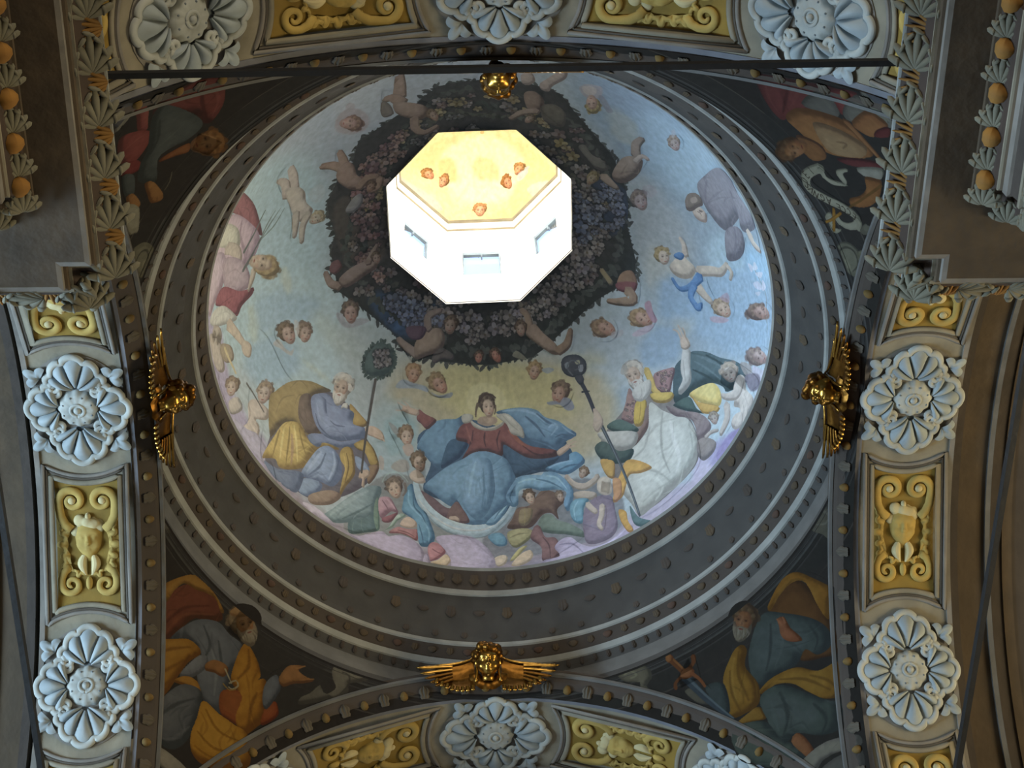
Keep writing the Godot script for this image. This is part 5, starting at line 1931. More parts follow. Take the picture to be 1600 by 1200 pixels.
S 3d566c 0.9 1.8 4.5 1.4 1046 1861 1067 1835 1091 1822
S 9abccc 0.9 1.8 5.4 1.3 1061 1848 1086 1822 1106 1793
F 77756e 9c9a92 adaba3 4.8 985 1581 1006 1593 1031 1602 1065 1596 1086 1584 1084 1594 1057 1608 1022 1609 993 1598
F 77756e 98968e a8a69e 4.0 960 1567 986 1564 995 1574 985 1586 963 1588
F 75736c 96948c a7a59c 5.6 1063 1568 1096 1564 1121 1581 1144 1603 1148 1628 1134 1624 1108 1617 1096 1594 1074 1579
S 84827a 0.8 1.6 4.0 1.2 1083 1569 1108 1593 1134 1611
B b3b1a8 0.7 2.4 1092 1569 1109 1574 1126 1593 1113 1589
b 8e7a6c 0.95 2.4 1015 1573 1058 1573 1066 1586 1038 1598 1006 1588
b 9c8877 0.7 2.4 1023 1577 1053 1577 1053 1586 1036 1590
H a08c7c 3f342f 0.28 1039 1544 27 -2 3 33
s 4a3d36 0.9 2.4 8.7 4.0 1010 1537 1003 1558 1002 1573
s 4a3d36 0.9 2.0 5.5 3.2 1061 1542 1062 1556 1058 1566
s 352b27 0.9 2.0 7.1 3.9 1013 1534 1026 1517 1047 1513 1063 1523
F 7d6c60 a58f7e b59f8c 3.8 1251 1659 1267 1646 1285 1637 1298 1639 1281 1657 1259 1671
s a58f7e 0.95 1.3 4.2 2.1 1276 1643 1293 1624 1307 1613
s a58f7e 0.95 1.3 4.2 2.1 1285 1641 1302 1629 1313 1626
s a58f7e 0.95 1.3 3.8 1.7 1290 1644 1305 1639 1312 1638
F 7d6c60 a58f7e b59f8c 4.7 785 1528 809 1537 831 1547 825 1559 800 1552 779 1540
s a58f7e 0.95 1.3 4.7 2.0 795 1534 778 1525 767 1516
s a58f7e 0.95 1.3 4.7 2.0 794 1542 772 1539 758 1536
s a58f7e 0.95 1.3 4.6 2.0 802 1534 793 1523 784 1514
N
b 7d7c7a 0.8 4.1 731 1565 755 1584 762 1610 742 1595
H a08c7c 6c5846 0.1 783 1609 28 1 -1 29
b a08e82 0.9 4.2 766 1636 796 1633 800 1659 776 1664
N
H 9c8878 5d4c3e 0.3 812 1684 29 -2 2 30
F 85786e aa9a8c b8a898 5.7 776 1715 801 1704 821 1722 826 1742 802 1744 780 1732
b 8f8780 0.8 5.7 717 1688 744 1672 774 1675 778 1702 746 1705
b 9c8f86 0.8 4.3 684 1651 698 1660 691 1692 677 1683
N
S 93aaa4 0.7 2.1 4.9 2.8 677 1727 698 1707 730 1703 757 1721 766 1737
F 45555a 67787d 83949a 17.0 397 1786 463 1770 541 1749 600 1734 644 1731 668 1739 667 1755 648 1776 629 1808 615 1823 553 1826 499 1824 444 1815
S 8e9ea2 0.8 5.5 15.7 4.7 437 1787 531 1762 623 1743
S 3d4c50 0.8 3.9 7.9 2.4 485 1810 564 1798 628 1783
F 2c3b3a 42555a 526567 9.8 493 1847 516 1819 579 1822 629 1808 632 1843 619 1867 560 1867 503 1862
S 5d706f 0.8 2.5 5.1 1.7 528 1828 515 1845 513 1859
S 5d706f 0.8 2.5 4.9 1.6 563 1826 554 1847 557 1864
F 3c4f48 55695f 65796d 4.6 639 1775 653 1773 625 1864 612 1857 618 1816
F 664b55 90707b a98a94 12.7 653 1772 679 1769 697 1778 710 1810 712 1822 687 1815 663 1826 644 1831 641 1809
S 5d434c 0.9 2.2 5.2 1.5 664 1778 675 1800 679 1814
S b1939c 0.8 2.9 7.4 2.2 681 1775 697 1796 705 1813
F 4f3138 70454d 80535a 6.1 646 1832 685 1825 712 1822 679 1846 650 1845
F 56695e 80938a a8b6ae 4.6 644 1870 665 1861 704 1830 727 1826 738 1834 705 1845 679 1863
F 7d6c60 a59283 b8a595 5.3 709 1859 731 1840 756 1842 773 1861 761 1874 732 1871
F 5f3a3f 8a5f61 a07575 7.0 659 1879 699 1865 731 1875 772 1882 760 1915 733 1898 701 1887
S 543236 0.9 1.9 4.7 1.6 696 1875 728 1886 753 1902
F 2f4a62 4e728c 6a91a8 12.6 754 1759 780 1742 783 1775 791 1808 814 1834 824 1869 830 1904 820 1926 791 1939 768 1930 768 1893 773 1858 752 1839 728 1819 738 1793
S 80a6ba 0.9 2.9 7.2 2.2 765 1760 758 1795 776 1824 799 1850
S 2b445a 0.9 2.2 5.8 1.8 777 1777 775 1810 797 1839 806 1874
S 7ba1b6 0.8 3.0 6.8 2.3 798 1853 811 1889 803 1925
S 2b445a 0.9 2.3 5.4 1.9 779 1865 783 1901 781 1930
F 5f393f 8c5f65 a3767a 7.2 795 1943 816 1925 840 1931 860 1958 844 1973 805 1991 791 1989
S 56343a 0.9 2.0 4.8 1.6 811 1947 829 1960 849 1969
F 80705f a8967f b8a68c 4.1 789 2003 823 1988 857 1969 874 1986 858 2006 819 2017
H a08c7c 5d5048 -0.25 717 1748 34 -6 7 33
s 5d5048 0.8 2.8 10.6 5.6 754 1739 756 1759 741 1774
N
F 3b2d29 5a473e 6b564a 16.9 1127 1826 1167 1817 1206 1773 1250 1775 1287 1796 1262 1825 1269 1855 1244 1838 1213 1844 1177 1882 1136 1891 1090 1888 1109 1858
F 4f4436 716348 82745a 7.7 1134 1834 1158 1826 1178 1829 1172 1865 1150 1882 1131 1874
S 83764f 0.8 1.7 4.3 1.3 1149 1830 1152 1854 1150 1878
S 2e2422 0.8 2.1 5.0 1.7 1224 1784 1225 1811 1253 1838
F 38443f 56635a 6b786e 13.3 1200 1864 1217 1843 1245 1842 1264 1857 1312 1867 1364 1888 1369 1906 1297 1902 1234 1901 1201 1890
F 4f4c36 7f7a58 97916c 8.0 1090 1904 1127 1890 1168 1890 1183 1906 1155 1934 1121 1952 1098 1939
S 5d5940 0.8 2.2 5.3 1.8 1098 1920 1131 1907 1168 1903
F 35546a 4f7389 638a9f 6.3 1022 1912 1062 1903 1085 1921 1085 1943 1055 1947 1032 1933
F 402e30 5f4546 705354 13.8 1186 1881 1205 1881 1225 1914 1264 1916 1289 1960 1266 2000 1220 1995 1213 1949 1173 1920
S 352628 0.8 2.8 5.6 1.9 1216 1914 1242 1943 1250 1989
F 7d7263 a89a88 b8aa96 5.7 1038 1991 1063 1978 1087 1982 1081 2006 1051 2019
F 6f6a48 948c5e a89f6c 4.7 1096 1997 1131 1955 1161 1944 1142 1965 1117 1992
F 80715f a8957f b9a68e 6.7 1101 2014 1131 1978 1170 1959 1184 1977 1167 2001 1126 2017
F 3f5b72 6385a0 80a4b8 10.6 1088 1792 1115 1750 1132 1735 1170 1728 1204 1728 1212 1719 1246 1717 1278 1731 1301 1748 1314 1770 1312 1806 1299 1828 1283 1804 1290 1772 1258 1766 1206 1773 1166 1767 1132 1776 1127 1818 1101 1820
S 93b4c6 0.9 2.4 7.2 2.0 1128 1753 1166 1741 1209 1743
S 93b4c6 0.9 2.4 6.5 2.0 1221 1729 1256 1733 1293 1764
S 37526a 0.9 2.0 5.7 1.6 1187 1740 1231 1746 1275 1762
S 37526a 0.9 2.0 4.9 1.6 1110 1776 1101 1796 1110 1815
H a28d7b 4a3a30 0.15 1167 1793 22 -7 9 23
H 8f7c70 5d4c42 0.6 1268 1786 16 -4 5 17
N
F 766a5f 9b8f82 aa9e90 7.6 1314 1772 1357 1762 1395 1766 1388 1784 1332 1790
L 766a5f 9f9285 b0a396 4.9 14.0 20.6 18.1 1285 1725 1314 1747 1351 1750 1385 1727 1392 1714
H 8f7d6e 5f4c3e -0.6 1343 1710 19 2 -4 19
F 3d5c6c 577d90 6f95a5 7.0 1306 1811 1327 1789 1370 1786 1355 1814 1360 1856 1336 1863 1315 1847
S 8fb0bc 0.8 2.2 5.2 1.7 1333 1794 1321 1821 1330 1853
F 4f4552 685c6b 766a78 11.9 1357 1830 1391 1779 1447 1767 1471 1806 1493 1859 1475 1897 1416 1925 1375 1915
L 7a6e63 a09386 b0a396 4.4 19.3 19.3 15.8 1366 1801 1387 1815 1403 1822
L 7a6e63 a09386 b0a396 4.6 21.0 20.1 11.9 1421 1800 1424 1832 1419 1860 1435 1874
N
F 8a7f74 a89d90 b8ad9e 6.0 1394 1728 1415 1713 1437 1718 1449 1756 1423 1768 1398 1758
F 6a6272 8d849a a59cb2 14.0 494 1864 532 1873 578 1872 634 1872 656 1890 701 1890 743 1909 770 1937 777 1968 762 1997 693 1985 610 1938 544 1902
F 6c6374 8a8095 978da2 8.4 762 1997 778 1964 791 1965 792 1989 788 2012
F 756d80 938aa0 a89fb4 15.9 831 1912 869 1904 924 1907 971 1918 1012 1948 1034 1979 1040 2010 1006 2047 921 2055 870 2039 874 1990 857 1950
F 6a6276 8c839a a299b0 12.6 1221 2016 1225 1995 1284 1975 1262 1948 1284 1920 1317 1910 1360 1929 1413 1934 1477 1906 1539 1848 1562 1868 1534 1921 1456 1967 1326 2001
S 5d556a 0.8 2.9 6.7 2.4 1280 1937 1330 1932 1375 1959
S b3abbf 0.8 3.0 6.9 2.5 1430 1937 1483 1909 1527 1863
F 857d90 a39bac b3abba 16.8 329 1722 378 1748 409 1778 443 1823 389 1789 336 1756
N
F 504a4a 66605e 74706c 14.2 1455 1520 1469 1485 1528 1434 1613 1433 1688 1481 1745 1535 1758 1618 1617 1779 1539 1780 1455 1719 1388 1653 1405 1589
F 222e2f 35454a 48595c 19.0 1667 1299 1717 1282 1777 1274 1854 1252 1910 1254 1913 1285 1833 1355 1808 1350 1754 1361 1689 1409 1669 1433 1628 1459 1612 1404 1611 1363 1632 1332
S 55666a 0.8 4.1 10.8 3.3 1682 1305 1740 1300 1793 1296
S 55666a 0.8 3.3 8.3 2.5 1676 1324 1736 1327 1792 1334
S 1c2829 0.9 3.3 8.2 2.5 1676 1349 1730 1348 1773 1349
S 1c2829 0.9 3.4 8.6 2.6 1718 1291 1792 1290 1843 1304
F 202c2c 32423f 41524e 7.3 1628 1462 1678 1428 1714 1450 1749 1454 1678 1469 1630 1470
F 4b383b 7c5f5f 8f7070 7.5 1545 1399 1586 1374 1612 1366 1609 1405 1602 1439 1563 1445 1546 1422
R 9 26 94787a,6a4a4e,9b7f70 4.9 1552 1400 1587 1377 1608 1374 1604 1406 1596 1433 1566 1437
L 6b5630 a0884c b89e5c 4.4 21.5 21.5 16.3 1516 1395 1536 1421 1550 1444 1582 1455
F 6b5630 a58c48 bfa458 6.8 1539 1457 1580 1443 1616 1434 1621 1446 1602 1466 1564 1476 1545 1470
S 6a5424 0.9 1.1 2.3 1.1 1550 1475 1584 1468 1616 1448
F 4b3a3c 7a605e 8c7068 7.3 1469 1456 1494 1488 1502 1519 1494 1549 1465 1550 1451 1543 1459 1501 1463 1473
R 10 20 94787a,6a4a4e,9b7f70 4.4 1461 1490 1486 1489 1496 1534 1464 1543
F 6b5630 a0873f b79c50 6.7 1494 1491 1525 1477 1532 1500 1527 1542 1512 1555 1495 1548
S 7a6230 0.8 1.1 3.0 1.1 1510 1487 1512 1517 1511 1548
F 463a3a 685854 776660 9.1 1529 1500 1544 1490 1552 1536 1519 1598 1491 1638 1480 1653 1508 1586 1527 1541
F 4a3a36 6b5650 7a645c 11.6 1553 1516 1546 1549 1521 1596 1495 1643 1471 1657 1500 1594 1520 1554
F 74736d a2a39c b8b9b2 24.8 1541 1482 1589 1492 1646 1493 1690 1491 1732 1522 1754 1561 1758 1606 1717 1675 1667 1728 1617 1779 1575 1813 1531 1781 1483 1743 1504 1690 1471 1657 1521 1596 1546 1549
S 7d7e78 0.8 4.9 9.8 3.7 1590 1497 1595 1554 1616 1614 1660 1660
S 7d7e78 0.7 4.7 8.2 3.5 1552 1547 1543 1607 1509 1646
S 7a7b75 0.7 5.3 10.6 4.0 1708 1524 1732 1573 1717 1629
S c3c4bd 0.7 6.3 19.0 6.3 1622 1515 1648 1562 1684 1608 1683 1654
S 82837c 0.7 5.1 8.9 3.2 1517 1688 1570 1667 1632 1672 1679 1690
S c0c1ba 0.6 6.5 15.5 5.2 1536 1707 1589 1686 1643 1709 1625 1754
S 7f807a 0.6 5.3 8.0 3.3 1574 1769 1622 1719 1669 1686
F 504447 6d5f60 7d6f6c 14.2 1599 1477 1659 1474 1727 1460 1773 1467 1792 1483 1769 1521 1745 1536 1724 1505 1692 1486 1635 1495
S 80807c 0.9 2.4 6.3 2.0 1590 1498 1589 1541 1595 1589 1619 1631
S 80807c 0.9 2.5 6.8 2.1 1655 1497 1706 1500 1737 1530 1751 1571
S 80807c 0.9 2.3 5.4 1.9 1562 1520 1556 1556 1522 1615 1489 1652
S c6c8c4 0.9 4.0 13.7 4.0 1616 1514 1617 1563 1638 1608
S c6c8c4 0.8 4.2 12.7 4.2 1676 1505 1707 1539 1717 1588
S c0c2be 0.8 3.1 7.7 2.3 1560 1507 1563 1547 1542 1600
S 8a8a85 0.8 2.3 4.6 1.5 1540 1487 1566 1492 1598 1494
S 8a8a85 0.8 2.5 5.8 1.7 1654 1532 1655 1579 1683 1619
F 4f4848 6c625f 7a706a 12.0 1746 1539 1779 1517 1829 1515 1830 1546 1794 1585 1759 1576
F 263331 3d4e49 4e605a 9.0 1406 1571 1443 1547 1494 1554 1515 1565 1479 1582 1429 1583
F 6f6d68 9b9993 adaba4 11.3 1378 1596 1429 1583 1510 1572 1504 1615 1454 1631 1408 1620
F 222e2d 34423f 42504c 12.6 1373 1635 1402 1615 1455 1634 1505 1620 1497 1653 1447 1672 1395 1663
F 6e5230 9c7a44 ae8a4e 7.0 1396 1668 1440 1665 1450 1687 1447 1715 1420 1707
F 7a5a32 a87f42 bb934e 8.5 1485 1658 1524 1649 1583 1659 1545 1683 1505 1695 1498 1729 1491 1764 1460 1785 1459 1741 1471 1695
F 74503a 9a7050 aa8058 6.1 1447 1715 1475 1716 1486 1759 1467 1784 1453 1747
F 6f4e2c 9a743a ab8444 6.7 1485 1805 1515 1807 1530 1835 1562 1862 1541 1871 1501 1839
F 2a3b3c 3e5254 4c6062 9.6 1526 1788 1572 1817 1632 1821 1598 1845 1555 1838
L 6f6e6b 9c9b98 b2b1ad 10.9 29.6 38.9 15.6 1645 1302 1649 1351 1660 1386 1640 1427
S 7d7c79 0.8 1.9 3.9 1.6 1637 1334 1647 1366 1656 1391
F 74685e a18f80 b4a292 4.7 1625 1303 1619 1284 1627 1268 1644 1270 1656 1287 1642 1303
s a18f80 0.95 1.1 7.4 4.0 1621 1278 1606 1262 1590 1262
s a18f80 0.95 1.1 7.5 4.0 1627 1271 1615 1254 1604 1244
s a18f80 0.95 1.2 7.5 4.1 1633 1269 1628 1252 1620 1247
H 9a8778 a09b94 -0.5 1479 1415 33 -18 19 31 a6a39e
F 7f7d7a a3a29e b4b3ae 7.3 1478 1464 1496 1443 1530 1419 1540 1440 1532 1466 1510 1485 1487 1483
S 8a8884 0.8 1.5 3.7 1.1 1504 1445 1511 1463 1501 1482
S bdbcb8 0.8 1.5 3.7 1.1 1519 1435 1522 1454 1513 1477
b 8d8983 0.8 2.8 1435 1423 1440 1399 1455 1399 1450 1423
b a9a6a0 0.7 2.9 1489 1385 1510 1397 1508 1414 1495 1404
b aaa49c 0.6 3.6 1451 1393 1473 1379 1489 1385 1471 1396
N
F 8f7d48 b9a360 c8b474 10.2 1678 1418 1759 1358 1806 1374 1804 1412 1719 1428
F 7a5c2e a07e42 ae8c4e 5.1 1681 1420 1719 1429 1804 1412 1801 1433 1748 1454 1717 1443
S 6c5530 0.8 0.8 2.5 1.3 1686 1418 1721 1428 1803 1411
N
F 776d66 a0958d b5aba2 17.4 1865 1290 1902 1275 1922 1304 1977 1307 1979 1353 1970 1404 1949 1429 1924 1399 1911 1373 1877 1381 1872 1352 1856 1344
L 776d66 a0958d b5aba2 6.6 28.1 30.9 14.1 1891 1286 1881 1336 1838 1369 1809 1376
F 776d66 9c9189 b0a69d 10.3 1883 1433 1893 1401 1932 1378 1949 1423 1906 1443
S 6d635c 0.8 3.2 6.4 2.1 1945 1340 1938 1376 1945 1405
b 7d7470 0.8 5.0 1866 1250 1895 1231 1925 1230 1932 1250 1900 1268
H a39890 8f8378 -0.35 1826 1298 39 -32 28 18
N
L 6e655f 958a82 a69b92 6.6 33.1 28.4 16.1 1840 1393 1857 1428 1843 1485
H 857a74 75695f -0.3 1795 1452 22 -14 17 14
L 6e655f 8f847c a0958c 4.6 13.7 11.9 9.1 1774 1519 1796 1496 1827 1478
b 5d5560 0.9 7.6 1902 1275 1944 1239 1984 1224 1998 1253 1951 1296
b 6f6488 0.85 7.0 1848 1540 1891 1461 1948 1428 1946 1464 1908 1556 1868 1566
N
s 2a2c33 1 1.1 12.7 11.6 1304 1451 1335 1491 1364 1540
s 33383c 1 1.2 11.6 8.7 1364 1540 1413 1604 1476 1683 1575 1813
s 5d666c 0.8 1.2 3.5 2.3 1363 1540 1412 1604 1474 1684 1569 1805
F 23252b 2f3138 3d3f46 5.1 1255 1430 1258 1410 1277 1398 1304 1395 1326 1407 1330 1426 1318 1447 1290 1455 1265 1448
B 6a7078 0.9 1.5 1264 1424 1275 1416 1278 1427 1270 1436
B 8a8770 0.9 1.5 1294 1413 1307 1407 1310 1416 1300 1420
B 70757c 0.9 1.6 1305 1424 1319 1418 1320 1435 1309 1438
s 4a4c54 0.9 1.0 4.6 2.1 1290 1450 1273 1433 1283 1412 1305 1415 1308 1429 1295 1435
F 22242a 2c2e34 3a3c42 4.2 1296 1452 1320 1447 1324 1466 1311 1472
s 24262c 1 1.1 5.3 2.6 1320 1491 1343 1485
F 756860 9a8a7c aa9a8a 4.3 1358 1531 1372 1533 1392 1556 1391 1576 1378 1593 1362 1580 1362 1550
N
L 766a60 9d9082 aea192 5.1 22.6 17.5 9.3 1611 1034 1604 1004 1589 988
F 766a60 a09384 b6a998 12.1 1562 1090 1573 1067 1598 1039 1623 1046 1649 1059 1637 1091 1603 1108 1576 1104
L 756960 9b8e80 ac9f90 6.7 31.2 30.1 15.6 1658 1062 1706 1038 1742 1020 1762 981
L 756960 9b8e80 ac9f90 4.8 15.5 14.3 9.5 1759 988 1784 995 1779 1025
L 756960 9b8e80 ac9f90 6.4 37.1 29.6 18.0 1647 1099 1684 1122 1716 1132
H a39484 86724e 0.7 1539 1065 26 -14 6 27
F 2f4a6c 42628c 5a7aa2 5.1 1574 1047 1592 1032 1608 1035 1599 1054 1578 1055
L 2f4a6c 42628c 5a7aa2 4.1 10.1 17.2 30.4 1574 1119 1600 1140 1637 1118 1667 1075
L 2f4a6c 42628c 5a7aa2 4.1 25.8 20.6 17.5 1648 1109 1640 1150 1666 1169
F 2f4a6c 42628c 5a7aa2 4.1 1636 1157 1659 1162 1681 1148 1681 1172 1661 1180
S 5a7aa2 0.9 1.6 4.1 2.6 1611 1038 1631 1052 1650 1073
N
F 4d494e 6a656a 7b767a 27.7 1644 768 1667 716 1737 591 1794 567 1825 625 1825 724 1774 839 1743 870 1707 862 1675 836 1655 807
S 5a555c 0.7 5.8 10.1 4.3 1681 718 1672 788 1685 829
S 5a555c 0.7 6.9 12.1 5.2 1784 662 1802 732 1817 767 1774 839
F 4e4a4f 6b666b 7c777b 24.1 1794 615 1840 624 1897 632 1910 689 1853 784 1820 797 1810 741 1791 709
F 48444a 635e64 736e74 21.0 1751 872 1790 818 1824 809 1837 858 1817 922 1770 965 1753 938
S 555058 0.7 6.0 9.0 3.8 1790 825 1798 877 1784 942
L 7d7068 a59688 b5a698 8.0 40.2 36.2 20.1 1864 772 1883 798 1929 783
F 77665c 9c8a7c ad9c8c 9.2 1627 874 1646 849 1675 856 1679 884 1666 896 1640 895
F 463c37 5d5048 6a5c52 10.5 1602 859 1613 825 1639 805 1657 810 1664 833 1646 854 1627 879 1608 886
B 8d7c70 0.8 4.0 1620 838 1639 819 1645 832 1626 851
s 5a4a44 0.8 1.3 3.9 2.0 1646 869 1656 869 1659 877
B 4a3c38 0.7 2.0 1652 859 1664 856 1660 864 1651 865
"""
const PARTS_DOME := """
painted_head||623 647 631 678 648 705 670 720 690 722 703 709 707 686 699 657 682 630 660 611 639 607 625 620
painted_head||1320 570 1308 587 1299 611 1298 636 1303 656 1315 666 1328 664 1341 649 1350 626 1351 599 1346 577 1335 566
painted_head||1585 671 1597 646 1601 618 1598 596 1587 588 1571 596 1556 616 1545 642 1541 666 1545 684 1555 692 1570 687
painted_head||1476 954 1490 938 1496 916 1493 896 1482 883 1465 880 1448 888 1434 905 1428 925 1431 945 1442 959 1458 962
painted_head||442 1292 463 1289 476 1276 477 1257 467 1236 448 1220 425 1212 404 1214 390 1227 389 1246 399 1268 419 1285
painted_head||483 1300 503 1304 520 1299 531 1287 532 1270 524 1254 508 1242 489 1237 471 1242 460 1254 458 1271 467 1288
painted_head||650 1293 669 1291 683 1279 688 1262 683 1243 669 1228 651 1220 632 1222 618 1233 613 1251 618 1270 632 1286
painted_head||811 1477 828 1478 844 1471 854 1458 856 1442 849 1428 836 1419 819 1418 803 1424 793 1437 791 1453 798 1468
painted_head||917 1511 930 1499 933 1481 927 1464 912 1451 894 1446 875 1450 863 1462 859 1479 865 1497 880 1510 899 1515
painted_head||1078 1433 1086 1425 1089 1415 1085 1404 1077 1395 1065 1392 1054 1395 1046 1402 1043 1413 1046 1424 1055 1432 1067 1436
painted_head||1172 1477 1187 1475 1200 1465 1206 1451 1205 1436 1196 1424 1182 1419 1167 1422 1155 1431 1149 1445 1150 1460 1158 1472
painted_head||1252 1538 1271 1532 1286 1518 1292 1500 1287 1481 1274 1468 1256 1463 1237 1469 1222 1482 1216 1501 1220 1519 1233 1533
painted_head||1413 1325 1416 1307 1409 1291 1392 1280 1372 1279 1352 1286 1339 1301 1335 1318 1343 1335 1359 1345 1380 1347 1400 1340
painted_head||1525 1273 1530 1254 1523 1237 1507 1227 1486 1225 1465 1233 1450 1248 1445 1266 1452 1283 1467 1294 1489 1296 1510 1289
painted_head||1794 1144 1807 1122 1808 1101 1795 1088 1773 1087 1748 1095 1727 1112 1715 1133 1715 1152 1726 1166 1747 1170 1771 1162
painted_head||2005 1003 2022 965 2012 949 1980 958 1940 982 1904 1012 1879 1042 1870 1067 1878 1084 1900 1087 1934 1074 1972 1044
painted_head||2030 1151 2029 1127 2013 1111 1972 1127 1933 1151 1903 1178 1889 1202 1892 1220 1912 1227 1945 1220 1986 1197 2019 1170
painted_putto|painted putto diving head first beside the palm branch|429 748 467 724 502 763 508 821 530 858 554 924 589 938 593 980 564 992 534 997 532 1030 477 996 486 947 474 867 446 818
painted_head||537 965 547 979 562 988 578 990 590 983 595 971 592 956 582 942 567 933 551 931 539 937 534 950
painted_putto|painted putto with raised legs at the left of the wreath|573 789 622 799 627 761 655 787 684 848 705 885 763 894 757 927 721 935 700 924 646 901 623 856 595 825
painted_putto|painted putto lying along the top left of the wreath|751 570 783 575 782 494 804 505 826 608 884 662 915 704 916 752 892 774 853 774 836 717 784 681 758 680
painted_putto|painted putto reaching out at the lower left of the wreath|586 1108 648 1121 705 1103 727 1082 748 1092 736 1115 762 1125 755 1164 700 1178 644 1176 589 1140
painted_putto|painted putto holding up the garland above the flowering staff|786 1332 812 1341 848 1364 873 1304 921 1288 966 1310 965 1343 927 1370 915 1398 872 1404 828 1415 803 1383 789 1362
painted_head||1017 1435 1026 1433 1034 1426 1037 1416 1034 1407 1027 1400 1018 1397 1008 1399 1001 1406 998 1416 1001 1426 1007 1433
painted_head||1067 1428 1076 1424 1081 1416 1082 1406 1078 1397 1070 1391 1060 1390 1051 1394 1045 1402 1044 1412 1049 1421 1057 1427
painted_putto|painted putto stretched out at the lower right of the wreath|1107 1310 1138 1285 1174 1302 1196 1348 1238 1369 1258 1328 1290 1329 1282 1383 1250 1404 1191 1387 1159 1361 1123 1358
painted_putto|painted putto in a red cloth kneeling at the right of the wreath|1356 1149 1401 1185 1420 1145 1471 1157 1470 1225 1426 1238 1377 1241 1402 1210
painted_putto|painted putto with kicking legs at the upper right of the wreath|1307 893 1347 871 1383 847 1413 791 1440 772 1434 726 1468 685 1462 755 1484 765 1462 822 1436 871 1389 911 1348 912
painted_putto|painted putto with arms raised at the top right of the wreath|1098 730 1136 684 1139 614 1184 613 1185 690 1235 742 1200 756 1185 732 1151 744
painted_angel|painted angel in a pink robe and red cloak with a palm branch at the left edge of the dome|239 628 333 777 373 922 337 957 396 973 436 1017 419 1055 327 1066 342 1136 384 1280 433 1329 446 1396 405 1351 362 1239 308 1182 195 1157 27 1064 34 779
painted_putto|painted putto with a quiver at the left edge of the dome|43 1024 137 1090 137 1135 197 1189 170 1257 83 1213 28 1115
painted_putto|painted winged putto low at the left edge beside the saint in yellow|68 1203 189 1273 184 1358 108 1356 75 1302
painted_putto|painted putto holding a reed beside the saint in yellow|266 1326 345 1363 313 1428 292 1453 229 1469 145 1452 120 1423 205 1408 218 1362
painted_saint|painted white-haired saint in a yellow cloak and slate blue robe leaning on a flowering staff|197 1533 310 1410 379 1386 446 1392 546 1440 572 1406 610 1407 640 1445 631 1498 658 1553 711 1601 702 1615 677 1616 675 1683 628 1735 539 1760 341 1781 261 1731 224 1667 244 1573
painted_staff|painted flowering staff with a dark bouquet held by the saint in yellow|673 1427 666 1391 705 1364 741 1345 771 1379 779 1404 752 1444 716 1453 687 1532 618 1696 600 1688 669 1530 696 1455
painted_madonna|painted Madonna in a red dress and wide blue mantle seated on a crescent moon|768 1517 830 1542 884 1575 942 1563 990 1570 1006 1522 1041 1510 1071 1528 1074 1556 1165 1556 1258 1587 1314 1613 1342 1675 1295 1719 1137 1747 1121 1808 1081 1865 1005 1915 906 1905 831 1856 787 1783 787 1716 819 1635
painted_putto|painted putto head with little wings beside the Madonna's raised sleeve|731 1568 811 1584 829 1611 801 1652 768 1668 745 1621
painted_putto|painted putto resting its chin on the left horn of the crescent|779 1650 831 1655 850 1682 829 1749 787 1742 772 1714
painted_angel|painted angel with dark grey wings in a rose tunic kneeling left of the crescent|395 1786 601 1732 667 1736 689 1713 732 1712 767 1731 785 1739 795 1809 824 1862 831 1912 819 1929 860 1954 875 1986 819 2018 786 2002 763 1914 658 1882 559 1870 489 1844
painted_angel|painted angel in brown looking out beneath the blue mantle right of the crescent|1088 1792 1128 1731 1212 1717 1301 1744 1315 1805 1289 1827 1369 1892 1293 1959 1226 1999 1171 2021 1026 2019 1024 1916 1090 1883
painted_putto|painted putto pulling at the blue mantle right of the Madonna|1286 1719 1323 1701 1340 1685 1367 1693 1397 1716 1397 1782 1433 1794 1442 1873 1417 1875 1360 1863 1315 1850 1306 1810 1321 1770
painted_putto|round pale putto head seen from behind below the crozier|1389 1724 1424 1711 1446 1733 1451 1760 1424 1771 1396 1758
painted_bishop|painted white-bearded bishop in a white alb, gold cope and dark green lining holding a crozier|1373 1635 1409 1573 1461 1540 1460 1484 1438 1453 1434 1404 1472 1376 1515 1386 1595 1370 1625 1303 1593 1261 1617 1248 1664 1290 1757 1275 1887 1248 1989 1251 1832 1391 1785 1443 1692 1496 1745 1535 1775 1613 1687 1736 1580 1816 1510 1784 1409 1769 1362 1709
painted_book|painted yellow book held by a putto beside the bishop|1972 1454 2021 1429 2052 1455 2045 1509 2016 1514 1991 1483
painted_putto|painted putto leaning on the yellow book at the right edge of the dome|1780 1310 1816 1271 1858 1266 1908 1271 1983 1303 1973 1403 1948 1428 1892 1448 1872 1422 1805 1381
painted_putto|painted crouching putto below the yellow book|1762 1449 1802 1427 1845 1387 1877 1381 1887 1423 1859 1489 1824 1502 1777 1510 1788 1476
painted_crozier|painted dark crozier with an ornate round head|1250 1411 1271 1394 1314 1389 1332 1416 1323 1451 1343 1488 1397 1575 1491 1692 1586 1809 1572 1817 1472 1700 1374 1579 1321 1496 1296 1464 1257 1444
painted_putto|painted blond putto with a blue sash floating at the right of the dome|1511 1047 1545 1032 1572 1043 1587 1032 1579 992 1605 988 1619 1032 1654 1051 1698 1019 1793 978 1783 1023 1744 1035 1691 1069 1720 1110 1741 1125 1717 1141 1667 1129 1684 1171 1641 1160 1573 1129 1559 1091 1519 1101
painted_friar|painted tonsured friar in a grey habit leaning in from the right edge of the dome|1598 851 1620 810 1645 800 1642 766 1667 714 1740 585 1797 575 1885 593 1930 778 1915 813 1852 805 1833 862 1821 922 1762 970 1751 879 1686 849 1673 888 1634 902
"""
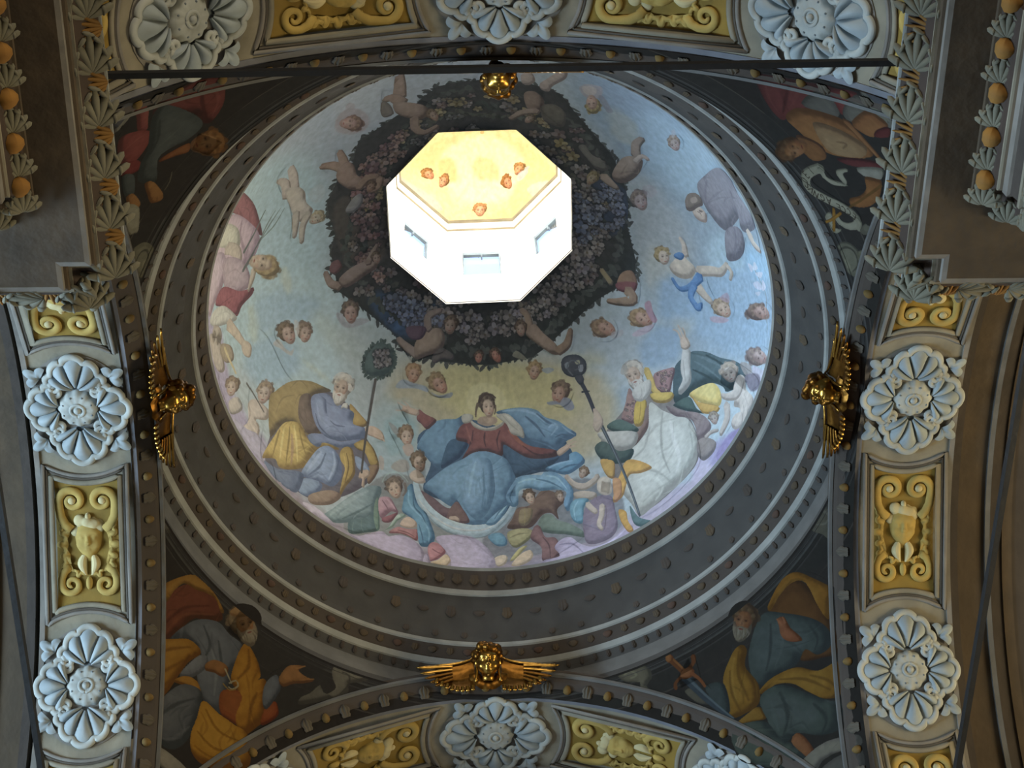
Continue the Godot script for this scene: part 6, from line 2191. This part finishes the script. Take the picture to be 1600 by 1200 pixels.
const ART_PEND0 := """
B 3a3836 1 6.0 -20 -20 1044 -20 1044 14 512 16 -20 14
s 5a5a57 0.8 2.0 5.0 5.0 -20 16 512 17 1044 16
s 2f2e2c 0.7 2.0 6.0 6.0 -20 24 512 25 1044 24
s 5f5d58 0.7 2.0 4.0 4.0 -20 31 512 32 1044 31
B 34322e 0.7 10.0 -20 36 1044 36 1044 80 -20 80
s 5c564c 0.7 2.0 4.0 4.0 -20 86 512 88 1044 86
N
B 35322f 0.8 28.7 307 106 547 -11 704 30 680 137 626 213 391 206
F 4a463e 6e695c 837d6e 8.8 698 6 706 -15 735 -34 768 -28 775 -8 760 13 737 28 741 48 728 76 701 96 683 98 703 77 716 51 704 30
S 3d3a33 0.9 2.2 4.4 2.9 726 65 737 31 732 7 718 5
S 9a9280 0.8 2.2 5.9 4.5 728 -10 752 -21 762 -7 745 6 734 0
F 3f3c36 5e5b52 726e62 8.6 674 91 686 60 696 75 716 79 676 121 660 132 661 112
F 4a463e 615e55 75716a 9.0 217 -6 219 -30 243 -42 262 -35 271 -9 261 21 270 45 295 77 290 86 255 45 247 19
S 87827a 0.8 2.3 6.1 4.5 244 -1 251 -22 242 -34 230 -22 233 -6
N
F 4a2a1c 6b3a28 7d4630 14.4 346 148 354 81 373 39 422 20 461 48 437 83 415 103 404 190 385 202 359 173
S 4a241a 0.7 3.9 6.7 2.9 379 174 390 99 426 45
S 8a5236 0.6 3.8 6.7 2.9 392 186 398 111 443 54
F 6b4a1e 9a6e2e b08440 7.8 334 127 334 88 357 25 381 13 417 12 453 28 451 38 422 20 382 42 359 54 354 90 358 122 342 134
F 3c4046 5e636b 73787f 16.1 404 190 409 140 425 92 458 62 488 68 520 70 538 112 530 153 545 256 510 254 474 200 464 156 424 157
S 33373c 0.7 2.9 6.7 2.4 439 95 469 123 474 166
S 33373c 0.7 2.9 6.7 2.4 478 100 498 132 517 166
S 858a90 0.6 2.8 6.6 2.3 476 129 503 167 522 227
F 4d5055 6c7077 80848b 6.5 452 234 463 164 478 154 485 180 474 221 459 239
F 6b4216 9c6c26 b58538 11.1 368 193 393 198 431 151 463 154 454 197 452 247 451 297 438 354 410 281 392 236
S 6f4518 0.7 3.7 6.5 2.8 403 235 416 202 442 162
S 6f4518 0.7 3.7 6.4 2.8 420 281 432 245 446 200
S 6f4518 0.7 3.6 6.3 2.7 430 324 439 291 448 259
F 6b4216 9a6a28 ae7e34 5.5 450 263 461 233 484 222 510 254 497 242 469 253
F 33373b 52565c 686c72 16.1 442 376 455 285 471 247 500 238 514 289 516 372 498 416 464 414 446 404
S 2b2e32 0.7 3.6 7.2 2.7 457 370 473 309 496 263
S 6f7378 0.6 3.5 7.1 2.7 467 410 494 391 511 331
F 5a2d16 84431f 94562a 6.4 529 208 550 180 578 186 590 253 568 260 545 256
F 6a3f12 a16c22 b9842e 14.1 530 153 522 64 558 80 578 115 568 144 590 115 613 208 610 236 593 276 571 244 565 186 543 174
S 6b3f14 0.7 3.8 6.7 2.9 534 69 550 108 544 153
S 6b3f14 0.7 3.7 6.5 2.8 585 155 588 204 597 247
F 6a3f12 a87524 c29136 16.1 510 254 542 259 573 262 601 269 621 346 566 396 534 391 518 350 514 302
S 72480f 0.7 3.6 7.2 2.7 520 269 555 299 594 294
S 72480f 0.7 3.6 7.1 2.7 524 331 560 345 594 325
S 72480f 0.6 3.5 7.1 2.7 531 368 560 371 593 351
F 5a2412 843c1c 96502a 4.6 610 179 622 153 635 178 627 209 614 226
F 3c4046 5e636b 73787f 6.6 592 123 603 88 619 108 620 139 612 184 600 167
F 5f3c22 8f6238 a37446 5.8 610 95 615 54 632 37 645 32 637 50 657 56 672 55 657 74 639 87 623 108
s a37446 0.95 1.0 5.9 2.5 631 48 646 30
s 9a6c40 0.95 1.0 5.8 2.4 647 69 671 52
F 5f3c22 8a5c34 9c6e42 5.6 481 171 490 148 511 139 522 148 519 171 502 175 487 185
s b5ac8a 0.9 0.9 3.8 2.4 515 149 538 172
s a8a084 0.9 0.9 3.3 3.3 534 175 542 158 550 167 544 183 536 184
s 96763a 0.9 0.9 3.7 2.8 525 185 540 190 549 178
H 916a42 7d6a50 0.6 499 21 19 -33 27 28 8a7d68
F 7d5c3a 9e774c b08a5c 6.0 464 23 473 -11 494 -25 513 -20 500 -3 480 21
F 5f5c54 8d887c a39e90 10.3 430 482 448 447 484 426 520 427 548 444 522 473 486 468 447 498
F 4a4842 66635b 77746b 7.7 444 506 471 478 505 474 513 483 454 557
"""
const PARTS_PEND0 := """
painted_saint|painted bearded saint in grey and orange holding keys|370 195 333 121 356 24 414 8 455 26 486 -28 523 -22 537 40 578 109 615 54 675 57 626 147 638 188 602 267 619 347 525 440 455 412 435 358
painted_head||529 53 537 29 535 3 522 -19 503 -29 482 -25 467 -8 461 17 464 43 477 63 495 72 514 69
"""
const ART_PEND1 := """
B 3a3836 1 6.0 -20 -20 1044 -20 1044 14 512 16 -20 14
s 5a5a57 0.8 2.0 5.0 5.0 -20 16 512 17 1044 16
s 2f2e2c 0.7 2.0 6.0 6.0 -20 24 512 25 1044 24
s 5f5d58 0.7 2.0 4.0 4.0 -20 31 512 32 1044 31
B 34322e 0.7 10.0 -20 36 1044 36 1044 80 -20 80
s 5c564c 0.7 2.0 4.0 4.0 -20 86 512 88 1044 86
N
B 33302c 0.8 28.7 351 69 487 45 654 49 739 139 674 223 424 205
F 4a463a 6a6553 7f7964 8.8 244 -2 261 -18 288 -15 307 13 304 39 290 53 302 79 327 106 313 112 284 84 276 56 281 37 257 25
S 9a9478 0.9 2.2 5.9 4.4 256 4 270 -2 279 16 266 18
F 45423a 5e5a4c 6e6a5a 8.9 763 -32 784 -27 799 -2 792 25 769 36 756 66 721 107 714 96 740 63 744 30 737 -1
S 8a8676 0.8 2.3 6.0 4.5 751 1 765 22 782 18 780 -5 766 -10
F 45423a 5c5848 6c6858 8.4 352 108 370 113 379 147 384 171 365 152
N
F 3e2612 5c3a1a 704a22 11.4 562 58 605 36 647 55 652 142 643 190 622 264 590 247 554 200 571 90
F 6a4514 94641f a97a2e 10.7 568 43 616 20 652 31 670 82 682 142 669 152 640 186 641 141 653 72 635 45 599 44 568 57
S 6f4c18 0.7 3.0 6.9 2.5 594 52 637 41 656 68
F 2f3634 46504c 586460 18.8 493 101 550 50 590 96 620 156 628 206 615 239 587 233 575 198 548 214 507 200 481 206 472 162
S 2a302e 0.7 3.8 6.7 2.9 553 83 525 137 498 176
S 5f6a66 0.6 3.8 7.6 2.8 567 116 541 156 515 181
S 2a302e 0.7 3.7 5.6 2.3 607 160 604 201 585 219
F 5f3d10 8f6520 a67c2e 14.1 426 125 462 84 484 78 489 98 470 133 474 191 459 237 430 241 408 231 411 184
S 5f3d10 0.7 2.8 6.6 2.8 474 89 452 142 446 217
S 5f3d10 0.7 2.8 5.6 2.3 442 120 427 173 425 230
S b58c3c 0.5 2.8 6.6 2.8 461 97 438 143 427 199
F 5f3d10 8f6520 a67c2e 11.9 471 209 502 201 545 220 571 265 609 289 583 353 557 338 540 295 524 247 498 221 471 222
S 5f3d10 0.7 2.7 6.4 2.3 509 216 546 260 571 328
S 5f3d10 0.7 2.7 5.4 2.3 556 259 575 299 581 336
F 604012 8a6422 9c762e 5.5 407 255 428 246 456 245 458 282 437 271
F 2c3331 465049 5a645e 19.7 462 233 481 219 510 235 534 287 561 351 575 370 552 422 522 409 489 362 470 368 459 329 458 282
S 262c2a 0.7 3.6 7.2 2.7 498 244 492 306 469 347
S 5c6862 0.6 3.6 8.1 2.7 478 250 470 295 466 331
S 262c2a 0.7 3.5 7.1 2.7 536 325 541 379 523 404
F 2c3330 4a5348 5c6658 16.0 400 259 430 267 455 292 462 346 475 380 489 423 452 428 408 369 390 308
S 272d2a 0.7 3.6 7.1 2.7 424 287 437 347 463 393
F 2a302e 3c4644 4c5654 7.5 392 122 421 140 409 215 397 198 388 146
F 5f3418 8a5530 9c6840 5.3 475 373 489 362 497 386 499 428 488 438 482 418
F 5f3418 8a5030 a06644 5.7 555 129 563 103 568 86 580 94 577 127 581 158 580 175 562 156
s a06644 0.95 1.0 4.8 2.4 567 107 567 93 567 85
s a06644 0.95 1.0 4.8 2.4 574 109 577 97 577 91
H 8a5a36 5f4830 -0.5 517 30 19 29 -23 31 7f7660
N
s 3f4a50 1 0.9 16.9 6.6 363 74 384 161 408 237
s 66747a 0.9 0.9 5.6 2.4 366 77 388 161 409 236
s 6f3f20 1 1.0 12.8 10.8 350 7 360 40 368 72
s 9c6636 0.8 1.0 4.4 3.9 352 3 362 35 370 65
s 6f3f20 1 1.0 9.7 6.8 394 32 390 49 372 61 356 69 342 78 339 93
F 6a3a1c 905a2e a06c3c 4.0 344 3 353 -2 359 8 354 20 345 18
F 6a3a1c 8f5830 a06a3e 3.9 359 58 379 54 384 71 374 82 358 77
s 8a4e2c 0.95 1.0 7.7 4.8 377 72 386 98 389 123
F 55524a 7f7a6e 98937f 10.3 464 441 487 429 520 429 559 457 570 477 563 497 530 472 502 466 478 487 457 463
F 45423b 5c5850 6a665c 7.7 497 481 526 481 561 504 540 566 487 497
"""
const PARTS_PEND1 := """
painted_saint|painted bearded saint in ochre and green with a sword|346 -2 394 25 388 119 421 140 470 65 504 -6 552 9 570 45 652 30 685 146 616 293 547 442 489 436 396 358 395 274 404 243 344 106
painted_head||492 66 507 78 525 78 541 66 551 45 553 19 545 -3 529 -17 510 -18 493 -5 483 18 483 44
painted_sword|painted sword with a red-gold hilt held by the saint|346 -2 360 1 366 37 394 25 395 47 379 80 393 117 411 236 403 235 346 101 333 85 355 43
"""
const ART_PEND2 := """
B 3a3836 1 6.0 -20 -20 1044 -20 1044 14 512 16 -20 14
s 5a5a57 0.8 2.0 5.0 5.0 -20 16 512 17 1044 16
s 2f2e2c 0.7 2.0 6.0 6.0 -20 24 512 25 1044 24
s 5f5d58 0.7 2.0 4.0 4.0 -20 31 512 32 1044 31
B 34322e 0.7 10.0 -20 36 1044 36 1044 80 -20 80
s 5c564c 0.7 2.0 4.0 4.0 -20 86 512 88 1044 86
N
B 2e2c29 0.7 6.7 647 189 601 290 513 366 395 207 368 63 487 84 538 28
F 4a3f36 6f6c62 85826f 3.5 584 455 581 477 533 463 521 438 521 426 548 426
F 3d3d40 505055 606066 2.7 583 475 560 527 533 463 554 464
N
F 3a1c1a 5c2c29 6f3833 17.2 659 201 643 253 621 304 601 374 590 375 568 270 580 177 568 122 582 115 618 140
S 7a433c 0.5 3.4 6.9 2.6 644 202 614 153 583 129
S 351614 0.7 3.4 6.9 2.6 625 263 603 198 580 138
S 7a433c 0.5 3.4 6.9 2.6 616 291 600 232 586 183
F 3e3b32 58544a 6b675c 8.6 586 223 599 305 587 340 556 311 547 267 569 234
F 4a201e 6b302c 7d3e38 7.8 595 360 583 439 567 374 549 310 562 317
F 45423a 615d52 757165 6.9 565 351 580 432 564 434 547 383 535 315 549 310
F 5c3a20 8a5c36 a07040 16.8 570 132 581 179 575 220 558 263 541 293 513 305 491 303 473 286 470 234 477 186 487 155 508 133 539 128
F 6b5238 947450 a98a64 12.5 547 191 533 240 509 273 489 287 472 249 478 189 498 158
S 5a3c24 0.6 2.1 4.2 1.7 547 198 531 251 506 268 489 287
S 5f4630 0.6 2.5 5.8 2.1 506 206 499 233 492 208
F 5c3a20 8a5a34 9e6c40 11.1 535 315 552 408 542 425 524 432 507 356 506 328 519 310
L 5a3a22 875a36 9c6e44 5.0 20.9 16.7 12.5 537 298 495 297 466 299
F 3a1c1a 5c2a28 6b3532 5.8 476 162 470 234 457 297 449 279 458 194
F 3a1c1a 5a2724 6b3230 5.1 516 372 521 426 503 392 505 345
F 6a665a 8f8b7c a39f90 5.7 454 201 449 279 431 255 432 234 439 204
F 5a381e 86562e 9a683a 7.4 415 185 436 206 431 239 425 248 395 202 381 149 386 106 399 114 403 151
s 6b4a22 0.95 0.8 4.9 4.1 419 240 397 155 383 98
F 4a3020 7a5030 8d6038 6.7 535 109 523 137 502 153 480 132 482 89 509 86
H 8a5c36 5a3c24 -0.4 514 63 25 22 2 57
N
L 6e6a58 98937e aba690 3.3 18.3 20.8 18.3 466 97 457 35 430 16 404 44 384 78 363 101 340 87
L 6e6a58 98937e aba690 2.8 14.0 11.9 2.8 463 90 446 83 434 97 424 133
F 6e6a58 98937e aba690 2.8 454 130 455 165 449 164 446 143 432 140 425 128 440 123
L 6e6a58 98937e aba690 2.8 15.9 15.2 15.2 358 102 348 89 346 61 355 43 370 42
F 6e6a58 98937e aba690 2.8 369 8 378 27 370 33 345 17 341 36 334 22 336 6 354 7
L 5a3c16 8f6424 a87a34 1.8 7.0 7.0 7.0 384 49 339 11
L 5a3c16 8f6424 a87a34 1.8 5.6 5.6 5.6 357 -6 362 22 374 63
T 33291e 14.0 ECCE 0 361 97 373 89 380 74 387 60
T 33291e 15.1 AGNVS 0 396 52 405 39 416 23 429 18 439 17
T 33291e 14.4 DEI 0 445 18 452 22 460 41 465 67
F 4d4a3e 6d6958 827e6a 2.8 301 -6 314 12 315 34 306 50 290 56 256 35 245 16 255 -1 278 -5
S 3a382f 0.8 0.5 4.9 3.5 255 16 270 40 295 43 304 27 298 2 281 -4
S 9a957c 0.9 0.7 13.9 12.5 278 7 264 10
F 4d4a3e 67634f 7c7862 2.7 295 51 301 76 320 102 307 95 290 73 281 47
F 4d4a3e 5f5b4c 706c5c 2.7 337 89 350 117 344 125 370 166 391 205 370 180 334 117 328 95
"""
const PARTS_PEND2 := """
painted_saint|painted bare-chested saint in a red cloak|661 202 631 293 596 389 582 452 521 432 454 293 377 178 386 101 411 137 415 185 453 188 468 140 483 21 522 10 541 82 610 123
painted_head||516 127 530 131 540 118 544 90 540 55 529 23 513 2 497 -2 486 12 483 40 488 74 500 106
painted_scroll|painted scroll with the words ECCE AGNVS DEI|449 15 472 82 463 98 433 108 424 141 421 94 455 77 441 39 402 74 376 112 350 100 353 20 372 4 421 -4
"""
const ART_PEND3 := """
B 3a3836 1 6.0 -20 -20 1044 -20 1044 14 512 16 -20 14
s 5a5a57 0.8 2.0 5.0 5.0 -20 16 512 17 1044 16
s 2f2e2c 0.7 2.0 6.0 6.0 -20 24 512 25 1044 24
s 5f5d58 0.7 2.0 4.0 4.0 -20 31 512 32 1044 31
B 34322e 0.7 10.0 -20 36 1044 36 1044 80 -20 80
s 5c564c 0.7 2.0 4.0 4.0 -20 86 512 88 1044 86
N
B 302d29 0.7 6.9 382 229 352 158 368 111 469 60 538 13 641 8 647 112 556 201 480 142
F 55524a 7d796c 918d7e 3.6 501 425 460 437 457 434 483 412 504 408
F 3d3d42 55555a 66666a 2.8 466 518 457 459 498 421
N
F 3c1f1b 663430 7a4039 15.8 450 366 425 351 403 335 384 255 414 162 450 127 461 145 451 209 462 284 470 336
S 8a5048 0.6 2.6 6.1 2.2 401 263 413 191 445 143
S 3a1a17 0.7 2.6 7.0 2.6 405 284 428 227 451 152
F 5a2a26 824540 96564e 7.1 466 428 453 425 463 375 480 335 496 304 501 328 479 385
F 4d2622 7a3c37 8e4c44 9.4 518 370 501 334 498 286 518 253 546 242 559 251 560 281
S 9a6058 0.5 2.6 6.0 2.2 537 315 515 305 505 292
F 471d1a 6e2c2a 7d3834 7.6 563 279 549 243 557 212 569 211 580 243
F 2f3433 464c4b 595f5e 12.8 470 336 450 329 454 187 468 139 498 141 519 167 541 176 579 125 586 177 557 217 524 243
S 2a2e2d 0.7 2.6 6.0 2.1 476 294 507 236 537 212
S 5f6664 0.6 3.4 6.8 2.6 475 200 500 203 524 210
F 2f3433 434947 525856 5.0 580 246 576 210 608 166 612 192
F 5a3018 7d4a2a 90603a 6.0 508 136 502 121 517 102 532 133 546 161 538 167
F 5f3c20 8f6438 a37646 5.9 588 154 583 131 602 73 615 64 622 90 606 123
s 6b4426 0.8 0.8 2.1 1.3 619 93 610 97
s 6b4426 0.8 0.8 2.1 1.3 617 77 609 84
F 5f3c20 8f6438 a37646 5.0 615 183 608 169 622 128 632 121 642 135 630 160
H 94683e 7d5228 -0.2 492 72 23 -53 18 38
s 6b6757 0.9 0.8 2.5 2.1 595 75 578 79 559 96
F 6b6757 8f8b78 a39f8c 4.1 633 167 638 122 635 117 666 86 667 126
F 6b6757 8f8b78 a39f8c 2.6 632 170 633 119 675 78 681 85 681 106
F 4d4a3e 6d6a58 807c6a 2.7 719 65 704 57 698 36 706 7 719 -4 749 -9 768 -1 771 17 759 33
S 3a382f 0.8 0.5 4.7 3.3 756 26 735 39 717 35 714 20 730 5 754 6
S 8f8a72 0.9 0.7 12.0 10.0 749 10 735 12
S 7a7566 0.8 2.5 6.8 5.1 310 73 275 83 249 59
"""
const PARTS_PEND3 := """
painted_man|painted red-haired man in a red cloak and grey tunic|518 373 460 437 436 365 406 343 385 261 409 174 452 122 471 18 507 -3 518 68 552 158 608 66 624 93 638 122 618 185 577 253
painted_head||513 116 525 77 528 38 521 8 506 -5 486 4 469 33 459 72 458 113 465 143 479 154 496 144
"""
const ART_CAP := """
B d9c58c 1 33.5 60 335 171 426 263 499 356 491 494 349 362 295 154 295
B f0e4b8 0.8 34.0 153 330 287 287 398 339 359 438 245 473 152 408
B c9b070 0.6 17.1 134 359 172 350 200 401 152 408
B cfae74 0.5 17.1 248 365 305 355 323 400 257 411
B b5b5b0 0.8 8.1 27 346 77 404 151 464 114 456 59 404
B bdbdb8 0.7 8.0 414 412 468 371 476 386 440 425
B aab2bc 0.7 6.7 382 398 412 370 420 352 409 359
H cf9068 a5703c 0.5 104 376 16 -3 11 18
H d09870 a87444 -0.3 151 405 17 9 -10 14
H cf9068 9c6432 0.3 350 408 17 -11 11 14
H d3986a b07e46 0.3 390 370 16 2 -10 19
B b9b9b4 0.9 1.8 388 383 412 364 417 371 397 397 382 400
H d39a74 b27e4e 0 265 481 24 -1 -1 15
B cfb594 0.8 1.6 290 485 321 473 315 480 295 490
B cfb594 0.8 1.6 240 486 227 490 245 492
B c99a5c 0.7 2.0 269 281 280 276 282 286 272 287
"""
const PARTS_CAP := """
painted_head||116 396 124 392 126 383 123 372 114 362 103 355 92 354 84 359 81 368 84 379 93 389 104 395
painted_head||140 421 152 425 163 423 172 416 175 407 171 397 162 389 150 385 138 387 130 393 127 403 131 413
painted_head||363 424 372 415 375 405 371 395 362 389 350 387 337 392 328 400 325 411 329 421 338 427 351 428
painted_head||380 391 391 389 402 383 410 372 412 361 409 352 401 348 390 349 379 356 371 366 368 377 371 386
painted_head||265 498 276 496 285 489 289 480 286 472 277 465 266 463 254 466 245 472 242 481 245 490 253 496
"""
